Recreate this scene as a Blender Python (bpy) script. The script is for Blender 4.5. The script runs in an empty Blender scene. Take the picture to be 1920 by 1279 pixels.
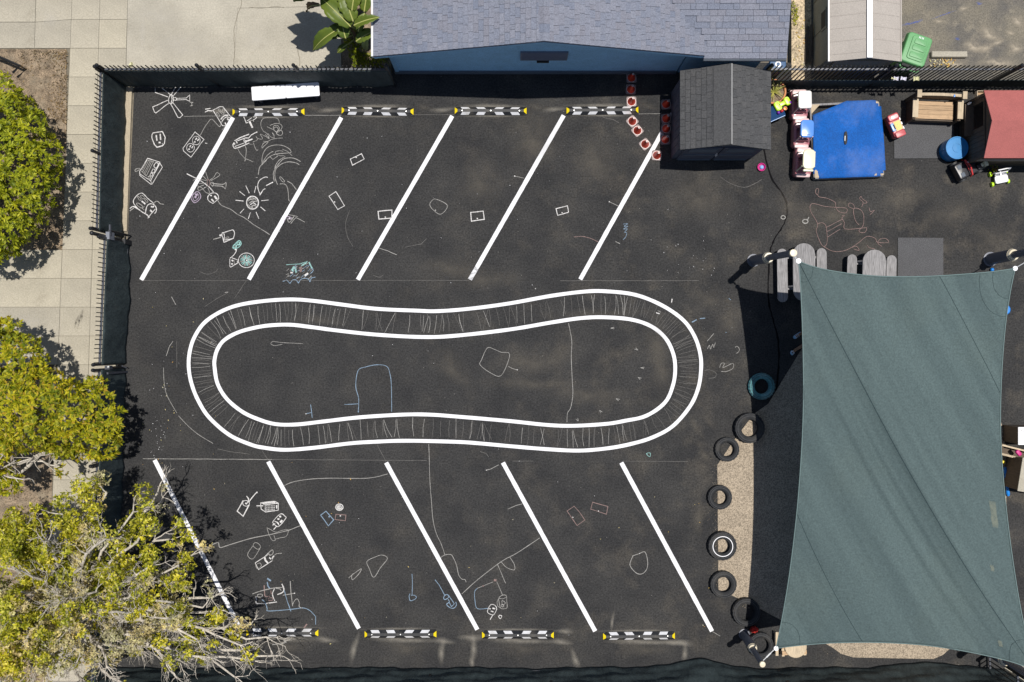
import bpy, bmesh, math, random
import numpy as np
from mathutils import Vector, Matrix

# ------------------------------------------------------------------ camera, sky, sun
SC = bpy.context.scene
CAMH = 25.0            # camera height (m)
S = 73.0               # photograph pixels per metre on the ground
cam_d = bpy.data.cameras.new("camera")
cam = bpy.data.objects.new("camera", cam_d)
SC.collection.objects.link(cam)
cam.location = (0, 0, CAMH)
cam.rotation_euler = (0, 0, 0)
cam_d.sensor_width = 36
cam_d.lens = 36 * CAMH * S / 1920
cam_d.clip_end = 2000
SC.camera = cam

SHX, SHY = -0.135, -0.098        # shadow offset per metre of height
sun_vec = Vector((-SHX, -SHY, 1)).normalized()
elev = math.asin(sun_vec.z)
azim = math.atan2(sun_vec.x, sun_vec.y)
world = bpy.data.worlds.new("World")
SC.world = world
world.use_nodes = True
wn = world.node_tree
sky = wn.nodes.new("ShaderNodeTexSky")
sky.sky_type = 'NISHITA'
sky.sun_disc = False
sky.sun_elevation = elev
sky.sun_rotation = azim
bg = wn.nodes["Background"]
wn.links.new(sky.outputs[0], bg.inputs[0])
bg.inputs[1].default_value = 0.068
sun_d = bpy.data.lights.new("sun", 'SUN')
sun_d.energy = 4.3
sun_d.angle = math.radians(0.5)
sun_d.color = (1.0, 0.96, 0.9)
sun = bpy.data.objects.new("sun", sun_d)
SC.collection.objects.link(sun)
sun.rotation_euler = (-sun_vec).to_track_quat('-Z', 'Y').to_euler()
SC.view_settings.view_transform = 'Standard'
SC.view_settings.look = 'None'
SC.view_settings.exposure = 0.1
SC.view_settings.gamma = 1.0
SC.view_settings.use_curve_mapping = False

# ------------------------------------------------------------------ helpers
COL = SC.collection
R = math.radians
rng = random.Random(7)
nrg = np.random.default_rng(11)

def P(px, py, h=0.0):
    k = (1 - h / CAMH) / S
    return Vector(((px - 960) * k, (640 - py) * k, h))

def tag(o, label=None, cat=None, group=None, kind=None):
    if label: o["label"] = label
    if cat: o["category"] = cat
    if group: o["group"] = group
    if kind: o["kind"] = kind
    return o

def empty(name, loc=(0, 0, 0), rz=0.0):
    o = bpy.data.objects.new(name, None)
    o.empty_display_size = 0.1
    COL.objects.link(o)
    o.location = loc
    o.rotation_euler = (0, 0, rz)
    return o

def thing(name, label, cat, loc=(0, 0, 0), rz=0.0, group=None):
    return tag(empty(name, loc, rz), label, cat, group)

def link(name, me, mat=None, parent=None, smooth=False):
    if mat is not None and not me.materials:
        me.materials.append(mat)
    o = bpy.data.objects.new(name, me)
    COL.objects.link(o)
    if parent is not None:
        o.parent = parent
    if smooth:
        me.polygons.foreach_set("use_smooth", [True] * len(me.polygons))
    return o

def copy_tree(o, parent=None):
    c = o.copy()
    COL.objects.link(c)
    c.parent = parent
    for ch in list(o.children):
        copy_tree(ch, c)
    return c

class MB:
    def __init__(s):
        s.v = []; s.f = []
    def add(s, vs, fs):
        n = len(s.v)
        s.v += [tuple(v) for v in vs]
        s.f += [tuple(i + n for i in f) for f in fs]
        return s
    def box(s, c, d, rz=0.0, taper=1.0, rx=0.0, ry=0.0):
        x, y, z = d[0] / 2, d[1] / 2, d[2] / 2
        M = Matrix.Translation(Vector(c)) @ Matrix.Rotation(rz, 4, 'Z') @ Matrix.Rotation(ry, 4, 'Y') @ Matrix.Rotation(rx, 4, 'X')
        vs = []
        for sz, t in ((-z, 1.0), (z, taper)):
            for sx, sy in ((-1, -1), (1, -1), (1, 1), (-1, 1)):
                vs.append(M @ Vector((sx * x * t, sy * y * t, sz)))
        return s.add(vs, [(3, 2, 1, 0), (4, 5, 6, 7), (0, 1, 5, 4), (1, 2, 6, 5), (2, 3, 7, 6), (3, 0, 4, 7)])
    def prism(s, pts, z0, z1, inset=0.0):
        n = len(pts)
        cx = sum(p[0] for p in pts) / n; cy = sum(p[1] for p in pts) / n
        vs = [(p[0], p[1], z0) for p in pts]
        if inset:
            for p in pts:
                d = math.hypot(p[0] - cx, p[1] - cy) or 1
                q = (d - inset) / d
                vs.append((cx + (p[0] - cx) * q, cy + (p[1] - cy) * q, z1))
        else:
            vs += [(p[0], p[1], z1) for p in pts]
        fs = [tuple(range(n - 1, -1, -1)), tuple(range(n, 2 * n))]
        fs += [(i, (i + 1) % n, n + (i + 1) % n, n + i) for i in range(n)]
        return s.add(vs, fs)
    def rbox(s, c, d, r, z_round=0.0, seg=4, rz=0.0, taper=1.0):
        """box with rounded plan corners; z_round rounds the top edge"""
        x, y = d[0] / 2, d[1] / 2
        r = min(r, x * .98, y * .98)
        def ring(off, z, tp):
            out = []
            for qx, qy, a0 in ((1, 1, 0), (-1, 1, 90), (-1, -1, 180), (1, -1, 270)):
                for i in range(seg + 1):
                    a = R(a0 + 90 * i / seg)
                    rr = max(r - off, .001)
                    out.append(((qx * (x - r) + rr * math.cos(a)) * tp, (qy * (y - r) + rr * math.sin(a)) * tp, z))
            return out
        rings = [ring(0, -d[2] / 2, 1.0)]
        if z_round > 0:
            for i in range(4):
                a = R(90 * i / 3)
                rings.append(ring(z_round * (1 - math.cos(a)), d[2] / 2 - z_round * (1 - math.sin(a)), taper))
        else:
            rings.append(ring(0, d[2] / 2, taper))
        M = Matrix.Translation(Vector(c)) @ Matrix.Rotation(rz, 4, 'Z')
        n = len(rings[0])
        vs = [M @ Vector(v) for rg in rings for v in rg]
        fs = [tuple(range(n - 1, -1, -1)), tuple(range((len(rings) - 1) * n, len(rings) * n))]
        for k in range(len(rings) - 1):
            for i in range(n):
                j = (i + 1) % n
                fs.append((k * n + i, k * n + j, (k + 1) * n + j, (k + 1) * n + i))
        return s.add(vs, fs)
    def lathe(s, prof, c=(0, 0, 0), seg=24, cap=True, M=None, closed=False):
        vs = []; fs = []
        M = M or Matrix.Identity(4)
        T = Matrix.Translation(Vector(c)) @ M
        for r, z in prof:
            for i in range(seg):
                a = 2 * math.pi * i / seg
                vs.append(T @ Vector((r * math.cos(a), r * math.sin(a), z)))
        m = len(prof)
        rngk = range(m) if closed else range(m - 1)
        for k in rngk:
            k2 = (k + 1) % m
            for i in range(seg):
                j = (i + 1) % seg
                fs.append((k * seg + i, k * seg + j, k2 * seg + j, k2 * seg + i))
        if cap and not closed:
            fs.append(tuple(range(seg - 1, -1, -1)))
            fs.append(tuple(range((m - 1) * seg, m * seg)))
        return s.add(vs, fs)
    def tube(s, pts, rad, seg=6, cap=True):
        pts = [Vector(p) for p in pts]
        if not isinstance(rad, (list, tuple)):
            rad = [rad] * len(pts)
        vs = []; fs = []
        up = Vector((0, 0, 1))
        for i, p in enumerate(pts):
            a = pts[max(i - 1, 0)]; b = pts[min(i + 1, len(pts) - 1)]
            d = (b - a).normalized() if (b - a).length > 1e-7 else Vector((0, 0, 1))
            u = d.cross(up if abs(d.z) < .95 else Vector((1, 0, 0))).normalized()
            w = d.cross(u)
            for k in range(seg):
                t = 2 * math.pi * k / seg
                vs.append(p + (u * math.cos(t) + w * math.sin(t)) * rad[i])
        for i in range(len(pts) - 1):
            for k in range(seg):
                j = (k + 1) % seg
                fs.append((i * seg + k, i * seg + j, (i + 1) * seg + j, (i + 1) * seg + k))
        if cap:
            fs.append(tuple(range(seg - 1, -1, -1)))
            fs.append(tuple(range((len(pts) - 1) * seg, len(pts) * seg)))
        return s.add(vs, fs)
    def sphere(s, c, r, seg=12, ring=8):
        rr = r if isinstance(r, (tuple, list)) else (r, r, r)
        vs = [(c[0], c[1], c[2] - rr[2])]
        for k in range(1, ring):
            t = math.pi * k / ring
            for i in range(seg):
                a = 2 * math.pi * i / seg
                vs.append((c[0] + rr[0] * math.sin(t) * math.cos(a), c[1] + rr[1] * math.sin(t) * math.sin(a), c[2] - rr[2] * math.cos(t)))
        vs.append((c[0], c[1], c[2] + rr[2]))
        fs = [(0, 1 + (i + 1) % seg, 1 + i) for i in range(seg)]
        for k in range(ring - 2):
            for i in range(seg):
                j = (i + 1) % seg
                fs.append((1 + k * seg + i, 1 + k * seg + j, 1 + (k + 1) * seg + j, 1 + (k + 1) * seg + i))
        n = len(vs) - 1; b = 1 + (ring - 2) * seg
        fs += [(b + i, b + (i + 1) % seg, n) for i in range(seg)]
        return s.add(vs, fs)
    def mesh(s, name):
        me = bpy.data.meshes.new(name)
        me.from_pydata(s.v, [], s.f)
        me.update()
        return me
    def build(s, name, mat, parent=None, smooth=False, fix=True):
        me = s.mesh(name)
        if fix and len(me.polygons) < 60000:
            bm = bmesh.new(); bm.from_mesh(me)
            bmesh.ops.recalc_face_normals(bm, faces=bm.faces)
            bm.to_mesh(me); bm.free()
        o = link(name, me, mat, parent, smooth)
        if smooth:
            try:
                me.set_sharp_from_angle(angle=R(42))
            except Exception:
                pass
        return o

# ------------------------------------------------------------------ materials
def new_mat(name):
    m = bpy.data.materials.new(name)
    m.use_nodes = True
    nt = m.node_tree
    return m, nt, nt.nodes["Principled BSDF"]

def N(nt, t, **kw):
    n = nt.nodes.new(t)
    for k, v in kw.items():
        setattr(n, k, v)
    return n

def noise(nt, co, scale, detail=4, rough=.55):
    n = N(nt, "ShaderNodeTexNoise")
    n.inputs["Scale"].default_value = scale
    n.inputs["Detail"].default_value = detail
    n.inputs["Roughness"].default_value = rough
    nt.links.new(co, n.inputs["Vector"])
    return n.outputs["Fac"]

def ramp(nt, fac, a, b, ca=0.0, cb=1.0):
    m = N(nt, "ShaderNodeMapRange")
    m.clamp = True
    for i, v in enumerate((a, b, ca, cb)):
        m.inputs[i + 1].default_value = v
    nt.links.new(fac, m.inputs[0])
    return m.outputs[0]

def mixc(nt, fac, a, b, mode='MIX'):
    m = N(nt, "ShaderNodeMix", data_type='RGBA', blend_type=mode)
    for sock, v in ((m.inputs[0], fac), (m.inputs[6], a), (m.inputs[7], b)):
        if isinstance(v, bpy.types.NodeSocket):
            nt.links.new(v, sock)
        elif isinstance(v, (int, float)):
            sock.default_value = v
        else:
            sock.default_value = tuple(v) + ((1,) if len(v) == 3 else ())
    return m.outputs[2]

def math_(nt, op, a, b=None):
    m = N(nt, "ShaderNodeMath", operation=op)
    for i, v in enumerate((a, b)):
        if v is None: continue
        if isinstance(v, bpy.types.NodeSocket): nt.links.new(v, m.inputs[i])
        else: m.inputs[i].default_value = v
    return m.outputs[0]

def bump(nt, bsdf, h, strength=.3, dist=.01):
    b = N(nt, "ShaderNodeBump")
    b.inputs["Strength"].default_value = strength
    b.inputs["Distance"].default_value = dist
    nt.links.new(h, b.inputs["Height"])
    nt.links.new(b.outputs[0], bsdf.inputs["Normal"])

def sc(c, k):
    return tuple(min(x * k, 1.0) for x in c)

def mat(name, col, rough=.6, *a_, world=False, **k_):
    return mat_(name, col, rough, *a_, world=world, **k_)

def mat_(name, col, rough=.6, var=.18, scale=6.0, fine=60.0, fvar=.0, bmp=0.0, metal=0.0, spec=.5, dirt=None, dirt_amt=.35, world=False):
    m, nt, b = new_mat(name)
    tc = N(nt, "ShaderNodeNewGeometry").outputs["Position"] if world else N(nt, "ShaderNodeTexCoord").outputs["Object"]
    n1 = noise(nt, tc, scale)
    c = mixc(nt, ramp(nt, n1, .3, .7), sc(col, 1 - var), sc(col, 1 + var))
    n2 = noise(nt, tc, fine, 2)
    if fvar:
        c = mixc(nt, ramp(nt, n2, .35, .65), mixc(nt, 1.0, c, (1 - fvar,) * 3, 'MULTIPLY'), mixc(nt, 1.0, c, (1 + fvar,) * 3, 'MULTIPLY'))
    if dirt:
        n3 = noise(nt, tc, scale * .37, 6, .65)
        c = mixc(nt, ramp(nt, n3, .5, .72, 0, dirt_amt), c, dirt)
    nt.links.new(c, b.inputs["Base Color"])
    b.inputs["Roughness"].default_value = rough
    b.inputs["Metallic"].default_value = metal
    b.inputs["Specular IOR Level"].default_value = spec
    if bmp:
        bump(nt, b, n2, bmp, .01)
    return m

def m_asphalt():
    m, nt, b = new_mat("asphalt")
    tc = N(nt, "ShaderNodeTexCoord").outputs["Object"]
    sep = N(nt, "ShaderNodeSeparateXYZ"); nt.links.new(tc, sep.inputs[0])
    big = noise(nt, tc, .9, 5, .6)
    med = noise(nt, tc, 3.2, 5, .6)
    fine = noise(nt, tc, 24, 4, .75)
    grit = noise(nt, tc, 60, 2, .6)
    c = mixc(nt, ramp(nt, big, .35, .68), (.026, .026, .027), (.042, .041, .040))
    # brown foot-worn dust, more of it on the play side of the yard
    wear = ramp(nt, sep.outputs[0], -6, 12, 0.12, 1.0)
    patch = ramp(nt, noise(nt, tc, 1.15, 7, .62), .5, .74)
    patch2 = ramp(nt, med, .52, .75)
    dust = math_(nt, 'MULTIPLY', math_(nt, 'ADD', math_(nt, 'MULTIPLY', patch, .68), math_(nt, 'MULTIPLY', math_(nt, 'MULTIPLY', patch, patch2), .65)), wear)
    c = mixc(nt, dust, c, (.105, .092, .073))
    # stone grain
    c = mixc(nt, ramp(nt, fine, .33, .67), mixc(nt, 1.0, c, (.48,) * 3, 'MULTIPLY'), mixc(nt, 1.0, c, (1.55,) * 3, 'MULTIPLY'))
    c = mixc(nt, ramp(nt, grit, .66, .78, 0, .5), c, (.17, .16, .15))
    # rare pale chips
    vo = N(nt, "ShaderNodeTexVoronoi"); vo.inputs["Scale"].default_value = 5.5
    nt.links.new(tc, vo.inputs["Vector"])
    gate = ramp(nt, noise(nt, tc, 1.7, 3), .5, .6)
    chip = math_(nt, 'MULTIPLY', ramp(nt, vo.outputs["Distance"], .035, .055, 1, 0), gate)
    c = mixc(nt, math_(nt, 'MULTIPLY', chip, .55), c, (.42, .40, .36))
    nt.links.new(c, b.inputs["Base Color"])
    b.inputs["Roughness"].default_value = .92
    b.inputs["Specular IOR Level"].default_value = .25
    bump(nt, b, fine, .25, .006)
    return m

def m_concrete(name, col, stain=(.2, .17, .12)):
    m, nt, b = new_mat(name)
    tc = N(nt, "ShaderNodeTexCoord").outputs["Object"]
    oi = N(nt, "ShaderNodeObjectInfo").outputs["Random"]
    c = mixc(nt, ramp(nt, noise(nt, tc, .7, 6, .6), .3, .7), sc(col, .82), sc(col, 1.14))
    c = mixc(nt, oi, mixc(nt, 1.0, c, (.92, .92, .93), 'MULTIPLY'), mixc(nt, 1.0, c, (1.06, 1.05, 1.02), 'MULTIPLY'))
    c = mixc(nt, ramp(nt, noise(nt, tc, 1.9, 7, .68), .56, .78, 0, .38), c, stain)
    f = noise(nt, tc, 26, 4, .75)
    c = mixc(nt, ramp(nt, f, .3, .7), mixc(nt, 1.0, c, (.76,) * 3, 'MULTIPLY'), mixc(nt, 1.0, c, (1.18,) * 3, 'MULTIPLY'))
    vo = N(nt, "ShaderNodeTexVoronoi"); vo.inputs["Scale"].default_value = 3.1
    nt.links.new(tc, vo.inputs["Vector"])
    sp = ramp(nt, vo.outputs["Distance"], .02, .045, .6, 0)
    c = mixc(nt, sp, c, (.06, .05, .04))
    nt.links.new(c, b.inputs["Base Color"])
    b.inputs["Roughness"].default_value = .9
    bump(nt, b, f, .3, .006)
    return m

def m_leaf(name, cols, trans=.3, rough=.55):
    m, nt, b = new_mat(name)
    g = N(nt, "ShaderNodeNewGeometry").outputs["Random Per Island"]
    cr = N(nt, "ShaderNodeValToRGB")
    e = cr.color_ramp.elements
    n = len(cols)
    e[0].position = 0; e[0].color = cols[0] + (1,)
    e[1].position = 1; e[1].color = cols[-1] + (1,)
    for i in range(1, n - 1):
        q = e.new(i / (n - 1)); q.color = cols[i] + (1,)
    nt.links.new(g, cr.inputs[0])
    tc = N(nt, "ShaderNodeTexCoord").outputs["Object"]
    c = mixc(nt, ramp(nt, noise(nt, tc, 1.3, 3), .35, .65), mixc(nt, 1.0, cr.outputs[0], (.78, .84, .9), 'MULTIPLY'), mixc(nt, 1.0, cr.outputs[0], (1.2, 1.12, .85), 'MULTIPLY'))
    nt.links.new(c, b.inputs["Base Color"])
    b.inputs["Roughness"].default_value = rough
    b.inputs["Specular IOR Level"].default_value = .3
    tr = N(nt, "ShaderNodeBsdfTranslucent"); nt.links.new(c, tr.inputs[0])
    mx = N(nt, "ShaderNodeMixShader"); mx.inputs[0].default_value = trans
    nt.links.new(b.outputs[0], mx.inputs[1]); nt.links.new(tr.outputs[0], mx.inputs[2])
    nt.links.new(mx.outputs[0], nt.nodes["Material Output"].inputs[0])
    return m

def m_shingle(name, cols, fine=34):
    m, nt, b = new_mat(name)
    g = N(nt, "ShaderNodeNewGeometry").outputs["Random Per Island"]
    oi = N(nt, "ShaderNodeObjectInfo").outputs["Random"]
    r = math_(nt, 'FRACT', math_(nt, 'ADD', g, oi))
    cr = N(nt, "ShaderNodeValToRGB")
    e = cr.color_ramp.elements
    e[0].position = 0; e[0].color = cols[0] + (1,)
    e[1].position = 1; e[1].color = cols[-1] + (1,)
    for i in range(1, len(cols) - 1):
        q = e.new(i / (len(cols) - 1)); q.color = cols[i] + (1,)
    nt.links.new(r, cr.inputs[0])
    geo = N(nt, "ShaderNodeNewGeometry").outputs["Position"]
    f = noise(nt, geo, fine, 3, .7)
    c = mixc(nt, ramp(nt, f, .3, .7), mixc(nt, 1.0, cr.outputs[0], (.72,) * 3, 'MULTIPLY'), mixc(nt, 1.0, cr.outputs[0], (1.28,) * 3, 'MULTIPLY'))
    nt.links.new(c, b.inputs["Base Color"])
    b.inputs["Roughness"].default_value = .95
    b.inputs["Specular IOR Level"].default_value = .2
    return m

def m_chalk(name, col, cover=.8):
    """chalk rubbed on rough asphalt: the pigment misses the pits of the surface"""
    m, nt, b = new_mat(name)
    tc = N(nt, "ShaderNodeTexCoord").outputs["Object"]
    f = noise(nt, tc, 55, 3, .7)
    g = noise(nt, tc, 5, 3, .6)
    a = math_(nt, 'MULTIPLY', ramp(nt, f, .36, .56, cover * .45, cover), ramp(nt, g, .3, .6, .75, 1.0))
    c = mixc(nt, a, (.035, .034, .034), col)
    nt.links.new(c, b.inputs["Base Color"])
    b.inputs["Roughness"].default_value = 1.0
    b.inputs["Specular IOR Level"].default_value = .1
    return m

def m_decal(name, col, amt, nscale=9.0, lo=.38, hi=.66):
    """thin film of dust or dirt with ragged see-through edges; 'edge' attribute is 1 in the middle"""
    m, nt, b = new_mat(name)
    tc = N(nt, "ShaderNodeTexCoord").outputs["Object"]
    at = N(nt, "ShaderNodeAttribute"); at.attribute_name = "edge"
    n1 = noise(nt, tc, nscale, 6, .68)
    fac = math_(nt, 'MULTIPLY', math_(nt, 'MULTIPLY', at.outputs["Fac"], ramp(nt, n1, lo, hi)), amt)
    b.inputs["Base Color"].default_value = col + (1,)
    b.inputs["Roughness"].default_value = 1
    b.inputs["Specular IOR Level"].default_value = .05
    t = N(nt, "ShaderNodeBsdfTransparent")
    mx = N(nt, "ShaderNodeMixShader")
    nt.links.new(fac, mx.inputs[0]); nt.links.new(t.outputs[0], mx.inputs[1]); nt.links.new(b.outputs[0], mx.inputs[2])
    nt.links.new(mx.outputs[0], nt.nodes["Material Output"].inputs[0])
    return m

def m_wood(name, col, dark=.55, scale=3.0, axis=0, rough=.75):
    m, nt, b = new_mat(name)
    tc = N(nt, "ShaderNodeTexCoord").outputs["Object"]
    mp = N(nt, "ShaderNodeMapping")
    sv = [22, 22, 22]; sv[axis] = 1.6
    mp.inputs["Scale"].default_value = sv
    nt.links.new(tc, mp.inputs[0])
    g = noise(nt, mp.outputs[0], scale, 5, .6)
    oi = N(nt, "ShaderNodeObjectInfo").outputs["Random"]
    c = mixc(nt, ramp(nt, g, .32, .68), sc(col, dark), sc(col, 1.15))
    c = mixc(nt, oi, mixc(nt, 1.0, c, (.86,) * 3, 'MULTIPLY'), mixc(nt, 1.0, c, (1.1,) * 3, 'MULTIPLY'))
    c = mixc(nt, ramp(nt, noise(nt, tc, 5, 5, .65), .55, .75, 0, .5), c, sc(col, .45))
    nt.links.new(c, b.inputs["Base Color"])
    b.inputs["Roughness"].default_value = rough
    bump(nt, b, g, .2, .004)
    return m

M = {}
M['asphalt'] = m_asphalt()
M['concrete'] = m_concrete("concrete", (.39, .357, .285))
M['drive'] = m_concrete("driveway_concrete", (.395, .367, .305))
M['kerb'] = m_concrete("kerb_concrete", (.40, .34, .25))
M['joint'] = mat("joint_dirt", (.16, .14, .105), .95, .3)
M['soil'] = mat("soil", (.20, .15, .10), .95, .45, 5, 38, .45, .6, dirt=(.30, .25, .18), dirt_amt=.7)
M['sand'] = mat("sand", (.31, .255, .19), .95, .10, 2, 34, .40, .6)
M['ground'] = mat("outer_ground", (.20, .175, .14), .95, .3, .4, 20, .3)
M['rubble'] = mat("rubble", (.45, .36, .24), .95, .3, 6, 20, .4, .5, dirt=(.12, .10, .07), dirt_amt=.5)
M['paint'] = None
M['white_line'] = mat("white_line_paint", (.77, .77, .79), .8, .06, 3, 28, .10, .15, dirt=(.45, .43, .40), dirt_amt=.35)
def m_line():
    m, nt, b = new_mat("white_line_paint")
    tc = N(nt, "ShaderNodeTexCoord").outputs["Object"]
    g1 = noise(nt, tc, 30, 4, .75); g2 = noise(nt, tc, 1.4, 6, .65)
    c = mixc(nt, ramp(nt, g2, .3, .7), (.70, .70, .72), (.80, .80, .82))
    c = mixc(nt, ramp(nt, noise(nt, tc, 4, 6, .7), .55, .78, 0, .35), c, (.42, .40, .37))
    c = mixc(nt, math_(nt, 'MULTIPLY', ramp(nt, g1, .60, .70), ramp(nt, g2, .42, .62, .05, .75)), c, (.06, .06, .06))
    nt.links.new(c, b.inputs["Base Color"]); b.inputs["Roughness"].default_value = .85; b.inputs["Specular IOR Level"].default_value = .2
    bump(nt, b, g1, .2, .005)
    return m
M['white_line'] = m_line()
M['chalk_w'] = m_chalk("chalk_white", (.82, .80, .78), .88)
M['chalk_m'] = m_chalk("chalk_white_thin", (.72, .70, .66), .50)
M['chalk_f'] = m_chalk("chalk_faint", (.55, .53, .50), .24)
M['chalk_p'] = m_chalk("chalk_pink", (.78, .52, .48), .33)
M['chalk_b'] = m_chalk("chalk_blue", (.42, .60, .80), .56)
M['chalk_t'] = m_chalk("chalk_teal", (.40, .72, .68), .75)
M['chalk_l'] = m_chalk("chalk_lilac", (.70, .58, .74), .62)
M['dust'] = m_decal("pale_dust", (.52, .48, .41), .55, 4.0, .15, .9)
M['dust2'] = m_decal("brown_dust", (.19, .17, .14), .55, 1.8, .30, .85)
M['scuff'] = m_decal("black_scuff", (.05, .045, .04), .9, 14)
M['blotch'] = m_decal("pale_blotch", (.47, .41, .32), .85, 5.0, .34, .56)
M['bluepaint'] = m_decal("blue_paint_mark", (.08, .16, .60), .8, 12)
M['screen'] = mat("windscreen_mesh", (.044, .060, .062), .8, .22, 1.6, 40, .2, spec=.2)
def m_screen():
    m, nt, b = new_mat("windscreen_mesh")
    tc = N(nt, "ShaderNodeTexCoord").outputs["Object"]
    mp = N(nt, "ShaderNodeMapping"); mp.inputs["Scale"].default_value = (1.6, 1.6, .5); mp.inputs["Rotation"].default_value = (0, R(18), 0)
    nt.links.new(tc, mp.inputs[0])
    cr = noise(nt, mp.outputs[0], 3.2, 4, .55)
    c = mixc(nt, ramp(nt, cr, .3, .7), (.030, .042, .045), (.052, .070, .072))
    f = noise(nt, tc, 34, 3, .7)
    c = mixc(nt, ramp(nt, f, .3, .7), mixc(nt, 1.0, c, (.78,) * 3, 'MULTIPLY'), mixc(nt, 1.0, c, (1.22,) * 3, 'MULTIPLY'))
    c = mixc(nt, ramp(nt, noise(nt, tc, 2.0, 6, .7), .58, .8, 0, .4), c, (.10, .10, .085))
    nt.links.new(c, b.inputs["Base Color"]); b.inputs["Roughness"].default_value = .75
    b.inputs["Specular IOR Level"].default_value = .3
    bump(nt, b, cr, .5, .10)
    return m
M['screen'] = m_screen()
M['iron'] = mat("black_iron", (.012, .013, .016), .45, .2, 8, spec=.5)
M['rail'] = mat("dark_rail", (.05, .055, .07), .4, .2, 8)
M['white_plastic'] = mat("white_plastic", (.82, .82, .84), .35, .03, 5)
M['rubber'] = mat("black_rubber", (.016, .017, .020), .6, .3, 9, 60, .25, .1, world=True, dirt=(.14, .125, .10), dirt_amt=.45)
M['tread'] = mat("tyre_rubber", (.013, .014, .016), .8, .3, 5, 40, .3, .15, world=True, dirt=(.10, .088, .07), dirt_amt=.5)
M['yellow'] = mat("yellow_reflector", (.80, .62, .01), .35, .08, 8)
M['stripe'] = mat("white_stripe", (.78, .78, .80), .5, .08, 9, world=True, dirt=(.38, .36, .32), dirt_amt=.6)
M['cone'] = mat("cone_red", (.62, .045, .016), .4, .12, 8)
M['cone_white'] = mat("cone_white", (.20, .155, .15), .45, .1, 10)
M['cone_tip'] = mat("cone_tip", (.62, .53, .50), .4, .05)
M['sail'] = None
M['pole'] = mat("pole_shaded_slate", (.115, .125, .155), .45, .1, 6)  # shaded sides of the cream posts, put into the colour as slate
M['steel'] = mat("steel", (.75, .75, .73), .3, .05, 8, metal=.6)
M['house_wall'] = mat("blue_wall_paint", (.30, .54, .75), .75, .07, 3, 40, .12)
M['house_trim'] = mat("white_trim", (.62, .62, .62), .6, .06, 4)
M['vent'] = mat("grey_vent", (.16, .17, .22), .6, .1, 12)
M['black'] = mat("black_void", (.008, .008, .010), .7, .1)
M['shingle'] = m_shingle("roof_shingle", [(.155, .172, .222), (.175, .19, .238), (.19, .202, .248), (.182, .186, .222), (.202, .212, .256), (.175, .188, .232)])
M['shingle2'] = m_shingle("dark_shingle", [(.066, .067, .070), (.074, .075, .078), (.082, .082, .084)], 26)
M['shed_wall'] = mat("dark_shed_wall", (.085, .088, .115), .8, .15, 4)
M['shed_trim'] = mat("shed_trim", (.10, .12, .15), .7, .12, 4)
M['tan_roof'] = mat("tan_plastic_roof", (.37, .335, .30), .65, .06, 1.5, 44, .12)
M['tan_wall'] = mat("tan_plastic_wall", (.30, .265, .20), .7, .08, 2, 40, .15)
M['green_bin'] = mat("green_bin_plastic", (.115, .32, .125), .5, .08, 4, 40, .08)
M['blue_bin'] = mat("blue_bin_plastic", (.03, .09, .20), .5, .1, 4)
M['tarp'] = mat("blue_tarp", (.002, .088, .36), .75, .14, 2.4, 30, .16, .25, spec=.25, dirt=(.16, .22, .42), dirt_amt=.42)
M['old_wood'] = m_wood("grey_weathered_wood", (.27, .262, .265), .45, 3, 1)
M['pale_wood'] = m_wood("pale_wood", (.52, .42, .29), .75, 3, 1)
M['tan_wood'] = m_wood("tan_plank", (.46, .31, .18), .7, 3, 0)
M['dark_wood'] = m_wood("brown_plank", (.105, .075, .05), .6, 3, 2)
M['red_roof'] = mat("red_roof", (.36, .105, .095), .7, .06, 3, 44, .12)
M['mat_grey'] = mat("rubber_mat", (.078, .078, .082), .9, .08, 3, 46, .35, .2)
M['terracotta'] = mat("terracotta", (.52, .20, .075), .7, .12, 6)
M['neon'] = mat("neon_green_plastic", (.50, .80, .02), .35, .05, 6)
M['purple'] = mat("purple_plastic", (.16, .02, .35), .3, .05)
M['orange'] = mat("orange_plastic", (.85, .30, .01), .35, .05)
M['red'] = mat("red_plastic", (.50, .03, .03), .35, .08)
M['faded'] = mat("faded_pink_plastic", (.72, .52, .51), .25, .14, 5)
M['maroon'] = mat("maroon_plastic", (.36, .13, .155), .2, .12, 5)
M['coupe_white'] = mat("roof_white", (.74, .72, .69), .3, .04, 5)
M['coupe_blue'] = mat("roof_blue", (.09, .25, .66), .22, .06, 5)
M['coupe_cream'] = mat("roof_cream", (.72, .70, .50), .3, .05, 5)
M['truck_red'] = mat("truck_pink_red", (.48, .075, .085), .4, .12, 8)
M['truck_tan'] = mat("truck_tan", (.62, .42, .20), .5, .1, 8)
M['sky_blue'] = mat("light_blue_plastic", (.22, .40, .72), .35, .08, 8)
M['blue'] = mat("blue_plastic", (.01, .20, .62), .3, .10, 5, 30, .06)
M['barrel'] = mat("blue_barrel", (.012, .19, .46), .28, .12, 4, dirt=(.15, .35, .55), dirt_amt=.35)
M['magenta'] = mat("magenta", (.55, .01, .20), .5, .08)
M['grey_plastic'] = mat("grey_plastic", (.17, .18, .21), .45, .1)
M['paper'] = mat("paper", (.70, .68, .78), .8, .08, 9)
M['paper_y'] = mat("paper_yellow", (.62, .60, .35), .8, .12, 9)
M['bark'] = mat("grey_bark", (.50, .455, .39), .9, .25, 7, 40, .3, .3)
M['bark_d'] = mat("brown_bark", (.20, .16, .12), .9, .25, 7, 40, .3, .3)
M['leaf_a'] = m_leaf("hedge_leaf", [(.07, .10, .006), (.20, .24, .010), (.36, .39, .014), (.50, .50, .03), (.13, .16, .010)], .3)
M['leaf_b'] = m_leaf("pittosporum_leaf", [(.07, .105, .006), (.23, .26, .010), (.42, .40, .012), (.56, .50, .03), (.14, .19, .010), (.50, .34, .04)], .3)
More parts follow.
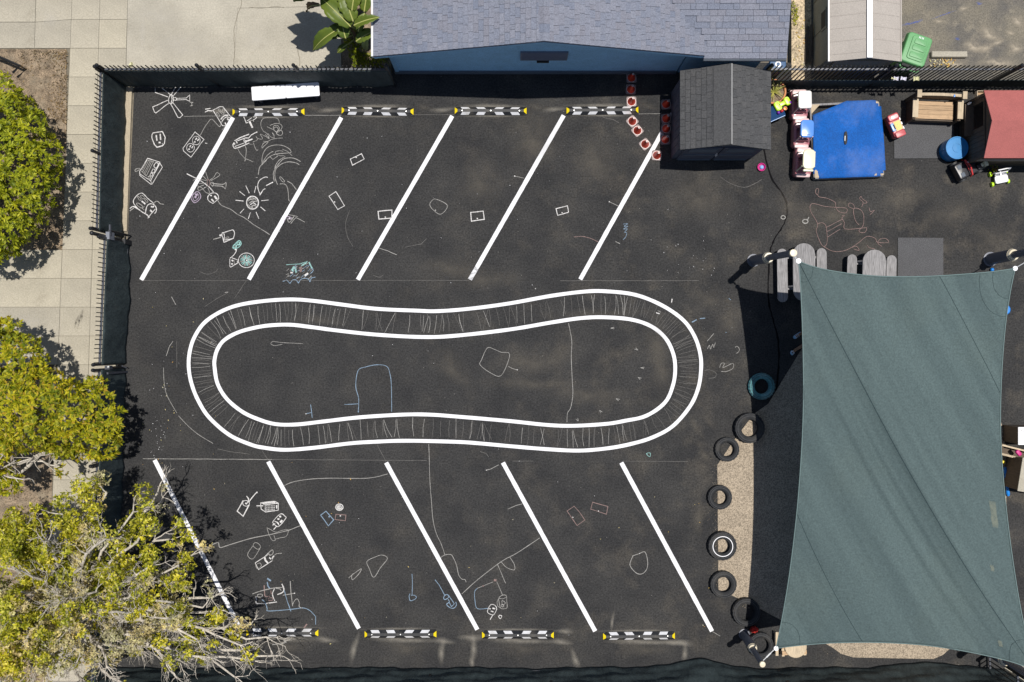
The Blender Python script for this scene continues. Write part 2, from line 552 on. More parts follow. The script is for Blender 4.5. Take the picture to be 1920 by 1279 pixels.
M['leaf_c'] = m_leaf("yellow_green_leaf", [(.11, .15, .008), (.34, .35, .012), (.60, .56, .03), (.78, .72, .16), (.22, .27, .012)], .3)
M['leaf_dry'] = m_leaf("dry_pale_leaf", [(.46, .39, .20), (.66, .58, .32), (.54, .45, .28), (.72, .68, .33)], .25, .8)
M['leaf_big'] = m_leaf("broad_leaf", [(.075, .125, .025), (.115, .175, .03), (.15, .205, .035), (.095, .14, .03)], .35, .4)
M['leaf_rib'] = mat("leaf_rib", (.42, .42, .14), .5, .1)
M['leaf_brown'] = m_leaf("withered_leaf", [(.20, .12, .07), (.28, .18, .11)], .2, .9)
M['fern'] = m_leaf("fern_leaf", [(.10, .14, .008), (.20, .25, .010), (.32, .35, .015)], .3)
M['succ'] = m_leaf("strap_leaf", [(.50, .45, .06), (.42, .42, .10), (.55, .48, .20)], .2)
M['litter'] = m_leaf("leaf_litter", [(.55, .42, .06), (.50, .28, .10), (.60, .52, .22), (.70, .66, .55), (.36, .30, .20)], .1, .8)
M['bark_chip'] = m_leaf("bark_debris", [(.11, .07, .035), (.17, .11, .05), (.30, .22, .12), (.08, .05, .03)], .05, .9)
M['skin'] = mat("skin", (.30, .16, .09), .55, .06, 9)
M['hair'] = mat("dark_hair", (.02, .015, .012), .6, .2, 30)
M['shirt'] = mat("grey_shirt", (.16, .16, .19), .9, .1, 8)
M['shorts'] = mat("purple_shorts", (.10, .065, .14), .9, .1, 8)

# ------------------------------------------------------------------ the setting
def W2(px, py):
    p = P(px, py); return (p.x, p.y)

def slab(name, pts_px, z0, z1, m, parent=None, kind='structure', inset=0.0):
    o = MB().prism([W2(*p) for p in pts_px][::-1], z0, z1, inset).build(name, m, parent)
    if kind and parent is None: tag(o, kind=kind)
    return o

g = MB().box((0, 0, -.30), (500, 500, .1)).build("ground", M['ground']); tag(g, kind='structure')

WEST = [(252, 150), (240, 430), (237, 520), (232, 700), (226, 870), (214, 1262)]
lot_px = WEST + [(2150, 1262), (2150, 158), (1484, 158), (1484, 118), (735, 118), (735, 158)]
lot_px[0] = (252, 158)
lot = slab("asphalt_lot", lot_px, -.2, 0.0, M['asphalt'])
# cracks sealed with tar
def ribbon(mb, pts, w, z=.004, zinc=0.0, jit=0.0, rr=None, taper=True):
    pts = [Vector((p[0], p[1], 0)) for p in pts]
    clean = [pts[0]]
    for p in pts[1:]:
        if (p - clean[-1]).length > 1e-4: clean.append(p)
    pts = clean
    n = len(pts)
    if n < 2:
        return z
    closed = (pts[0] - pts[-1]).length < .01 and n > 3
    L = []; Rr = []
    for i, p in enumerate(pts):
        if closed and i in (0, n - 1):
            a = pts[n - 2]; b = pts[1]
        else:
            a = pts[max(i - 1, 0)]; b = pts[min(i + 1, n - 1)]
        d1 = (p - a).normalized() if (p - a).length > 1e-6 else (b - p).normalized()
        d2 = (b - p).normalized() if (b - p).length > 1e-6 else d1
        d = (d1 + d2)
        d = d.normalized() if d.length > .2 else d1
        nn = Vector((-d.y, d.x, 0))
        c = max(.55, abs(nn.dot(Vector((-d1.y, d1.x, 0)))))
        ww = w / 2 / c
        if jit and rr: ww *= 1 + rr.uniform(-jit, jit)
        zz = z + zinc * i
        L.append((p.x + nn.x * ww, p.y + nn.y * ww, zz)); Rr.append((p.x - nn.x * ww, p.y - nn.y * ww, zz))
    fs = [(i, n + i, n + i + 1, i + 1) for i in range(n - 1)]
    mb.add(L + Rr, fs)
    return z + zinc * n

def smooth_px(pts, n=6, closed=False):
    out = []
    m = len(pts)
    rngi = range(m) if closed else range(m - 1)
    for i in rngi:
        def g(j):
            return pts[j % m] if closed else pts[max(0, min(m - 1, j))]
        p0, p1, p2, p3 = g(i - 1), g(i), g(i + 1), g(i + 2)
        for k in range(n):
            t = k / n
            out.append(tuple(.5 * (2 * p1[a] + (p2[a] - p0[a]) * t + (2 * p0[a] - 5 * p1[a] + 4 * p2[a] - p3[a]) * t * t + (3 * p1[a] - p0[a] - 3 * p2[a] + p3[a]) * t ** 3) for a in (0, 1)))
    out.append(pts[0] if closed else pts[-1])
    return out

mb = MB()
tar = smooth_px([(1428, 262), (1445, 330), (1468, 365), (1476, 392), (1470, 420), (1452, 450), (1443, 480), (1441, 560), (1447, 590), (1452, 610), (1459, 640), (1460, 690), (1452, 760)], 5)
tar = [(x + rng.uniform(-.7, .7), y) for x, y in tar]
ribbon(mb, [W2(*p) for p in tar], .038, .003, jit=.4, rr=rng)
ribbon(mb, [W2(*p) for p in smooth_px([(1443, 985), (1455, 1005), (1470, 1030), (1482, 1052)], 4)], .02, .003)
mb.build("crack", mat("tar", (.007, .007, .008), .95, .2, spec=.05), lot, fix=False)

# pavement slabs
paving = slab("pavement", [(-400, -250), (720, -250), (735, 158), (252, 158)] + WEST[1:] + [(214, 1500), (-400, 1500)], -.2, -.03, M['joint'])
fA = lambda y: 135 - .0391 * y
fB = lambda y: 187.5 - .0312 * y
fC = lambda y: 239.5 - .028 * y
rows = [37 + 53.95 * i for i in range(-5, 25)]
def pave(quad, z=0.0, m=None, gap=.0045, name="slab"):
    cx = sum(p[0] for p in quad) / 4; cy = sum(p[1] for p in quad) / 4
    c = Vector(W2(cx, cy) + (0,))
    pts = []
    for p in quad:
        w = W2(*p)
        pts.append((w[0] - c.x - math.copysign(gap, w[0] - c.x), w[1] - c.y - math.copysign(gap, w[1] - c.y)))
    o = MB().prism(pts[::-1], -.08, 0.0).build(name, m or M['concrete'], paving)
    o.location = (c.x, c.y, z + rng.uniform(-.004, .003))
    o.rotation_euler = (R(rng.uniform(-.15, .15)), R(rng.uniform(-.15, .15)), 0)
    return o
for i in range(len(rows) - 1):
    y0, y1 = rows[i], rows[i + 1]
    if y1 < -140 or y0 > 1330: continue
    pave([(fA(y0), y0), (fB(y0), y0), (fB(y1), y1), (fA(y1), y1)])
    pave([(fB(y0), y0), (fC(y0), y0), (fC(y1), y1), (fB(y1), y1)])
    if y0 < 80 or 465 < y0 < 640:
        if y0 < 80:
            pave([(67 - .03 * y0, y0 + 5), (fA(y0), y0), (fA(y1), y1), (67 - .03 * y1, y1 + (5 if y1 < 90 else 0))])
            pave([(-60, y0 + 5), (67 - .03 * y0, y0 + 5), (67 - .03 * y1, y1 + (5 if y1 < 90 else 0)), (-60, y1 + (5 if y1 < 90 else 0))])
        else:
            pave([(-70, y0), (fA(y0), y0), (fA(y1), y1), (-70, y1)])
for q in ([(239.5, -240), (456, -240), (453, -6), (239.5, -2)], [(239.5, -2), (453, -6), (446, 16), (438, 128), (236.5, 128)],
          [(456, -240), (640, -240), (640, 12), (446, 16), (453, -6)], [(446, 16), (640, 12), (640, 128), (438, 128)]):
    cx = sum(p[0] for p in q) / len(q); cy = sum(p[1] for p in q) / len(q)
    o = MB().prism([W2(cx + (p[0] - cx) * .9985, cy + (p[1] - cy) * .997) for p in q][::-1], -.08, 0.0).build("slab", M['drive'], paving)
# hair cracks of the driveway
mb = MB()
ck = [(454, -5), (452, 10), (441, 44), (439, 70), (440, 100), (437, 128)]
ck = smooth_px(ck, 5); ck = [(x + rng.uniform(-.8, .8), y) for x, y in ck]
ribbon(mb, [W2(*p) for p in ck], .012, .003)
ribbon(mb, [W2(*p) for p in smooth_px([(558, 86), (559, 100), (562, 112), (562, 124)], 5)], .014, .003)
ribbon(mb, [W2(*p) for p in smooth_px([(468, 14), (490, 16), (515, 13), (532, 15)], 5)], .010, .0032)
mb.build("hairline_crack", M['joint'], paving, fix=False)

def bed(name, px_poly, m, zt=.0, amp=.02, step=.12, parent=None):
    """uneven earth sheet filling a polygon's bounding quad"""
    xs = [W2(*p)[0] for p in px_poly]; ys = [W2(*p)[1] for p in px_poly]
    x0, x1, y0, y1 = min(xs), max(xs), min(ys), max(ys)
    nx = max(2, int((x1 - x0) / step)); ny = max(2, int((y1 - y0) / step))
    v = []; f = []
    for j in range(ny + 1):
        for i in range(nx + 1):
            edge = i in (0, nx) or j in (0, ny)
            v.append((x0 + (x1 - x0) * i / nx, y0 + (y1 - y0) * j / ny, zt + (0 if edge else rng.uniform(-amp, amp))))
    for j in range(ny):
        for i in range(nx):
            a = j * (nx + 1) + i
            f.append((a, a + 1, a + nx + 2, a + nx + 1))
    o = MB().add(v, f).build(name, m, parent, smooth=True, fix=False)
    if parent is None: tag(o, kind='structure')
    return o
bed("soil_bed", [(-300, 92.5), (124, 92.5), (124, 472), (-300, 472)], M['soil'], -.012, .008)
bed("soil_bed", [(-300, 688), (97, 688), (97, 1480), (-300, 1480)], M['soil'], -.012, .008)
bed("soil_bed", [(642, -230), (733, -230), (733, 126), (642, 126)], M['soil'], -.004, .012)
slab("kerb", [(233, 158), (248.5, 158), (238.5, 434), (224, 434)], -.2, .035, M['kerb'])
o = slab("old_asphalt_yard", [(1484, -250), (2150, -250), (2150, 157.5), (1484, 157.5)], -.2, -.004, None)
def m_yard():
    m, nt, b = new_mat("old_asphalt")
    tc = N(nt, "ShaderNodeTexCoord").outputs["Object"]
    c = mixc(nt, ramp(nt, noise(nt, tc, .55, 6, .6), .38, .6), (.098, .094, .090), (.185, .165, .128))
    c = mixc(nt, ramp(nt, noise(nt, tc, 2.4, 7, .7), .53, .70, 0, .65), c, (.28, .245, .185))
    f = noise(nt, tc, 30, 4, .75)
    c = mixc(nt, ramp(nt, f, .3, .7), mixc(nt, 1.0, c, (.55,) * 3, 'MULTIPLY'), mixc(nt, 1.0, c, (1.4,) * 3, 'MULTIPLY'))
    nt.links.new(c, b.inputs["Base Color"]); b.inputs["Roughness"].default_value = .95
    bump(nt, b, f, .6, .02)
    return m
o.data.materials.append(m_yard())
yard = o
slab("rubble_path", [(1484, -250), (1521, -250), (1521, 157), (1484, 157)], -.05, .004, M['rubble'])
SAND = [(1512, 640), (1440, 758), (1413, 777), (1376, 826), (1345, 872), (1347, 1108), (1372, 1117), (1402, 1130), (1470, 1166), (1530, 1198), (1560, 1214), (1576, 1226), (1600, 1233), (1690, 1235), (1750, 1236), (1768, 1228), (1784, 1214), (1860, 1120), (1887, 1060), (1886, 840), (1878, 795), (1800, 690), (1700, 640)]
sand = slab("sand_play_area", SAND, -.1, .010, M['sand'])

# ------------------------------------------------------------------ painted lines
UP = [((437, 221), (265, 525.5)), ((640, 221), (466.5, 524.5)), ((848, 218), (671, 525)), ((1057, 217), (881, 525)), ((1262, 212), (1088, 524.5))]
DN = [((290, 863), (447, 1173)), ((503, 866), (673, 1179)), ((724, 868), (895, 1181)), ((943, 868), (1116, 1184)), ((1165, 868), (1335, 1184))]
names = ["leftmost", "second", "third", "fourth", "rightmost"]
for grp, row in (("upper", UP), ("lower", DN)):
    for i, (a, b) in enumerate(row):
        mb = MB()
        n = 40
        rr = random.Random(i * 7 + len(grp))
        pts = [W2(a[0] + (b[0] - a[0]) * t / n, a[1] + (b[1] - a[1]) * t / n) for t in range(n + 1)]
        ribbon(mb, pts, .108, .004, jit=.045, rr=rr)
        o = mb.build("stall_line", M['white_line'], lot, fix=False)
        o["label"] = "white stall line, %s of the %s parking row" % (names[i], grp)
OUT = [(354, 690), (355.5, 662), (364, 634), (383, 606), (414, 585), (450, 572), (500, 564.5), (548, 562), (590, 565), (640, 571.5), (705, 579.5), (780, 583), (820, 584), (880, 579.5), (955, 569.5), (1035, 555), (1100, 547), (1140, 547), (1185, 552), (1222, 564), (1258, 583), (1286, 606), (1304, 635), (1313, 665), (1314.5, 692), (1309.5, 727), (1294, 762), (1262, 799), (1225, 820), (1185, 832.5), (1140, 841), (1085, 845.5), (1022, 842.5), (955, 837), (900, 832), (855, 829), (762, 827), (700, 829), (655, 832), (590, 840), (535, 844), (495, 840), (470, 834), (430, 816), (392, 783), (371, 750), (359, 719)]
INN = [(402.5, 690), (402.5, 674), (408, 655), (421, 638), (446, 624), (478, 615), (508, 610.5), (545, 609.5), (585, 614), (630, 620), (705, 628), (792, 632.5), (855, 630), (955, 618.5), (1035, 605), (1090, 597), (1135, 595.5), (1185, 600), (1222, 613), (1248, 635), (1262, 663), (1266, 691), (1262, 722), (1247, 755), (1212, 780), (1172, 789.5), (1135, 795.5), (1072, 799), (1022, 797), (955, 790), (855, 781.5), (805, 778), (755, 778), (675, 783), (605, 791), (555, 796.5), (515, 795.5), (480, 785), (452, 771), (425, 748), (408, 720)]
for nm, loop, lab in (("track_line", OUT, "outer white line of the figure-shaped track"), ("track_line", INN, "inner white line of the figure-shaped track")):
    mb = MB()
    ribbon(mb, [W2(*p) for p in smooth_px(loop, 6, True)], .095, .004, jit=.035, rr=rng)
    o = mb.build(nm, M['white_line'], lot, fix=False); o["label"] = lab

# ------------------------------------------------------------------ chalk drawings
ZC = [0.0078]
def chalk(label, groups, name="chalk_drawing"):
    """groups: list of (origin x, origin y, scale, [(code, width px, [x,y,...]), ...]) traced on the ground"""
    obs = {}
    for ox, oy, s_, strokes in groups:
        for code, w, xy in strokes:
            pts = [(ox + xy[i] / s_, oy + xy[i + 1] / s_) for i in range(0, len(xy), 2)]
            if len(pts) == 1:
                x, y = pts[0]; pts = [(x - w * .45, y - .3), (x, y), (x + w * .45, y + .2)]
            elif len(pts) > 3 and code.islower():
                cl = math.hypot(pts[0][0] - pts[-1][0], pts[0][1] - pts[-1][1]) < 1.0
                pts = smooth_px(pts[:-1] if cl else pts, 4, cl)
            else:
                q = []
                for a, b in zip(pts[:-1], pts[1:]):
                    d = math.hypot(b[0] - a[0], b[1] - a[1]); k = max(1, int(d / 9))
                    for t in range(k): q.append((a[0] + (b[0] - a[0]) * t / k + (rng.uniform(-.25, .25) if t else 0), a[1] + (b[1] - a[1]) * t / k + (rng.uniform(-.25, .25) if t else 0)))
                pts = q + [pts[-1]]
            mb = obs.setdefault(code.lower(), MB())
            ZC[0] = ribbon(mb, [W2(*p) for p in pts], w * .78 / S, ZC[0], 1.5e-6, .22, rng) + 4e-6
    keys = list(obs)
    big = MB(); idx = []
    for k in keys:
        big.add(obs[k].v, obs[k].f); idx += [keys.index(k)] * len(obs[k].f)
    me = big.mesh(name)
    for k in keys: me.materials.append(M['chalk_' + k])
    me.polygons.foreach_set("material_index", idx)
    o = link(name, me, None, lot)
    o["label"] = label
    return o
def circ(cx, cy, r, n=10, ry=None, a0=0, a1=360):
    ry = ry or r
    out = []
    for i in range(n + 1):
        a = R(a0 + (a1 - a0) * i / n)
        out += [cx + r * math.cos(a), cy + ry * math.sin(a)]
    return out
A = (240, 160, 10.656); B = (400, 190, 10.656); C = (240, 280, 10.656); D = (400, 300, 10.656); E = (400, 420, 9.133)
F = (430, 900, 7.99); G = (440, 1060, 7.99); H = (750, 1020, 7.99); Z1 = (0, 0, 1)
def crop(i, j): return (480 * i, [0, 320, 640, 959][j], 3.996)
chalk("white chalk ceiling fan in the top left corner of the lot", [A + ([
    ('W', 1.6, [545, 60, 545, 150, 800, 240]), ('W', 1.6, [690, 70, 850, 195]), ('W', 1.6, [955, 40, 865, 195]), ('W', 1.6, [1060, 40, 910, 215]),
    ('W', 1.7, [800, 305, 495, 440, 530, 540, 560, 560, 815, 365]), ('W', 1.7, [855, 380, 1000, 650, 1040, 655, 1095, 600, 900, 355]),
    ('w', 1.7, [850, 195, 815, 280, 820, 350, 855, 375, 895, 350, 910, 280, 890, 210, 850, 195]), ('w', 1.6, [860, 200, 885, 280, 860, 370]),
    ('W', 1.3, [915, 260, 955, 250, 975, 280, 960, 310, 915, 300]), ('W', 1.5, [975, 268, 1165, 262, 1235, 200, 1235, 330, 1165, 292, 975, 300]),
    ('m', 1.4, [1235, 345, 1300, 350, 1270, 370, 1280, 400, 1250, 420, 1295, 410])],)])
chalk("white chalk shield-shaped socket with two slots, near the west kerb", [A + ([
    ('W', 2.3, [480, 1000, 500, 960, 690, 930, 745, 1050, 730, 1170, 690, 1215, 580, 1245, 530, 1190, 480, 1060, 480, 1000]),
    ('W', 3, [565, 1000, 580, 1115]), ('W', 3, [645, 975, 655, 1100]), ('W', 4, [635, 1150])],)])
sock = []
for cx, cy in ((368.2, 264.2), (357.4, 277.8)):
    sock += [('w', 1.1, circ(cx, cy, 7.2, 10, 8)), ('W', 2.4, [cx - 1.5, cy - 1.0, cx + .8, cy - 5]), ('W', 2.4, [cx + 2.2, cy + .8, cx + 4.4, cy - 3.0]), ('W', 3, [cx - 2.6, cy + 2.6])]
chalk("white chalk double wall socket with a cord to a plug", [Z1 + ([('W', 1.4, [343.2, 279, 365.8, 248.2, 382.6, 262.3, 358.2, 295.5, 344.5, 284, 343.2, 279])] + sock,),
    A + ([('m', 1.2, [1450, 1000, 1530, 850, 1600, 750, 1650, 690, 1700, 700, 1830, 835, 1850, 790]), ('W', 2, [1540, 1160, 1585, 1170])],)])
chalk("white chalk plug head with windows, at the top of the first stall line", [B + ([
    ('W', 1.5, [-15, 190, 130, 115, 190, 115, 350, 320]), ('W', 1.5, [0, 195, 60, 290, 180, 490, 235, 500, 262, 480]),
    ('m', 1.1, [65, 240, 90, 235, 130, 300, 105, 320, 65, 240]), ('m', 1.1, [105, 160, 135, 165, 145, 195, 120, 205, 105, 160]), ('m', 1.1, [140, 215, 165, 205, 215, 265, 190, 275, 140, 215]), ('m', 1.1, [185, 170, 210, 160, 235, 240, 200, 230, 185, 170]),
    ('w', 3.2, [150, 370, 190, 320, 240, 290, 300, 285]), ('w', 1.6, [165, 430, 210, 360, 270, 320, 335, 340]), ('W', 3, [235, 430, 255, 475]), ('W', 3, [280, 350, 310, 385]), ('m', 1.2, [170, 580, 240, 515])],),
    A + ([('W', 1.8, [1545, 485, 1650, 468]), ('W', 2, [1540, 545, 1600, 512, 1690, 520])],)])
chalk("white chalk robot arm below the first wheel stop", [B + ([
    ('W', 1.6, [610, 315, 660, 440, 700, 430]), ('W', 1.5, [675, 400, 770, 335]), ('w', 1.3, [800, 320, 850, 315, 865, 330, 830, 365, 800, 380, 810, 410]), ('W', 3.6, [720, 400, 785, 535]), ('m', 1.4, [700, 420, 760, 390, 810, 395])],)])
chalk("loose white chalk scribble under the first wheel stop", [B + ([
    ('m', 1.0, [1320, 450, 1310, 390, 1270, 345, 1150, 330, 1010, 345, 955, 420, 955, 510, 1000, 600, 1070, 650, 1120, 750, 1040, 670]),
    ('m', 1.0, [855, 705, 880, 745, 960, 765, 985, 740, 940, 665, 1060, 715, 1110, 755, 1090, 650, 1150, 720, 1220, 730, 1180, 635, 1230, 700]),
    ('m', 1.0, [1070, 515, 1200, 575, 1270, 630, 1330, 600, 1375, 530, 1350, 470, 1250, 450, 1130, 490]),
    ('m', 1.2, [1200, 560, 1210, 500, 1280, 490, 1320, 540, 1290, 610, 1230, 600, 1210, 550, 1260, 520, 1300, 570, 1260, 640, 1340, 690, 1385, 650, 1360, 590, 1290, 600, 1270, 660, 1320, 690]),
    ('m', 1.0, [1390, 740, 1250, 750, 1150, 775, 1080, 810, 1000, 805]), ('m', 1.2, [965, 930, 1000, 850, 1080, 815, 1090, 830, 1040, 880, 970, 945]),
    ('m', 1.1, [790, 820, 870, 790, 885, 760]), ('m', 1.2, [805, 840, 830, 920, 870, 990, 895, 970])],)])
chalk("white chalk torch with trailing wires", [B + ([
    ('W', 2.2, [425, 795, 545, 730, 715, 665]), ('W', 1.6, [470, 800, 640, 740, 705, 740]), ('w', 1.7, [705, 745, 760, 680, 860, 625]), ('W', 3, [860, 622, 880, 628]),
    ('w', 2, [420, 830, 395, 870, 405, 920, 440, 945, 560, 910, 720, 840]), ('W', 1.7, [430, 910, 620, 840]), ('W', 3, [425, 860]), ('W', 2.4, [455, 800, 480, 845]), ('w', 2, [620, 760, 615, 800, 650, 845, 640, 780]), ('W', 3.4, [650, 810, 785, 760]),
    ('m', 1.1, [490, 955, 540, 1050, 645, 1160]), ('m', 1.2, [635, 895, 660, 980, 640, 1180, 630, 1200, 660, 1160, 800, 1220]), ('m', 1.0, [720, 865, 790, 865])],)])
chalk("large white chalk dolphin-like swirl above the sun drawing", [B + ([
    ('m', 1.4, [980, 1279, 975, 1150, 1010, 1020, 1100, 920, 1250, 880, 1400, 895, 1520, 960, 1555, 1025, 1480, 1040, 1260, 1060, 1120, 1120, 980, 1260]),
    ('m', 1.3, [990, 1230, 1060, 1110, 1150, 1030, 1200, 1010]), ('m', 1.1, [1240, 1050, 1250, 1010, 1340, 995, 1400, 1010]), ('m', 1.2, [1380, 965, 1490, 1010, 1575, 1095]), ('m', 1.1, [1260, 1070, 1330, 1095, 1420, 1095]), ('m', 1.1, [1130, 1110, 1190, 1170, 1290, 1100])],),
    D + ([('m', 1.8, [1065, 10, 980, 90, 925, 160, 900, 300]), ('m', 1.5, [1440, -60, 1320, 10, 1250, 110, 1230, 190, 1200, 290, 1220, 440]), ('m', 1.6, [1240, 180, 1310, 80, 1420, -20, 1600, -30, 1745, 40]), ('m', 1.5, [1720, 105, 1650, 65, 1500, 45, 1360, 90, 1260, 180, 1230, 290, 1245, 400, 1285, 500]),
         ('w', 1.6, [1090, 355, 1030, 350, 930, 410, 890, 500, 900, 600, 940, 700]), ('W', 2, [930, 710, 1000, 600, 1040, 580]), ('W', 2, [1055, 520, 1195, 450]), ('m', 1.3, [850, 355, 890, 357]), ('m', 1.2, [1335, 345, 1350, 345, 1425, 430, 1390, 445, 1335, 380, 1335, 345]),
         ('m', 1.4, [1330, 485, 1430, 490, 1480, 560, 1500, 680, 1510, 810, 1540, 830]), ('m', 1.8, [1480, 430, 1570, 480, 1660, 600])],)])
sunr = [('w', 2.6, circ(785, 860, 118, 14, 128)), ('m', 2.0, [700, 830, 740, 780, 790, 765, 850, 800, 870, 850]), ('w', 2.2, [740, 900, 800, 860, 860, 900]), ('m', 2.4, [720, 870, 780, 830, 850, 840]), ('m', 2.4, [760, 940, 810, 910, 860, 930]), ('m', 2, [730, 800, 800, 790, 850, 780]), ('m', 2.2, [700, 900, 740, 945, 800, 965])]
for a, b, c, d in ((650, 520, 720, 670), (855, 530, 822, 660), (525, 635, 635, 722), (445, 810, 605, 828), (960, 822, 1105, 806), (945, 945, 1040, 1025), (615, 985, 535, 1070), (742, 1055, 700, 1185), (855, 1045, 912, 1180)):
    sunr.append(('W', 1.5, [a, b, c, d]))
chalk("white chalk sun with nine rays", [D + (sunr,)])
chalk("white chalk radio with grille lines beside the west kerb", [C + ([
    ('W', 1.5, [235, 450, 300, 350, 395, 185, 640, 265, 455, 635, 240, 500, 235, 450]), ('W', 1.4, [640, 285, 690, 365, 485, 700, 460, 705, 240, 530, 235, 490]), ('W', 1.4, [455, 635, 475, 690]),
    ('m', 1.3, [390, 215, 280, 430]), ('m', 1.3, [420, 225, 290, 470]), ('m', 1.3, [450, 235, 320, 490]), ('m', 1.3, [480, 240, 335, 520]), ('m', 1.3, [510, 255, 370, 535]), ('m', 1.2, [380, 215, 520, 255]), ('m', 1.2, [270, 440, 370, 540]),
    ('w', 1.8, [520, 340, 560, 275, 605, 290, 600, 340, 560, 385, 520, 340]), ('W', 1.2, [500, 400, 545, 410, 520, 480, 470, 470, 500, 400]), ('W', 1.2, [460, 480, 500, 490, 480, 545, 440, 530, 460, 480]), ('m', 2.4, [400, 560, 450, 545, 440, 600, 395, 590]), ('W', 1.3, [630, 310, 560, 440, 500, 540]),
    ('m', 1.6, [250, 390, 200, 390, 150, 410, 150, 450, 190, 440, 240, 410])],)])
chalk("white chalk two-headed plug with battery cells beside the west kerb", [C + ([
    ('w', 1.7, [310, 1279, 180, 1170, 115, 1080, 120, 1010, 180, 930, 240, 890, 300, 890, 400, 990, 520, 1090]), ('w', 1.9, [350, 1279, 370, 1180, 400, 1120, 460, 1095, 530, 1120, 570, 1190, 560, 1260, 530, 1290]),
    ('m', 1.3, [205, 945, 265, 1005, 240, 1030, 195, 965, 205, 945]), ('m', 1.3, [280, 925, 330, 965, 300, 1000, 255, 945, 280, 925]), ('m', 1.3, [350, 990, 400, 1040, 380, 1070, 335, 1010, 350, 990]), ('w', 3.4, [275, 1040, 350, 1100]), ('m', 1.4, [200, 1080, 290, 1140, 265, 1180, 175, 1110, 200, 1080]), ('m', 1.3, [330, 1140, 290, 1190, 330, 1220]),
    ('W', 3, [460, 1150, 500, 1160, 520, 1140]), ('W', 2.2, [440, 1230, 495, 1275]), ('m', 1.5, [535, 1085, 550, 1050, 600, 1050, 650, 1095, 720, 1105]), ('w', 2.2, [170, 1160, 90, 1150, 40, 1190]), ('m', 2, [120, 1180, 60, 1220, 40, 1240])],),
    crop(0, 1) + ([('W', 2, [1000, 270, 1105, 335, 1120, 355]), ('W', 1.8, [1165, 290, 1130, 330, 1108, 360]), ('W', 2, [1128, 295, 1145, 315])],)])
chalk("pale chalk propeller and two eyes crossing the first stall line", [C + ([
    ('w', 2, [1175, 495, 1360, 585, 1440, 625, 1600, 740, 1660, 800, 1710, 860]), ('m', 1.2, [1550, 445, 1605, 615]), ('m', 1.2, [1500, 540, 1580, 620]), ('m', 1.2, [1635, 625, 1720, 560, 1770, 475, 1800, 480, 1830, 530, 1650, 640]), ('m', 1.2, [1460, 605, 1580, 640]), ('m', 1.3, [1420, 690, 1570, 680]),
    ('m', 1.2, [1300, 635, 1345, 600]), ('p', 1.3, [1600, 610, 1585, 680, 1600, 740, 1625, 740, 1640, 670, 1620, 620, 1600, 610]), ('m', 1.3, [1570, 755, 1425, 830, 1405, 770, 1520, 720]), ('m', 1.3, [1385, 735, 1480, 780, 1560, 870, 1640, 890]), ('m', 1.2, [1600, 780, 1640, 880]), ('m', 1.4, [1690, 665, 1650, 690, 1690, 745, 1715, 700, 1690, 665]), ('m', 1.4, [1715, 690, 1900, 710, 1945, 690]), ('m', 1.4, [1715, 735, 1880, 750, 1940, 780]),
    ('l', 1.7, [1390, 850, 1290, 920, 1260, 980, 1330, 1075, 1430, 1010, 1455, 930, 1390, 850]), ('l', 3.2, [1340, 900, 1380, 920, 1340, 960, 1370, 980]), ('l', 1.3, [1290, 930, 1330, 1040, 1420, 960, 1380, 880]),
    ('W', 1.6, [1700, 1090, 1815, 995]), ('w', 1.6, [1815, 995, 1800, 920, 1740, 880, 1660, 890, 1600, 950, 1610, 1030, 1700, 1090]), ('W', 4, [1670, 1000, 1715, 1055]), ('W', 4, [1730, 940, 1780, 1000]), ('W', 3.4, [1660, 930])],),
    D + ([('m', 1.3, [-30, 480, 180, 495, 255, 460, 240, 585, 180, 530, -30, 520]), ('m', 1.4, [90, 815, 140, 890, 200, 930, 360, 1000, 480, 1090, 620, 1160, 780, 1279])],), E + ([('m', 1.3, [665, 0, 830, 100, 970, 190])],)])
chalk("white chalk mailbox on a stick", [E + ([('m', 1.6, [0, 270, 130, 235]), ('W', 4.2, [125, 200]), ('w', 1.7, [160, 160, 300, 115, 340, 110, 365, 160, 350, 235, 330, 255, 200, 280, 170, 250, 150, 200, 155, 160, 175, 155, 190, 200, 190, 260]), ('W', 1.8, [165, 245, 185, 320, 330, 260]), ('m', 1.3, [215, 240, 260, 225, 265, 245, 220, 258, 215, 240])],)])
fan = [('w', 1.6, circ(568, 628, 135, 16, 125))]
for i in range(20):
    a = R(i * 18 + 4); fan.append(('t' if i % 3 else 'm', 2.0, [568 + 25 * math.cos(a), 628 + 23 * math.sin(a), 568 + 105 * math.cos(a), 628 + 98 * math.sin(a)]))
fan += [('w', 3, [575, 628]), ('W', 1.5, [425, 625, 320, 585]), ('W', 1.5, [425, 670, 300, 745, 285, 730, 285, 600]), ('w', 1.6, [290, 590, 350, 540, 390, 480, 400, 440]), ('m', 1.2, [360, 630, 360, 710]), ('W', 3, [315, 625, 345, 640]), ('W', 3, [310, 690, 335, 690]), ('W', 2.4, [415, 640, 425, 670]), ('W', 4, [370, 435, 400, 450]),
        ('t', 1.8, [335, 400, 435, 290, 480, 340, 440, 400, 370, 430, 335, 400]), ('t', 2, circ(370, 390, 28, 8)), ('t', 2, circ(432, 340, 26, 8)), ('t', 1.4, [350, 420, 470, 320]), ('m', 1.6, [365, 385, 380, 395])]
chalk("teal and white chalk desk fan plugged into a socket", [E + (fan,)])
pond = []
rp = random.Random(3)
for i in range(60):
    x = rp.uniform(1235, 1690); top = 760 - (x - 1235) * .18; y = rp.uniform(top, 950)
    pond.append(('b' if i % 3 == 0 else ('f' if i % 3 == 1 else 'm'), 1.0, [x, y, x + rp.uniform(30, 60), y - rp.uniform(20, 55)]))
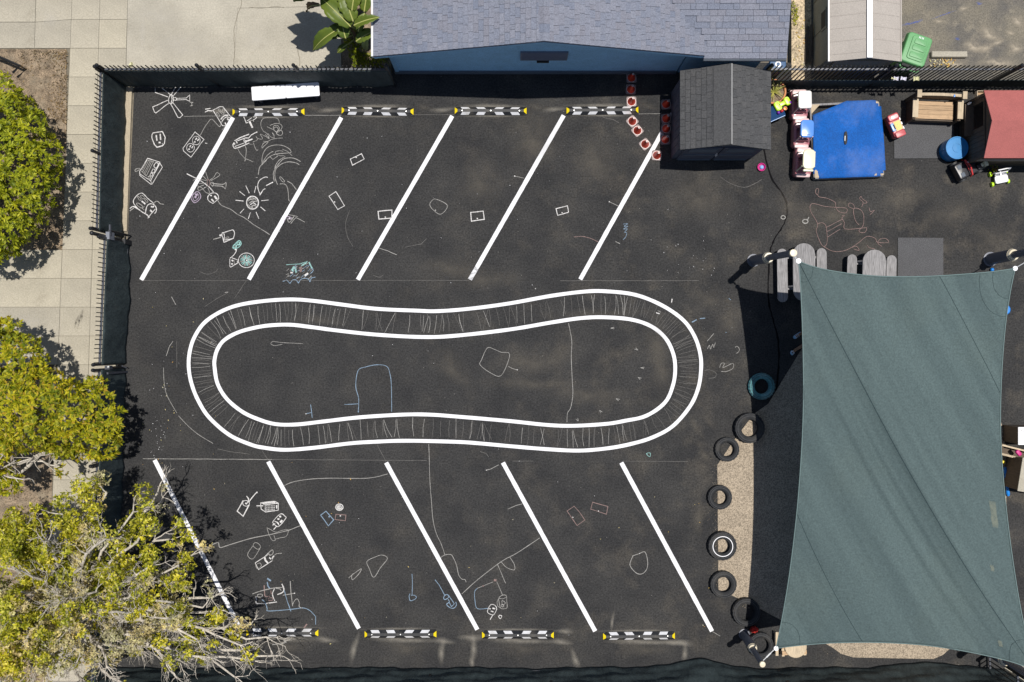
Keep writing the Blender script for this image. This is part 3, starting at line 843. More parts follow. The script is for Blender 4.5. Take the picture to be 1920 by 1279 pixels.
for a in ((1190, 990, 1260, 965, 1315, 1025), (1315, 1025, 1360, 965, 1420, 965, 1458, 1020), (1458, 1020, 1500, 955, 1580, 935, 1640, 960, 1655, 1000), (1655, 1000, 1680, 930, 1750, 915)):
    pond.append(('b', 1.6, list(a)))
pond += [('t', 3.4, [1385, 730, 1350, 790, 1370, 815]), ('t', 3.4, [1385, 735, 1410, 780, 1420, 840]), ('w', 3.4, [1320, 838, 1365, 842]), ('p', 3, [1475, 750, 1500, 780, 1515, 750, 1500, 820, 1480, 800]), ('w', 4.5, [1565, 890, 1625, 850]), ('t', 3.5, [1640, 660, 1670, 720, 1695, 770]), ('t', 3, [1510, 720, 1600, 665]), ('t', 1.4, [1250, 705, 1480, 690, 1620, 645]), ('b', 1.3, [1690, 760, 1715, 800, 1680, 850])]
chalk("blue and teal chalk pond with leaves and scalloped rim", [E + (pond,)])
dash = []
for cr in ((0, 1),):
    pass
# little notes and cords in the upper stalls
def door(label, pts, dot, code='W', w=1.6):
    x, y = dot
    chalk(label, [Z1 + ([(code, w, [q for p in pts + [pts[0]] for q in p]), (code, 2.6, [x, y])],)])
door("white chalk box with a knob in the second upper stall, nearest its wheel stop", [(657, 299), (678, 289), (683, 299), (661, 310.5)], (668, 296))
door("white chalk box with a knob in the second upper stall, halfway down", [(617, 368.5), (630, 360), (646, 386.5), (633.5, 393.5)], (627.5, 379.5))
door("white chalk box touching the third upper stall line", [(709, 397), (735, 394.5), (735, 409.5), (710.5, 411.5)], (722.5, 408), 'W', 2)
door("white chalk shield-shaped box in the third upper stall", [(806, 385), (809, 378), (817, 374), (839, 386), (826.5, 402.5), (812, 394)], (816.5, 395), 'm', 1.3)
door("thick white chalk box in the third upper stall beside the fourth line", [(882.5, 399), (906, 396.5), (908, 412), (884, 415.5)], (895, 410.5), 'W', 2.2)
door("white chalk box in the fourth upper stall", [(1042.5, 392), (1064, 386.5), (1066, 398.5), (1045.5, 404.5)], (1054, 399.5), 'W', 1.9)
chalk("blue and white chalk eye beside the second upper stall line", [D + ([('l', 1.4, [1410, 1250, 1470, 1140, 1560, 1160, 1530, 1190, 1490, 1180]), ('m', 1.4, [1480, 1180, 1520, 1255, 1620, 1130, 1550, 1200]), ('W', 3, [1525, 1170]), ('m', 1.4, [1550, 1279, 1640, 1170, 1700, 1180, 1830, 1250]), ('m', 1.1, [1510, 1100, 1620, 1120, 1690, 1140])],)])
chalk("faint chalk strokes in the upper stalls", [Z1 + ([
    ('m', 1.4, [711, 466, 727, 471, 744, 478.5]), ('f', 1, [656, 395, 648, 420, 652, 445, 662, 463]), ('f', 1, [800, 448, 790, 458, 760, 464]), ('m', 1.2, [965, 331, 983, 335]), ('W', 2.4, [965, 331]), ('m', 1.4, [1142, 379, 1160, 387.5]), ('W', 2.2, [1142.5, 379]),
    ('p', 1.4, [1076, 445, 1092, 444, 1108, 448, 1122, 454.5]), ('b', 1.1, [1168, 421, 1177, 420, 1170, 425, 1177, 425, 1169, 430, 1176, 430, 1171, 436, 1175, 437, 1173, 445, 1168, 450]), ('m', 1.6, [1154, 453.5, 1162, 457.5]),
    ('f', 1.1, [1350, 332, 1370, 345, 1395, 352, 1415, 345, 1428, 337]), ('f', 1.2, [1130, 221, 1150, 225, 1160, 231]), ('W', 1.8, [410.5, 428.0]), ('f', 1.0, [700, 517, 712, 521, 719, 516])],)])
chalk("thin straight layout lines snapped between the parking rows", [Z1 + ([
    ('M', .9, [345, 219, 437, 218]), ('M', 1.0, [570, 217, 640, 217]), ('F', 1.0, [776, 216, 852, 216]), ('M', 1.0, [1197, 214.5, 1240, 214]), ('F', .9, [268, 526.5, 466, 527]), ('F', .9, [530, 526.5, 880, 526.5]), ('F', 1.2, [1050, 527, 1310, 527]), ('M', 1.2, [268, 860.5, 510, 862]), ('F', 1.1, [510, 862, 800, 864]), ('F', 1.0, [960, 865, 1000, 865]), ('F', .9, [1165, 865, 1290, 866]),
    ('F', 1.0, [492, 846, 505, 866]), ('F', 1.0, [707, 834, 724, 866]), ('F', 1.0, [440, 560, 462, 527]), ('M', 1.0, [1335, 1184, 1350, 1193])],)])
ticks = []
so = smooth_px(OUT, 6, True)[:-1]; si = smooth_px(INN, 6, True)[:-1]
rt = random.Random(5)
i = 0.0
while i < len(so):
    a = so[int(i) % len(so)]
    b = min(si, key=lambda q: (q[0] - a[0]) ** 2 + (q[1] - a[1]) ** 2)
    # shift along the track a little so strokes are not all square
    j = (si.index(b) + rt.choice([-1, 0, 0, 0, 0, 0, 1])) % len(si); b = si[j]
    f0 = rt.uniform(.10, .2); f1 = rt.uniform(.78, .92)
    mid = ((a[0] + b[0]) / 2 + rt.uniform(-2, 2), (a[1] + b[1]) / 2 + rt.uniform(-1.5, 1.5))
    L_ = lambda t: (a[0] + (b[0] - a[0]) * t, a[1] + (b[1] - a[1]) * t)
    p0 = L_(f0); p1 = L_(f1)
    right = a[0] > 1180
    ticks.append(('f' if (right or rt.random() < .5) else 'm', rt.uniform(.7, .95), [p0[0], p0[1], mid[0], mid[1], p1[0], p1[1]]))
    i += rt.choice([.35, .5, .7, 1.0, 1.2, 1.8]) * (1.0 if 430 < a[0] < 1150 else 1.3)
chalk("thin chalk strokes drawn across the track all the way round", [Z1 + (ticks,)])
chalk("white chalk lasso-shaped board and stick inside the track", [crop(1, 2) + ([('m', 1.2, [1733, 52, 1780, 60, 1840, 85, 1895, 90, 1890, 150, 1835, 260, 1760, 240, 1680, 180, 1690, 140, 1733, 52]), ('m', 1.3, [1890, 190, 1920, 205, 1960, 218])],), Z1 + ([('W', 2, [970, 694]), ('m', 1.1, [508, 645, 512, 641, 530, 643, 550, 644, 568, 645]), ('m', 1.1, [508, 646, 515, 649, 530, 646])],)])
chalk("light blue chalk arch inside the track", [crop(1, 2) + ([('b', 1.4, [1017, 530, 1015, 340, 1005, 250, 980, 190, 905, 178, 820, 195, 765, 222, 748, 340, 770, 430, 767, 530]), ('B', 1.3, [663, 475, 767, 470]), ('B', 2.4, [767, 530])],)])
chalk("small light blue chalk key inside the track", [crop(1, 2) + ([('B', 1.4, [410, 475, 422, 575]), ('B', 1.3, [375, 545, 415, 535]), ('W', 2, [375, 545])],)])
chalk("long wavering chalk line down the right half of the track", [Z1 + ([('m', 1.3, [1066, 607, 1072, 640, 1071, 670, 1073, 715, 1074, 740, 1070, 765, 1064, 775, 1063, 792])],)])
bird = []
for x, y, a in ((1196, 657, 200), (1201, 690, 350), (1196, 708, 20), (1155, 748, 15), (1124, 770, 40), (1084, 790, 230), (1145, 616, 340)):
    for d in (0, 35):
        bird.append(('M', 1.3, [x, y, x + 7 * math.cos(R(a + d)), y + 5 * math.sin(R(a + d))]))
chalk("tiny white chalk bird tracks inside the track", [Z1 + (bird,)])
chalk("small chalk letters and doodles right of the track", [Z1 + ([
    ('m', 1.2, [1326, 655, 1330, 648, 1332, 655, 1336, 646, 1338, 652, 1341, 643]), ('m', 1.2, [1326, 640, 1338, 626]), ('m', 1.1, [1378, 652, 1382, 650, 1386, 655, 1384, 661, 1380, 663]), ('m', 1.2, [1349, 690, 1352, 682, 1358, 682, 1355, 690, 1364, 686, 1374, 682, 1374, 691, 1362, 697, 1352, 697]), ('f', 1.2, [1320, 696, 1330, 694, 1342, 700, 1340, 708, 1328, 710]), ('f', 1.0, [1358, 682, 1366, 681, 1375, 683]),
    ('B', 2.2, [1297, 605, 1306, 600]), ('B', 2.0, [1312, 598, 1322, 597]), ('b', 1.3, [1366, 560, 1370, 563]), ('W', 2.4, [1260, 561, 1259, 568]), ('W', 2, [1230, 587, 1237, 589]), ('m', 1.2, [1233, 583, 1239, 586]), ('t', 1.4, [1212, 851, 1219, 850, 1218, 857, 1212, 851]), ('B', 1.6, [1361, 624]), ('f', 1.2, [1370, 616, 1374, 614]), ('W', 1.8, [1004, 542])],)])
chalk("faint curved guide line left of the track", [Z1 + ([('m', 1.1, [307, 690, 308, 715, 312, 738, 322, 758, 332, 775]), ('m', 1.1, [335, 780, 352, 798, 372, 815, 400, 832]), ('f', 1.1, [408, 842, 430, 847, 468, 852]), ('f', 1.0, [332, 640, 332, 690]), ('m', 1.1, [312, 668, 318, 650, 325, 640]), ('m', 1.2, [322, 557, 330, 572]), ('m', 1.4, [422, 549, 428, 548.5]), ('f', 1.1, [385, 575, 408, 560, 427, 550]), ('f', 1.0, [375, 510, 390, 515, 405, 510, 408, 505])],)])
# lower stalls
chalk("long chalk cords crossing the lower stalls", [Z1 + ([
    ('m', 1.3, [533, 911, 550, 904, 580, 899, 620, 897, 690, 897, 727, 889]), ('m', 1.2, [804, 833, 805, 860, 806, 900, 809, 940, 812, 975, 818, 1000, 828, 1022, 834, 1040]), ('m', 1.3, [826, 1046, 834, 1041, 845, 1040, 850, 1046, 856, 1060, 860, 1078, 866, 1086, 872, 1087, 874, 1092]), ('m', 1.5, [866, 1114, 890, 1092, 920, 1068, 945, 1050, 968, 1038, 1000, 1017, 1012, 1009]),
    ('m', 1.2, [933, 1059, 940, 1075, 948, 1094]), ('m', 1.2, [940, 1054, 948, 1063, 958, 1068, 965, 1068, 964, 1058, 956, 1045]), ('m', 1.4, [912, 882, 920, 880, 935, 872]), ('m', 1.2, [952, 955, 968, 948, 980, 945]), ('W', 1.8, [912, 882]), ('f', 1.1, [900, 847, 912, 851, 916, 857])],)])
chalk("white chalk lighter with a wire in the first lower stall", [F + ([('W', 2.2, [210, 310, 120, 470, 210, 545, 300, 375]), ('w', 1.5, [205, 330, 215, 380, 265, 395, 300, 370, 295, 330, 250, 310, 205, 330]), ('w', 2, [290, 340, 340, 270, 410, 190]), ('W', 3, [405, 188, 425, 190]), ('w', 2.4, [260, 245, 290, 285, 285, 320, 270, 345]), ('W', 3, [240, 350, 270, 360])],)])
plug = [('W', 2.2, [410, 390, 510, 390]), ('W', 1.6, [470, 345, 540, 375, 540, 480, 480, 440, 470, 345]), ('W', 2.2, [480, 345, 680, 322]), ('W', 1.6, [540, 375, 735, 350, 735, 455, 540, 485]), ('W', 1.5, [680, 322, 735, 350]), ('W', 2.8, [500, 358, 690, 335]), ('W', 3, [710, 380, 712, 430])]
for x in range(560, 680, 22):
    for y in range(385, 470, 25): plug.append(('W', 1.7, [x, y, x + 8, y + 12]))
chalk("white chalk grater-like box with a handle in the first lower stall", [F + (plug,)])
chalk("white chalk tilted plug with two prongs in the first lower stall", [F + ([('w', 1.7, [770, 510, 660, 620, 670, 660, 740, 700, 845, 580, 840, 550, 770, 510]), ('W', 4, [765, 550]), ('W', 4, [738, 588]), ('W', 4.4, [765, 640, 795, 605]), ('W', 2, [650, 680, 690, 655]), ('W', 2, [665, 745, 715, 690]), ('w', 2, [680, 620, 730, 640, 745, 680]), ('W', 3, [715, 635, 740, 660])],)])
chalk("long chalk cord with a boat shape in the first lower stall", [Z1 + ([('m', 1.7, [388, 1026, 402, 1020, 410, 1018, 413, 1027, 430, 1022, 470, 1010, 505, 1003, 540, 995, 558, 988, 564, 986])],), F + ([('m', 1.1, [565, 715, 590, 800, 640, 900, 690, 905, 670, 830]), ('m', 1.1, [570, 720, 630, 750, 705, 785, 780, 760, 870, 745, 885, 780, 850, 850, 760, 870, 690, 890])],)])
chalk("faint chalk battery outline in the first lower stall", [F + ([('m', 1.2, [360, 985, 275, 1120, 355, 1185, 460, 1030]), ('m', 1.2, [360, 985, 380, 945, 420, 945, 465, 985, 465, 1020, 430, 1040, 390, 1020, 360, 985])],)])
chalk("white chalk glue bottle in the first lower stall", [F + ([('W', 1.4, [390, 1245, 530, 1155, 590, 1095]), ('W', 1.4, [390, 1245, 440, 1345, 640, 1215]), ('m', 1.2, [400, 1279, 460, 1245, 480, 1290, 425, 1330, 400, 1279]), ('w', 4, [530, 1160, 545, 1210, 580, 1245]), ('m', 1.4, [590, 1095, 640, 1050, 660, 1070, 650, 1110, 600, 1140]), ('W', 3, [600, 1165, 630, 1190]), ('W', 3, [640, 1180, 670, 1140]), ('m', 1.2, [640, 1215, 680, 1130, 720, 1105, 790, 1100]), ('m', 1.4, [540, 1150, 600, 1110, 620, 1130])],)])
chalk("pink, white and blue chalk machine beside the lower left wheel stop", [G + ([
    ('b', 4, [490, 200, 545, 235]), ('b', 3, [490, 250, 500, 310, 530, 350]), ('p', 2.4, [445, 300, 450, 400, 460, 465, 525, 465]), ('m', 1.8, [270, 430, 400, 385, 600, 340, 720, 335]), ('w', 2.6, [710, 280, 740, 360, 715, 410, 640, 440]), ('w', 1.8, [600, 350, 570, 420, 580, 480, 605, 535]), ('m', 1.7, [620, 345, 680, 355, 700, 380]), ('p', 1.6, [545, 380, 550, 430, 570, 430]), ('W', 3, [325, 470, 330, 530]), ('W', 2, [320, 540, 330, 575, 450, 575, 635, 550]), ('p', 1.6, [510, 495, 565, 490, 570, 525, 515, 530, 510, 495]), ('m', 1.6, [350, 440, 410, 435, 410, 470, 350, 475, 350, 440]), ('m', 1.3, [380, 485, 410, 480, 410, 500]),
    ('m', 1.7, [835, 240, 845, 400, 870, 615]), ('m', 1.6, [725, 450, 900, 420]), ('W', 2.4, [898, 420]), ('b', 1.6, [745, 375, 790, 540, 845, 690]), ('b', 1.7, [410, 515, 460, 560, 490, 650, 500, 685, 700, 675, 900, 655, 1030, 640, 1130, 680, 1215, 770]), ('B', 1.5, [1215, 770, 1215, 890]), ('m', 1.4, [870, 590, 900, 530, 940, 505, 970, 560, 970, 620, 1020, 645]), ('p', 3, [1040, 940, 1085, 880]), ('m', 1.8, [565, 1190, 740, 1170, 785, 1110]), ('m', 2.4, [735, 1120, 775, 1160])],)])
chalk("light blue chalk box with a knob in the second lower stall", [F + ([('B', 1.8, [1370, 530, 1450, 470, 1565, 600, 1485, 690, 1370, 530]), ('B', 3, [1498, 552])],)])
chalk("pink chalk box with a knob in the second lower stall", [F + ([('P', 1.7, [1600, 515, 1748, 528, 1740, 612, 1585, 595, 1600, 515]), ('W', 2.6, [1665, 540])],)])
chalk("white chalk coil disc in the second lower stall", [F + ([('w', 2, circ(1650, 410, 55, 10, 48)), ('w', 1.8, circ(1650, 412, 30, 8, 25)), ('w', 1.8, circ(1648, 412, 12, 6)), ('m', 2, circ(1650, 411, 43, 9, 37, 20, 300))],)])
chalk("white chalk kite outline in the second lower stall", [crop(1, 3) + ([('m', 1.3, [832, 375, 900, 340, 935, 328, 970, 335, 983, 360, 935, 420, 883, 495, 850, 430, 832, 375])],)])
chalk("white chalk pod shape in the second lower stall", [crop(1, 3) + ([('m', 1.3, [695, 500, 730, 470, 790, 430, 770, 470, 725, 512, 718, 485, 730, 465])],)])
chalk("light blue chalk balloon on a string in the second lower stall", [H + ([('b', 1.4, [180, 450, 187, 600, 182, 765]), ('b', 1.5, [150, 745, 138, 790, 158, 852, 230, 825, 245, 795, 215, 770, 165, 770])],)])
chalk("light blue chalk lamp beside the third lower stall line", [H + ([('b', 1.5, [525, 538, 590, 620, 670, 770]), ('b', 1.8, [655, 800, 690, 760, 730, 775, 720, 810, 670, 835, 655, 800]), ('b', 1.5, [730, 775, 790, 860, 815, 900]), ('b', 1.7, [720, 830, 740, 870, 700, 905, 740, 950, 800, 965, 845, 920, 835, 870]), ('B', 1.5, [740, 880, 770, 940, 815, 900])],)])
chalk("chalk wall socket, cup and bulb joined by wires in the third lower stall", [H + ([
    ('p', 5.5, [1425, 545]), ('m', 1.2, [1395, 570, 1270, 620, 1160, 665]), ('b', 1.4, [1160, 665, 1118, 720, 1125, 860, 1160, 970, 1320, 965]), ('P', 3, [1245, 630]), ('m', 1.2, [1450, 565, 1500, 680, 1535, 765]),
    ('m', 1.3, [1480, 815, 1530, 770, 1590, 775, 1600, 860, 1605, 950, 1570, 970, 1510, 965, 1490, 900, 1480, 815]), ('m', 1.2, [1480, 815, 1540, 825, 1590, 800]), ('m', 1.2, [1480, 820, 1455, 870, 1465, 930, 1500, 960]), ('m', 1.2, [1530, 850, 1580, 885, 1535, 915, 1530, 850]), ('m', 1.4, circ(1535, 925, 20, 7)),
    ('w', 1.4, [1360, 910, 1420, 920, 1450, 970, 1420, 1040, 1390, 1065, 1320, 1035, 1315, 990, 1360, 910]), ('W', 3, [1385, 960, 1425, 975]), ('W', 3, [1360, 1005, 1400, 1020]), ('W', 2.6, [1348, 972]), ('W', 2, [1390, 1065, 1350, 1135]), ('w', 1.6, [1490, 1070, 1525, 1080, 1505, 1120, 1480, 1095, 1490, 1070])],)])
chalk("pink chalk door in the fourth lower stall", [crop(2, 3) + ([('P', 1.6, [412, -2, 465, -38, 500, 0, 545, 65, 487, 107, 412, -2]), ('W', 2.4, [456, 45])],)])
chalk("pink chalk card in the fourth lower stall", [Z1 + ([('P', 1.6, [1111, 942, 1139.5, 950, 1137, 964.5, 1107.5, 955, 1111, 942]), ('W', 2, [1122, 958.5])],)])
chalk("white chalk jug outline in the fourth lower stall", [crop(2, 3) + ([('m', 1.5, [900, 335, 950, 318, 995, 305, 1015, 370, 1010, 430, 975, 468, 930, 462, 885, 410, 890, 370, 905, 335])],)])
chalk("pink chalk figures scrawled north of the shade sail", [crop(3, 1) + ([
    ('p', 1.2, [375, 190, 355, 170, 360, 140, 378, 145, 375, 195, 440, 210, 500, 240, 505, 275, 530, 310, 580, 320, 585, 285, 500, 278, 420, 270, 330, 250, 315, 300, 370, 400, 360, 460, 405, 565, 440, 545, 435, 430, 410, 395, 370, 400]),
    ('p', 1.2, [430, 430, 560, 365]), ('p', 1.2, [440, 460, 550, 400]), ('p', 1.2, [445, 500, 540, 440]), ('p', 1.2, [550, 340, 570, 340, 550, 360, 570, 390, 575, 440, 690, 435, 735, 430, 725, 465, 690, 465, 680, 450, 710, 415, 715, 340, 690, 295, 640, 290, 650, 370, 680, 410]), ('p', 1.1, [640, 290, 600, 270, 610, 245, 640, 260, 645, 290]), ('p', 1.1, [700, 275, 710, 240, 685, 215, 695, 195, 705, 215, 740, 240, 715, 250]), ('p', 1.1, [755, 280, 765, 310, 795, 300, 760, 335]),
    ('p', 1.2, [405, 565, 480, 605, 560, 605, 620, 580, 680, 540, 740, 495, 800, 510, 820, 540, 900, 540, 880, 512, 840, 515, 820, 545, 850, 570]), ('p', 1.1, [620, 580, 660, 570, 680, 600, 640, 590]), ('p', 1.1, [740, 560, 755, 580, 800, 590])],)])
chalk("two grey chalk smudge rings by the tar crack", [crop(3, 1) + ([('m', 2, circ(112, 353, 16, 7, 13)), ('m', 2.4, circ(278, 383, 20, 7, 15)), ('m', 2, [290, 380, 305, 350])],)])
# dust and scuffs
def decal(name, cx, cy, lx, ly, ang, m, parent, label=None, z=.0030, n=14):
    """oval film with a faded rim (attribute 'edge')"""
    v = [(0, 0, 0)]; e = [1.0]; f = []
    rings = ((.3, .72), (.62, .30), (1.0, 0.0))
    for k, (r, a) in enumerate(rings):
        for i in range(n):
            t = 2 * math.pi * i / n
            w = r * (1 + (.12 * math.sin(3 * t + cx) if k else 0))
            v.append((lx / S / 2 * w * math.cos(t), ly / S / 2 * w * math.sin(t), 0)); e.append(a)
    f += [(0, 1 + i, 1 + (i + 1) % n) for i in range(n)]
    for k in range(2):
        for i in range(n):
            a = 1 + k * n + i; b = 1 + k * n + (i + 1) % n
            f.append((a, a + n, b + n, b))
    me = bpy.data.meshes.new(name); me.from_pydata(v, [], f); me.update()
    at = me.attributes.new("edge", 'FLOAT', 'POINT'); at.data.foreach_set("value", e)
    o = link(name, me, m, parent)
    p = P(cx, cy)
    DZ[0] += 2e-5
    o.location = (p.x, p.y, z + DZ[0]); o.rotation_euler = (0, 0, -R(ang))
    if label: o["label"] = label
    return o
DZ = [0.0]
STOPS_U = [(437, 570, 210.5), (640, 776, 209), (852, 988, 208.5), (1061, 1198, 207.5)]
STOPS_D = [(460, 599, 1187), (682, 820, 1189.5), (902, 1040, 1191), (1128, 1268, 1193)]
for a, b, y in STOPS_U:
    c = (a + b) / 2
    decal("dust_stain", c, y - 9, 150, 10, 0, M['dust'], lot); decal("dust_stain", c, y + 9, 130, 8, 0, M['dust'], lot)
    decal("dust_stain", a - 22, y - 2, 60, 12, -6, M['dust'], lot); decal("dust_stain", b + 18, y - 8, 46, 16, 10, M['dust2'], lot)
for a, b, y in STOPS_D:
    c = (a + b) / 2
    decal("dust_stain", c, y - 9, 175, 9, 0, M['dust'], lot); decal("dust_stain", c + 4, y + 11, 160, 14, 2, M['dust'], lot); decal("dust_stain", c + 10, y + 24, 120, 34, 0, M['dust2'], lot)
    decal("dust_stain", b + 12, y + 13, 50, 15, 6, M['dust'], lot)
for x, y, lx, ly, an in ((888, 1214, 16, 60, 0), (885, 1240, 14, 34, 0), (828, 1222, 16, 60, 5), (664, 1216, 16, 70, 15), (1078, 1236, 16, 50, -20), (1284, 1224, 14, 46, 5), (1262, 1205, 60, 14, 0), (1148, 1165, 8, 44, 8), (1060, 1184, 40, 14, 0), (885, 1196, 60, 16, 0), (1305, 800, 60, 20, 60), (1318, 850, 20, 60, -30), (1310, 965, 20, 110, 3), (1330, 560, 90, 50, 0), (1368, 600, 60, 90, 0), (1330, 790, 50, 20, 40)):
    decal("dust_stain", x, y, lx, ly, an, M['dust'] if y > 1100 else M['dust2'], lot)
for x, y, lx, ly, an in ((1120, 590, 220, 30, -4), (900, 520, 180, 60, 0), (840, 500, 120, 50, 0), (1000, 260, 120, 160, 20), (900, 340, 100, 120, 20), (1120, 300, 130, 120, 30), (1310, 370, 160, 120, 0), (850, 690, 120, 60, 45), (1000, 680, 200, 60, -10), (1000, 720, 260, 30, 0), (1230, 640, 60, 120, 0), (1560, 400, 160, 70, -10), (1700, 370, 160, 60, -20), (1780, 400, 160, 70, -30), (1860, 440, 120, 60, 0), (1640, 470, 150, 60, 0), (1820, 350, 110, 40, 20), (1480, 380, 80, 90, 0), (1770, 460, 50, 50, 0), (600, 600, 120, 24, 5), (1240, 690, 50, 140, 0), (1100, 740, 200, 40, 0)):
    decal("dust_stain", x, y, lx, ly, an, M['dust2'], lot)
for x, y, lx, ly, an in ((149, 600, 7, 44, 14), (143, 604, 6, 34, 18), (154, 592, 5, 30, 10)):
    decal("scuff_mark", x, y, lx, ly, an, M['scuff'], paving, z=.006)
for x, y, lx, ly, an in ((1908, 40, 34, 26, 20), (1855, 65, 60, 30, 25), (1846, 90, 44, 22, -20), (1870, 80, 36, 14, -30), (1806, 16, 26, 12, -20), (1825, 88, 60, 30, 10), (1760, 40, 26, 10, 0), (1895, 62, 24, 12, 0), (1790, 120, 60, 26, 0), (1870, 118, 90, 24, 0), (1905, 90, 40, 26, 0)):
    decal("sandy_patch", x, y, lx, ly, an, M['blotch'], yard, z=.000)
for x, y, lx, ly, an in ((1705, 45, 40, 6, -14), (1720, 41, 26, 6, -20), (1836, 7, 14, 8, 0), (1795, 73, 12, 8, 0), (1770, 28, 60, 3, -20)):
    decal("paint_mark", x, y, lx, ly, an, M['bluepaint'], yard, z=.004)
for x, y, lx, ly, an in ((268, 55, 16, 130, 3), (340, 90, 180, 60, 0), (300, 30, 120, 50, 0), (95, 30, 60, 60, 0), (480, 70, 60, 100, 0), (60, 600, 100, 40, 0), (340, 75, 90, 40, 0)):
    decal("pale_patch", x, y, lx, ly, an, m_decal("worn_concrete%d" % x, (.60, .57, .51), .4, 2.0, .3, .7), paving, z=.007)

# ------------------------------------------------------------------ fences
FH = 1.5       # top rail height
pk = MB().box((0, 0, .93), (.021, .021, 1.74))
pk.add([(-.0085, -.0085, 1.80), (.0085, -.0085, 1.80), (.0085, .0085, 1.80), (-.0085, .0085, 1.80), (0, 0, 1.83)], [(0, 1, 4), (1, 2, 4), (2, 3, 4), (3, 0, 4)])
PICKET = pk.mesh("picket"); PICKET.materials.append(M['iron'])
pst = MB().box((0, 0, .9), (.06, .06, 1.8)); pst.lathe([(.03, 1.8), (.045, 1.83), (.045, 1.87), (.02, 1.90), (.0, 1.91)], seg=10, cap=False)
POST = pst.mesh("post"); POST.materials.append(M['iron'])
def fence(label, a, b, posts=(0.0, 1.0), screen=None, spacing=.108, side=1, group="iron picket fences"):
    """a, b: rail end points in plan. screen: (z0, z1, bottom function) cloth hung on the +side normal"""
    a = Vector((a[0], a[1], 0)); b = Vector((b[0], b[1], 0))
    d = b - a; L = d.length; u = d / L
    ang = math.atan2(u.y, u.x)
    root = thing("picket_fence", label, "fence", a, ang, group)
    for z, hh in ((.12, .03), (FH, .035)):
        MB().box((L / 2, 0, z), (L, .045, hh)).build("rail", M['rail'], root)
    for t in posts:
        o = link("post", POST, None, root); o.location = (L * t, 0, 0)
    n = int(L / spacing)
    for i in range(n):
        x = (i + .5) * L / n
        if min(abs(x - L * t) for t in posts) < .045: continue
        o = link("picket", PICKET, None, root); o.location = (x, 0, 0)
        o.rotation_euler = (R(rng.uniform(-.4, .4)), R(rng.uniform(-.4, .4)), 0)
    if screen:
        z0, z1, fn = screen
        nx = max(8, int(L / .07)); nz = 16
        v = []; f = []
        for j in range(nz + 1):
            for i in range(nx + 1):
                x = L * i / nx; t = j / nz
                off, lift = fn(x, L, t)
                v.append((x, side * (.026 + off), z0 + lift + (z1 - z0 - lift) * t))
        for j in range(nz):
            for i in range(nx):
                q = j * (nx + 1) + i
                f.append((q, q + 1, q + nx + 2, q + nx + 1))
        o = MB().add(v, f).build("windscreen", M['screen'], root, smooth=True, fix=False)
        md = o.modifiers.new("thickness", 'SOLIDIFY'); md.thickness = .004
    return root
def folds(seed, amp=.025, slump=0.0):
    ra = random.Random(seed)
    ph = [(ra.uniform(1.5, 9), ra.uniform(0, 6.28), ra.uniform(.3, 1)) for _ in range(6)]
    def fn(x, L, t):
        s_ = sum(w * math.sin(k * x + p + t * 2.2 * math.sin(p)) for k, p, w in ph) / 3
        return amp * (.6 + s_) * (1 - t) ** .45 + .006 * math.sin(23 * x + 4 * t) * (1 - t), slump * max(0, math.sin(1.3 * x + ph[0][1]))
    return fn
rp_ = lambda x, y: P(x, y, FH)
def f2(px, py): p = rp_(px, py); return (p.x, p.y)
fence("black picket fence with dark green screen along the driveway, left of the blue house", f2(193, 130.5), f2(727, 130.5), (0, .345, .68, 1), (.06, 1.47, folds(1, .03)), side=-1)
fence("west picket fence with screen, part north of the open gate latch", f2(189, 133), f2(181.5, 432), (0, .52, 1), (.08, 1.46, folds(2, .022)), side=1)
fence("west picket fence with screen, part between latch and small trees", f2(196.5, 447), f2(186.5, 684), (0, 1), (.05, 1.46, folds(3, .07)), side=1)
fence("west picket fence with screen, lower part under the trees", f2(186, 694), f2(172, 1285), (0, .3, .66, 1), (.04, 1.46, folds(4, .04)), side=1)
fence("picket fence with low dark skirt behind the toy cars and playhouse", f2(1440, 130.5), f2(1990, 130.5), (0, .42, .84, 1), (.03, .62, folds(5, .02)), side=-1)
def south_fn(x, L, t):
    px = 960 + (x - 10.7) * S
    bul = 0.0; lift = 0.0
    for c, w, a in ((1312, 55, .20), (1755, 70, .10), (1240, 80, .05), (1690, 50, .08), (740, 14, .03), (560, 40, .02)):
        bul += a * math.exp(-((px - c) / w) ** 2)
    s_ = .018 * math.sin(2.1 * x) + .012 * math.sin(5.3 * x + 1) + .008 * math.sin(11 * x)
    return (bul + .03 + s_) * (1 - t) ** 1.3 + (.016 * math.sin(3.1 * x + 9 * t) + .010 * math.sin(1.3 * x + 21 * t) + .006 * math.sin(7.7 * x - 15 * t)) * min(1, t * 5), lift
fence("long south picket fence covered by a dark green screen at the bottom edge", (-10.7, -8.44), (12.65, -8.44), (0, .12, .25, .37, .5, .62, .75, .87, 1), (.03, 1.46, south_fn), side=1)
fence("short picket fence in the bottom right corner beside pale paving", f2(1908, 1262), f2(1914, 1420), (0, 1), None)
slab("corner_paving", [(1890, 1268), (2150, 1268), (2150, 1600), (1890, 1600)], -.2, .002, M['concrete'])
slab("corner_paving", [(1884, 1215), (2150, 1215), (2150, 1261), (1884, 1261)], -.19, .003, M['concrete'])

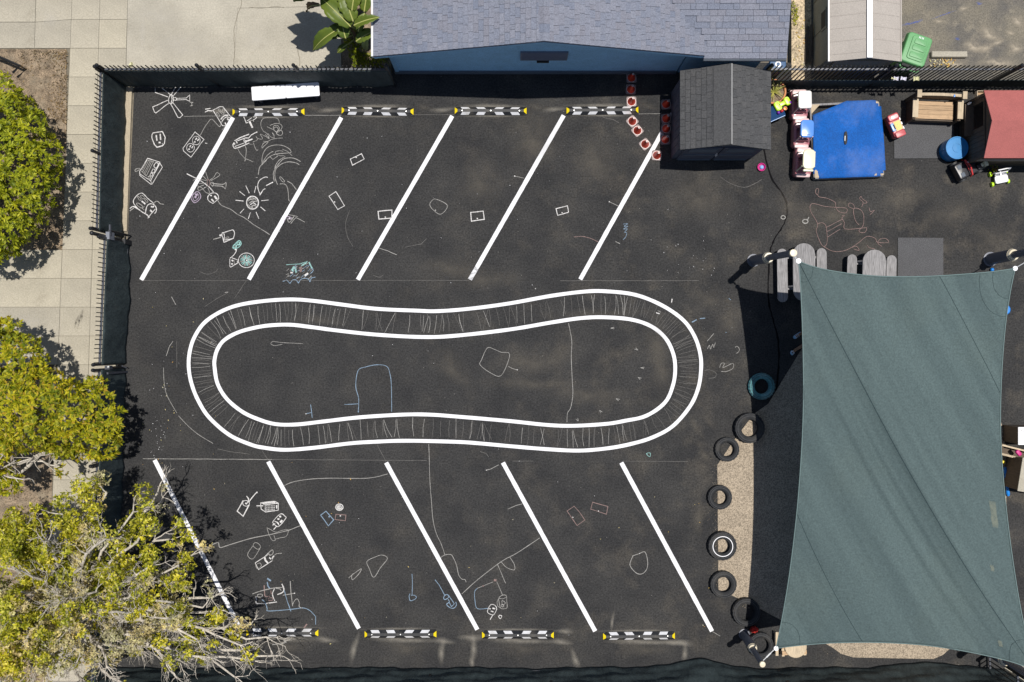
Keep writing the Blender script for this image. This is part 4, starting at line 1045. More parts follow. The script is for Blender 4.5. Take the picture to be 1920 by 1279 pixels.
# gate latch post and hardware on the west fence
gp = P(172, 437.5, 2.15); g0 = Vector((gp.x, gp.y, 0))
t = thing("gate_post", "tall black gate post with latch box on the west fence", "gate post", g0)
MB().lathe([(.045, 0), (.045, 2.1)], seg=10).build("post", M['iron'], t, True)
MB().sphere((0, 0, 2.14), .055).build("ball_cap", M['iron'], t, True)
MB().box((.08, .02, 1.3), (.09, .18, .30)).build("latch_box", M['grey_plastic'], t)
MB().box((.11, .15, 1.36), (.035, .28, .08)).build("latch_plate", M['rail'], t)
MB().tube([(.0, 0, 1.2), (.10, .12, 1.2), (.08, .14, .25)], .018).build("brace", M['iron'], t)
MB().tube([(.10, .14, 1.42), (.10, .16, .9), (.10, .16, .1)], .02).build("drop_rod", M['iron'], t)
MB().box((.06, -.02, .25), (.10, .12, .4)).build("cane_bolt_guard", M['rubber'], t)
lp = P(199, 693, 1.3)
t = thing("gate_latch", "steel gate latch with round knob halfway down the west fence", "latch", (lp.x, lp.y, 0))
MB().box((.02, .04, 1.2), (.12, .09, .18)).build("lock_box", M['rail'], t)
MB().sphere((.07, .06, 1.34), .032).build("knob", M['steel'], t, True)
MB().tube([(0, .03, 1.25), (.05, .05, .9), (.05, .04, .4)], .016).build("strap", M['black'], t)
MB().box((.0, -.1, .62), (.04, .05, 1.2)).build("stile", M['rail'], t)
MB().tube([(.07, .06, .5), (.08, .0, .25)], .012).build("pull_cord", M['pole'], t)
# notes and cords tied to the north-east fence
for (x, y, w, h, m, lab, nm) in ((1681, 143, .11, .10, 'paper', "left lavender paper flower tied to the picket fence", "paper_flower"), (1695, 143, .13, .09, 'paper', "right lavender paper flower tied to the picket fence", "paper_flower"), (1719, 143, .13, .12, 'paper_y', "yellowish paper card hanging on the picket fence", "paper_card"), (1677, 150, .12, .05, 'paper_y', "yellow ribbon hanging below the paper flowers", "ribbon")):
    p = P(x, y, 1.15)
    mb = MB()
    n = 5
    v = []; f = []
    for i in range(n + 1):
        for j in range(2):
            v.append((w * (i / n - .5), .02 * math.sin(i * 2.1 + j) , h * (j - .5) * (.55 + .45 * abs(i - n / 2) / (n / 2))))
    for i in range(n): f.append((2 * i, 2 * i + 2, 2 * i + 3, 2 * i + 1))
    o = mb.add(v, f).build(nm, M[m], None, fix=False)
    md = o.modifiers.new("thickness", 'SOLIDIFY'); md.thickness = .003
    o.location = (p.x, 6.44, 1.12); o.rotation_euler = (R(-72), 0, R(rng.uniform(-15, 15)))
    tag(o, lab, "paper")
p = P(240, 125, .0)
o = MB().prism([(-.05, -.06), (.06, -.05), (.03, .07)], 0, .10, .03).build("folded_cloth", M['paper_y']); o.location = (P(246, 122).x, P(246, 122).y, .002); tag(o, "small yellow folded cloth outside the north fence", "cloth")

# ------------------------------------------------------------------ blue house
house = thing("blue_house", "blue house with grey shingle gable roof at the top", "house", (0.7, 8.5, 0))
hx, hy = .7, 8.5
SL = .293; RZ = 3.65; XR = .702; YF = 6.577; XW = -3.20; XE = 4.49; YB = 13.0
EZ = RZ - SL * (XR - XW)
def H3(x, y, z): return (x - hx, y - hy, z)
wx0, wx1, wyf = -2.945, 4.20, 6.89
gz = lambda x: RZ - SL * abs(x - XR) - .07
mb = MB()
mb.add([H3(wx0, wyf, 0), H3(wx1, wyf, 0), H3(wx1, wyf, gz(wx1)), H3(XR, wyf, gz(XR)), H3(wx0, wyf, gz(wx0)),
        H3(wx0, YB, 0), H3(wx1, YB, 0), H3(wx1, YB, gz(wx1)), H3(XR, YB, gz(XR)), H3(wx0, YB, gz(wx0))],
       [(0, 1, 2, 3, 4), (9, 8, 7, 6, 5), (0, 4, 9, 5), (1, 6, 7, 2)])
mb.build("wall", M['house_wall'], house)
MB().box(H3(5.2, 9.9, 1.1), (1.9, 6.0, 2.2)).build("wall", M['house_wall'], house)
MB().box(H3(.6, wyf - .012, .10), (7.2, .05, .2)).build("plinth", M['house_trim'].copy() if False else M['shed_trim'], house)
# gable vent with its slot
vz0 = 1.95
v = MB().box(H3(P(1021, 119.5, 1.9).x, wyf - .02, 1.55), (1.14, .05, .62)).build("gable_vent", M['vent'], house)
for i in range(6):
    MB().box(H3(P(1021, 119.5, 1.9).x, wyf - .05, 1.30 + i * .10), (1.06, .012, .03)).build("louvre", M['vent'], v)
MB().box(H3(P(1018, 129, 1.2).x, wyf - .03, 1.13), (.30, .06, .10)).build("vent_slot", M['black'], house)
MB().box(H3(wx0 + .02, wyf - .018, 1.0), (.09, .03, 2.0)).build("corner_board", M['house_wall'], house)
# roof decks
def deck(pts, th=.06):
    n = len(pts)
    return MB().add([H3(*p) for p in pts] + [H3(p[0], p[1], p[2] - th) for p in pts], [tuple(range(n)), tuple(range(2 * n - 1, n - 1, -1))] + [(i, i + n, (i + 1) % n + n, (i + 1) % n) for i in range(n)])
roof = deck([(XW, YF, EZ), (XR, YF, RZ), (XR, YB, RZ), (XW, YB, EZ)]).build("roof", M['shingle'], house)
zE = lambda x: RZ - SL * (x - XR)
BE, BY, BX = 2.43, 6.55, 6.37
zB = lambda y: BE + SL * (y - BY)
# valley: zE(x) = zB(y)
vy = lambda x: BY + (zE(x) - BE) / SL
deck([(XR, YF, RZ), (4.45, YF, zE(4.45)), (XR, vy(XR), RZ)]).build("roof", M['shingle'], house)
deck([(4.45, BY, BE), (BX, BY, BE), (BX, vy(XR), RZ), (XR, vy(XR), RZ)]).build("roof", M['shingle'], house)
deck([(XR, vy(XR) + .01, RZ), (BX, vy(XR) + .01, RZ), (BX, YB + 1, RZ - .9), (XR, YB + 1, RZ - .9)]).build("roof", M['shingle'], house)
MB().box(H3((XW - .03), (YF + YB) / 2, EZ - .05), (.05, YB - YF, .13)).build("fascia", M['house_trim'], house)
MB().box(H3((4.45 + BX) / 2, BY - .02, BE - .075), (BX - 4.45, .03, .10)).build("fascia", M['shed_trim'], house)
for x0, x1 in ((XW, XR), (XR, 4.44)):
    z0, z1 = RZ - SL * abs(x0 - XR) - .075, RZ - SL * abs(x1 - XR) - .075
    MB().add([H3(x0, YF - .002, z0), H3(x1, YF - .002, z1), H3(x1, YF - .002, z1 - .10), H3(x0, YF - .002, z0 - .10), H3(x0, YF + .03, z0), H3(x1, YF + .03, z1), H3(x1, YF + .03, z1 - .10), H3(x0, YF + .03, z0 - .10)],
             [(0, 3, 2, 1), (4, 5, 6, 7), (0, 1, 5, 4), (3, 7, 6, 2), (0, 4, 7, 3), (1, 2, 6, 5)]).build("rake_board", M['house_wall'], house)
# shingles: u runs up the slope, v along the course
unit = MB().add([(0, 0, .004), (1, 0, .003), (1, 1, .003), (0, 1, .004), (0, 0, .026), (1, 0, .007), (1, 1, .007), (0, 1, .026)],
                [(3, 2, 1, 0), (4, 5, 6, 7), (0, 1, 5, 4), (1, 2, 6, 5), (2, 3, 7, 6), (3, 0, 4, 7)]).mesh("shingle")
unit.materials.append(M['shingle'])
def lay(root, roofpart, origin, udir, vdir, nu, expo, v0, v1, wmin, wmax, unit_me, keep, matl, clip=None, limit=300, back=None):
    """courses of shingles; origin at the eave corner; keep(p) -> part or merged"""
    nrm = udir.cross(vdir); nrm = nrm if nrm.z > 0 else -nrm
    rest = MB(); cnt = 0
    for c in range(nu):
        v = v0 + rng.uniform(-.12, 0)
        while v < v1:
            w = rng.uniform(wmin, wmax)
            a = max(v, v0); b = min(v + w, v1)
            v += w
            if b - a < .03: continue
            lift = rng.choice([0, 0, .004, .007])
            p = origin + udir * (c * expo) + vdir * a + nrm * lift
            if clip and not clip(p + udir * expo * .5 + vdir * (b - a) * .5): continue
            if back: p = p - udir * 0
            Mx = Matrix((udir, vdir, nrm)).transposed()
            sx, sy = expo * 1.12, (b - a) - .006
            if keep(p) and cnt < limit:
                o = link("shingle", unit_me, None, root)
                o.matrix_local = Matrix.Translation(p) @ Mx.to_4x4() @ Matrix.Diagonal((sx, sy, 1, 1))
                cnt += 1
            else:
                vs = [p + Mx @ Vector((q.co.x * sx, q.co.y * sy, q.co.z)) for q in unit_me.vertices]
                rest.add(vs, [tuple(pl.vertices) for pl in unit_me.polygons])
    if rest.v:
        o = rest.build("shingle_field", matl, root, fix=False); tag(o, kind='stuff')
    return cnt
off = Vector((hx, hy, 0))
ln = math.hypot(1, SL)
vis = lambda p: p.y + hy < 7.72
lay(house, roof, Vector((XW, YF, EZ)) - off, Vector((1, 0, SL)) / ln, Vector((0, 1, 0)), int((XR - XW) * ln / .122), .122, 0, 2.1, .11, .27, unit, vis, M['shingle'], limit=130)
inA = lambda p: (p.y + hy) < vy(p.x + hx) - .03
lay(house, roof, Vector((4.42, YF, zE(4.42))) - off, Vector((-1, 0, SL)) / ln, Vector((0, 1, 0)), int((4.42 - XR) * ln / .122), .122, 0, 2.1, .11, .27, unit, vis, M['shingle'], clip=inA, limit=120)
inB = lambda p: (p.y + hy) > -9 and (p.y + hy) < vy(max(p.x + hx, XR)) + 9 and (p.x + hx) > 0 and zB(p.y + hy) <= zE(p.x + hx) + .9 and ((p.x + hx) > 4.45 or zE(p.x + hx) < zB(p.y + hy) + 0)
def inB(p):
    x, y = p.x + hx, p.y + hy
    return x > 4.42 or y > vy(x) + .03
lay(house, roof, Vector((2.6, BY, BE)) - off, Vector((0, 1, SL)) / ln, Vector((1, 0, 0)), 15, .135, 0, BX - 2.6, .12, .5, unit, vis, M['shingle'], clip=inB, limit=50)
for i in range(12):   # ridge caps
    o = MB().add([(-.13, 0, -.030), (0, 0, .022), (.13, 0, -.030), (-.13, .21, -.038), (0, .21, .012), (.13, .21, -.038)], [(0, 1, 4, 3), (1, 2, 5, 4)]).build("ridge_cap", M['shingle'], house, fix=False)
    o.location = H3(XR, YF + i * .19, RZ + .016)
    o.modifiers.new("t", 'SOLIDIFY').thickness = .012

# blue recycling bin by the house corner
p = P(1459, 121, 1.0)
t = thing("recycling_bin", "dark blue recycling bin with white ring mark behind the dark shed", "bin", (p.x, p.y, 0), R(2))
MB().rbox((0, 0, .48), (.36, .26, .92), .04, taper=1.0).build("body", M['blue_bin'], t, True)
MB().rbox((0, 0, .97), (.40, .30, .06), .05, .02).build("lid", M['blue_bin'], t, True)
MB().lathe([(.045, 1.002), (.045, 1.006), (.072, 1.006), (.072, 1.002)], (.0, 0, 0), 20, cap=False, closed=True).build("ring_mark", M['white_plastic'], t)

# ------------------------------------------------------------------ dark garden shed
ex0, ex1 = 316 / S * .933, 484 / S * .933
ey0, ey1 = 358.6 / S * .933, 507 / S * .933
sxc, syc = (ex0 + ex1) / 2, (ey0 + ey1) / 2
shed = thing("garden_shed", "dark grey garden shed with shingle roof beside the cones", "shed", (sxc, syc, 0))
W_, D_ = ex1 - ex0, ey1 - ey0
EH, RH = 1.67, 2.27
bw, bd = W_ / 2 - .06, D_ / 2 - .10
sl2 = (RH - EH) / (W_ / 2)
zt = lambda x: RH - sl2 * abs(x) - .05
mb = MB()
mb.add([(-bw, -bd, 0), (bw, -bd, 0), (bw, -bd, zt(bw)), (0, -bd, zt(0)), (-bw, -bd, zt(bw)), (-bw, bd, 0), (bw, bd, 0), (bw, bd, zt(bw)), (0, bd, zt(0)), (-bw, bd, zt(bw))],
       [(0, 1, 2, 3, 4), (9, 8, 7, 6, 5), (0, 4, 9, 5), (1, 6, 7, 2)])
mb.build("wall", M['shed_wall'], shed)
for s_ in (-1, 1):
    nv = 9
    for i in range(nv):   # wall boards on the two long sides
        MB().box((s_ * (bw + .008), -bd + (i + .5) * 2 * bd / nv, .80), (.016, 2 * bd / nv - .012, 1.54)).build("board", M['shed_wall'], shed)
for i, x in enumerate((-.46, .46)):
    d = MB().box((x, -bd - .02, .80), (.88, .035, 1.50)).build("door", M['shed_wall'], shed)
    MB().box((x, -bd - .045, 1.30), (.66, .02, .36)).build("window_panel", M['shed_trim'], d)
    MB().box((x, -bd - .045, .10), (.80, .02, .09)).build("rail", M['shed_trim'], d)
    MB().box((x, -bd - .045, .75), (.80, .02, .09)).build("rail", M['shed_trim'], d)
MB().tube([(-.05, -bd - .04, .95), (-.05, -bd - .10, .95), (-.05, -bd - .10, .80), (-.05, -bd - .04, .80)], .012).build("door_handle", M['steel'], shed)
for s_ in (-1, 1):
    x1 = s_ * W_ / 2
    q = [(0, -D_ / 2, RH), (x1, -D_ / 2, EH), (x1, D_ / 2, EH), (0, D_ / 2, RH)]
    MB().add(q + [(a, b, c - .04) for a, b, c in q], [(0, 1, 2, 3), (7, 6, 5, 4), (0, 4, 5, 1), (1, 5, 6, 2), (2, 6, 7, 3), (3, 7, 4, 0)]).build("roof", M['shingle2'], shed)
unit2 = unit.copy(); unit2.materials.clear(); unit2.materials.append(M['shingle2'])
ln2 = math.hypot(1, sl2)
keepall = lambda p: True
for s_ in (-1, 1):
    lay(shed, None, Vector((s_ * W_ / 2, -D_ / 2, EH)), Vector((-s_, 0, sl2)) / ln2, Vector((0, 1, 0)), int(W_ / 2 * ln2 / .132), .132, 0, D_, .14, .26, unit2, keepall, M['shingle2'], limit=140)
MB().add([(-.37, -D_ / 2 + .01, RH - .37 * sl2 + .012), (0, -D_ / 2 + .01, RH + .034), (0, D_ / 2 - .01, RH + .034), (-.37, D_ / 2 - .01, RH - .37 * sl2 + .012), (-.37, -D_ / 2 + .01, RH - .37 * sl2 + .045), (0, -D_ / 2 + .01, RH + .05), (0, D_ / 2 - .01, RH + .05), (-.37, D_ / 2 - .01, RH - .37 * sl2 + .045)],
         [(0, 3, 2, 1), (4, 5, 6, 7), (0, 1, 5, 4), (1, 2, 6, 5), (2, 3, 7, 6), (3, 0, 4, 7)]).build("ridge_flap", M['shingle2'], shed)
MB().box((.012, 0, RH + .045), (.022, D_ - .02, .022)).build("ridge_strip", mat("ridge_strip_grey", (.25, .25, .25), .6, .1), shed)

# ------------------------------------------------------------------ tan resin shed in the neighbour yard
k_ = 1 - 1.30 / CAMH
tx0, tx1 = 592.5 / S * k_, 730 / S * k_
ty0 = 524 / S * k_
t = thing("resin_shed", "tan resin shed with white ridge strip beyond the fence", "shed", ((tx0 + tx1) / 2, ty0 + 1.4, 0))
w2 = (tx1 - tx0) / 2; d2 = 1.4; te, tr = 1.30, 1.62
q0 = w2 - .05; f0 = d2 - .09
sl3 = (tr - te) / w2
zt = lambda x: tr - sl3 * abs(x) - .04
MB().add([(-q0, -f0, 0), (q0, -f0, 0), (q0, -f0, zt(q0)), (0, -f0, zt(0)), (-q0, -f0, zt(q0)), (-q0, f0, 0), (q0, f0, 0), (q0, f0, zt(q0)), (0, f0, zt(0)), (-q0, f0, zt(q0))],
         [(0, 1, 2, 3, 4), (9, 8, 7, 6, 5), (0, 4, 9, 5), (1, 6, 7, 2)]).build("wall", M['tan_wall'], t)
for i in range(3):
    MB().box((-q0 - .008, -f0 + (i + .5) * 2 * f0 / 3, .6), (.02, 2 * f0 / 3 - .03, 1.12)).build("wall_panel", M['tan_wall'], t)
wd = MB().box((-q0 - .025, -.25, .92), (.03, .50, .40)).build("window", M['tan_wall'], t)
MB().box((-q0 - .042, -.25, .92), (.006, .40, .32)).build("pane", M['black'], wd)
for s_ in (-1, 1):
    q = [(0, -d2, tr), (s_ * w2, -d2, te), (s_ * w2, d2, te), (0, d2, tr)]
    MB().add(q + [(a, b, c - .05) for a, b, c in q], [(0, 1, 2, 3), (7, 6, 5, 4), (0, 4, 5, 1), (1, 5, 6, 2), (2, 6, 7, 3), (3, 7, 4, 0)]).build("roof_panel", M['tan_roof'], t)
    MB().box((s_ * (w2 - .012), 0, te + .012), (.03, 2 * d2, .025)).build("roof_edge", M['white_plastic'] if s_ < 0 else M['tan_roof'], t)
    for i in range(9):
        y = -d2 + .15 + i * .31
        MB().add([(0, y, tr + .003), (s_ * w2, y, te + .003), (s_ * w2, y + .02, te + .003), (0, y + .02, tr + .003), (0, y + .01, tr + .008), (s_ * w2, y + .01, te + .008)], [(0, 1, 5, 4), (4, 5, 2, 3)]).build("roof_rib", M['tan_roof'], t, fix=False)
MB().box((0, 0, tr + .012), (.125, 2 * d2, .03)).build("ridge_strip", M['white_plastic'], t)
MB().box((0, -f0 - .02, .6), (1.3, .03, 1.1)).build("door", M['tan_wall'], t)
# boards leaning by the resin shed
for i, (x, y) in enumerate(((1516, 82), (1522, 80))):
    b = MB().box((0, 0, 0), (.07, .95, .03)).build("old_board", M['dark_wood']); p = P(x, y, .2); b.location = (p.x, p.y, .05 + .05 * i); b.rotation_euler = (R(4), R(-20), R(-4))
    tag(b, ["long dark board lying left in the gap beside the resin shed", "long dark board lying nearest the resin shed wall"][i], "board")
# green wheelie bin
p = P(1719, 93, 1.05)
t = thing("wheelie_bin", "green wheelie bin with ridged lid in the neighbour yard", "bin", (p.x, p.y, 0), R(-19))
MB().rbox((0, -.02, .46), (.52, .66, .86), .07).build("body", M['green_bin'], t, True)
lid = MB().rbox((0, 0, .98), (.66, .80, .14), .09, .035, taper=.94).build("lid", M['green_bin'], t, True)
MB().rbox((.02, .02, 1.058), (.42, .60, .03), .06, .012).build("lid_panel", M['green_bin'], lid, True)
for i, (yy, ww) in enumerate(((.18, .30), (.02, .32), (-.16, .34))):
    MB().rbox((.03, yy, 1.078), (ww, .13, .022), .03, .01).build("lid_step", M['green_bin'], lid, True)
MB().tube([(-.24, -.44, .93), (-.20, -.50, .94), (.20, -.50, .94), (.24, -.44, .93)], .022, 8).build("handle_bar", M['green_bin'], t)
MB().box((0, -.425, .95), (.42, .06, .07)).build("hinge_gap", M['black'], t)
for s_ in (-1, 1):
    MB().lathe([(.02, -.03), (.12, -.03), (.125, 0), (.12, .03), (.02, .03)], M=Matrix.Rotation(R(90), 4, 'Y'), c=(s_ * .29, -.30, .125), seg=14).build("wheel", M['rubber'], t, True)
for i, (dx, dy) in enumerate(((0, 0), (.03, .02), (.07, .0), (.10, .02))):
    MB().box((-.01 + dx - .03, .29 + dy * 0, 1.0765), (.012, .05, .003)).build("emboss_mark", M['white_plastic'], lid)
# concrete wheel stop in the yard
p = P(1779, 103, .06)
o = MB().rbox((0, 0, .06), (.92, .16, .12), .02, .03).build("concrete_stop", M['drive'], None, True); o.location = (p.x, p.y, 0); tag(o, "pale concrete wheel stop in the neighbour yard", "wheel stop")

# ------------------------------------------------------------------ wheel stops
LST = 1.83
def make_stop():
    root = empty("wheel_stop")
    hw, tw, hh = .105, .035, .10
    L2 = LST / 2
    def prof(x, k): return [(x, -hw, .002), (x, -hw, .02), (x, -tw, hh * k), (x, tw, hh * k), (x, hw, .02), (x, hw, .002)]
    secs = [prof(-L2, .55), prof(-L2 + .07, 1), prof(L2 - .07, 1), prof(L2, .55)]
    v = [p for s_ in secs for p in s_]
    f = [tuple(range(6)), tuple(range(23, 17, -1))]
    for a in range(3):
        for i in range(6):
            j = (i + 1) % 6
            f.append((a * 6 + i, a * 6 + j, (a + 1) * 6 + j, (a + 1) * 6 + i))
    MB().add(v, f).build("body", M['rubber'], root)
    slope = (hh - .02) / (hw - tw)
    for fr, dr in ((.147, 1), (.364, 1), (.622, -1), (.843, -1)):
        cx = -L2 + fr * LST
        for s_ in (1, -1):
            def pt(dx, y, lift=.004): return (cx + dx, s_ * y, .02 + (hw - y) * slope + lift)
            w = .205 / 2; sk = .05 * dr
            MB().add([pt(-w - sk / 2, hw - .006), pt(w - sk / 2, hw - .006), pt(w + sk / 2, tw + .004), pt(-w + sk / 2, tw + .004)], [(0, 1, 2, 3)]).build("stripe", M['stripe'], root)
    for s_ in (-1, 1):
        mb = MB()
        x0 = s_ * (L2 - .065); x1 = s_ * (L2 + .004)
        mb.add([(x0, -tw * .9, hh + .003), (x0, tw * .9, hh + .003), (x1, hw * .78, .062), (x1, -hw * .78, .062), (x1 + s_ * .004, hw * .78, .02), (x1 + s_ * .004, -hw * .78, .02)], [(0, 1, 2, 3), (3, 2, 4, 5)])
        mb.build("end_reflector", M['yellow'], root)
    for fr in (.10, .5, .90):
        MB().lathe([(.016, .095), (.016, .106), (.0, .108)], (-L2 + fr * LST, 0, 0), 10, cap=False).build("bolt", M['steel'], root)
    return root
stop0 = make_stop()
first = True
place = ["leftmost", "second", "third", "rightmost"]
for grp, row, extra in (("upper", STOPS_U, 0), ("lower", STOPS_D, 0)):
    for i, (a, b, y) in enumerate(row):
        o = stop0 if first else copy_tree(stop0); first = False
        q = P((a + b) / 2, y, .05)
        o.location = (q.x, q.y, 0); o.rotation_euler = (0, 0, R(rng.uniform(-1.0, .7)))
        tag(o, "black wheel stop with white chevrons, %s of the %s row" % (place[i], grp), "wheel stop", "chevron wheel stops heading the stalls")

# white bench box
p = P(533, 172, .45)
t = thing("bench", "white plastic bench lying along the north fence shadow", "bench", (p.x, p.y, 0), R(4.2))
kk = (1 - .45 / CAMH) / S
MB().rbox((-.40, 0, .435), (.85, 26 * kk, .05), .03, .012).build("seat_panel", M['white_plastic'], t, True)
MB().rbox((.46, 0, .435), (.85, 26 * kk, .05), .03, .012).build("seat_panel", M['white_plastic'], t, True)
MB().box((.03, 0, .385), (1.66, 20 * kk, .05)).build("frame", M['white_plastic'], t)
for sx in (-.68, .74):
    MB().box((sx, 0, .18), (.06, 20 * kk, .36)).build("leg", M['rail'], t)
MB().box((.03, 0, .15), (1.4, .03, .04)).build("stretcher", M['rail'], t)

# ------------------------------------------------------------------ traffic cones
def make_cone():
    root = empty("traffic_cone")
    b = MB().rbox((0, 0, .014), (.26, .26, .026), .045, .008).build("base", M['cone_white'], root, True)
    MB().lathe([(.106, .0275), (.106, .031), (.115, .031), (.115, .0275)], seg=20, cap=False, closed=True).build("base_ring", M['cone_tip'], b)
    MB().lathe([(.104, .027), (.088, .07), (.056, .20), (.040, .29), (.027, .37)], seg=20, cap=False).build("body", M['cone'], root, True)
    MB().lathe([(.0272, .369), (.025, .385), (.013, .385), (.013, .33)], seg=16, cap=False).build("tip", M['cone_tip'], root, True)
    MB().lathe([(.0125, .345), (.0, .345)], seg=12, cap=False).build("tip_hole", M['cone'], root)
    return root
cone0 = make_cone()
CN = [(1184, 146.5, 4, "red cone farthest up, in the house shadow left of the shed"), (1183, 168, -3, "red cone second from the house wall, still in its shadow"), (1184, 191, 2, "red cone in sun just above the rightmost upper wheel stop"),
      (1185.5, 228, 42, "red cone turned diagonal just below the rightmost upper wheel stop"), (1195, 245.5, 40, "red cone diagonal, second below the rightmost upper wheel stop"), (1209.5, 271, 38, "red cone diagonal, third below the rightmost upper wheel stop"), (1231.5, 292, -4, "red cone lowest, standing on the last upper stall line"),
      (1249, 196, 5, "red cone topmost of four in the shade against the shed"), (1249, 223, 8, "red cone second of four in the shade against the shed"), (1249, 242, -6, "red cone third of four in the shade against the shed"), (1247.5, 262, 3, "red cone lowest of four in the shade against the shed")]
for i, (x, y, a, lab) in enumerate(CN):
    o = cone0 if i == 0 else copy_tree(cone0)
    q = P(x, y, .02); o.location = (q.x, q.y, 0); o.rotation_euler = (0, 0, R(a)); tag(o, lab, "traffic cone", "red cones by the shed")
o = copy_tree(cone0); q = P(1312, 1245, .1); o.location = (q.x, q.y - .05, .0); o.rotation_euler = (0, 0, .3)
tag(o, "orange-red cone pushing up the south fence screen", "traffic cone", "red cones by the shed")

# ------------------------------------------------------------------ tyres
def make_tyre(r, hole, w, label, m=None, band=None, x=0, y=0, rz=0.0, tilt=0.0):
    q = P(x, y, w * .6)
    t = thing("tyre", label, "tyre", (q.x, q.y, 0), rz, "old tyres edging the sand")
    m = m or M['tread']
    half = w / 2
    prof = [(hole, w * .14), (hole + .012, .012), (r * .80, 0), (r * .93, .010), (r * .985, .035), (r, w * .22), (r * .994, w * .24), (r * .994, w * .27), (r, w * .29), (r, w * .47), (r * .994, w * .485), (r * .994, w * .515), (r, w * .53), (r, w * .71), (r * .994, w * .73), (r * .994, w * .76), (r, w * .78), (r * .985, w - .035), (r * .93, w - .010), (r * .80, w), (hole + .022, w - .012), (hole + .006, w - .03), (hole, w * .86), (hole + .035, w * .7), (r * .86, w * .55), (r * .86, w * .45), (hole + .035, w * .3)]
    cb = MB().lathe(prof, seg=88, cap=False, closed=True)
    nv = []
    for vi, (x_, y_, z_) in enumerate(cb.v):
        q_ = math.hypot(x_, y_); sgi = vi % 88
        if q_ > r * .92 and (sgi // 2) % 2 == 0 and (z_ > w * .55 or z_ < w * .45):
            x_ *= .972; y_ *= .972
        nv.append((x_, y_, z_))
    cb.v = nv
    cb.build("carcass", m, t, True)
    n = 30
    for k, rr_ in enumerate((r * .935, r * .80)):
        MB().lathe([(rr_ - .006, w - .010 + (.010 if k else 0) - .002), (rr_ - .003, w - .004 + (.010 if k else 0) - .002), (rr_ + .003, w - .004 + (.010 if k else 0) - .002), (rr_ + .006, w - .010 + (.010 if k else 0) - .002)], seg=40, cap=False, closed=True).build("sidewall_rib", mat("worn_rubber", (.055, .057, .062), .7, .2) if 'worn' not in M else M['worn'], t, True)
    if band:
        MB().lathe([(r * .66, w - .004), (r * .66, w + .003), (r * .705, w + .003), (r * .705, w - .004)], seg=40, cap=False, closed=True).build("whitewall_band", M['white_plastic'], t, True)
    return t
M['worn'] = mat("worn_rubber", (.055, .057, .062), .7, .2)
M['teal_paint'] = mat("teal_painted_rubber", (.085, .235, .25), .7, .15, 5, 30, .2, spec=.2, dirt=(.5, .60, .55), dirt_amt=.45)
make_tyre(25 / S, 14 / S, .18, "teal painted tyre half in the sail shadow", M['teal_paint'], x=1428, y=725)
make_tyre(28.5 / S, 16 / S, .24, "large black tyre at the upper corner of the sand", x=1405, y=803)
make_tyre(23 / S, 13 / S, .18, "small black tyre just left of the sand's upper corner", x=1363, y=843)
make_tyre(23 / S, 13 / S, .18, "small black tyre half on the sand's left edge, above the whitewall tyre", x=1349.5, y=933)
make_tyre(27 / S, 13.5 / S, .22, "black tyre with a white ring on its sidewall", band=True, x=1354, y=1024)
make_tyre(25 / S, 14 / S, .20, "black tyre directly below the whitewall tyre", x=1356, y=1096)
make_tyre(26.5 / S, 15.5 / S, .20, "black tyre cut by the sail shadow near the low corner post", x=1399, y=1148)
make_tyre(24 / S, 14.5 / S, .18, "black tyre behind the low sail post by the south fence", x=1426, y=1210)

# ------------------------------------------------------------------ shade sail
def m_sail():
    m, nt, b = new_mat("sail_cloth")
    tc = N(nt, "ShaderNodeTexCoord").outputs["Object"]
    f = noise(nt, tc, 26, 4, .75)
    mp = N(nt, "ShaderNodeMapping"); mp.vector_type = 'TEXTURE'; mp.inputs["Rotation"].default_value = (0, 0, R(-60.6)); mp.inputs["Scale"].default_value = (9, .55, 1)
    nt.links.new(tc, mp.inputs[0])
    st = noise(nt, mp.outputs[0], 1.1, 5, .6)
    col = mixc(nt, ramp(nt, st, .35, .65), (.064, .091, .093), (.083, .116, .116))
    col = mixc(nt, ramp(nt, noise(nt, tc, .5, 5, .6), .5, .75, 0, .35), col, (.088, .115, .104))
    col = mixc(nt, ramp(nt, f, .3, .7), mixc(nt, 1.0, col, (.72,) * 3, 'MULTIPLY'), mixc(nt, 1.0, col, (1.28,) * 3, 'MULTIPLY'))
    nt.links.new(col, b.inputs["Base Color"]); b.inputs["Roughness"].default_value = .85; b.inputs["Specular IOR Level"].default_value = .2
    bump(nt, b, st, .2, .06)
    tr = N(nt, "ShaderNodeBsdfTranslucent"); tr.inputs[0].default_value = (.03, .07, .07, 1)
    mx = N(nt, "ShaderNodeAddShader"); nt.links.new(b.outputs[0], mx.inputs[0]); nt.links.new(tr.outputs[0], mx.inputs[1])
    nt.links.new(mx.outputs[0], nt.nodes["Material Output"].inputs[0])
    return m
M['sail'] = m_sail()
M['sail_hem'] = mat("sail_hem", (.13, .19, .187), .7, .08)
M['sail_seam'] = mat("sail_seam", (.030, .055, .06), .8, .08)
cNW, cNE, cSE, cSW = (1497, 490, 3.65), (1903, 504, 2.35), (1940, 1258, 3.4), (1455, 1216, 2.0)
def edge(pts, h0, h1, n):
    sp = smooth_px(pts, 8)
    L = [0]
    for a, b in zip(sp[:-1], sp[1:]): L.append(L[-1] + math.hypot(a[0] - b[0], a[1] - b[1]))
    out = []
    for i in range(n + 1):
        s_ = L[-1] * i / n
        k = max(j for j in range(len(L)) if L[j] <= s_ + 1e-6); k = min(k, len(L) - 2)
        tt = (s_ - L[k]) / max(L[k + 1] - L[k], 1e-6)
        x = sp[k][0] + (sp[k + 1][0] - sp[k][0]) * tt; y = sp[k][1] + (sp[k + 1][1] - sp[k][1]) * tt
        out.append(P(x, y, h0 + (h1 - h0) * i / n))
    return out
NS = 56
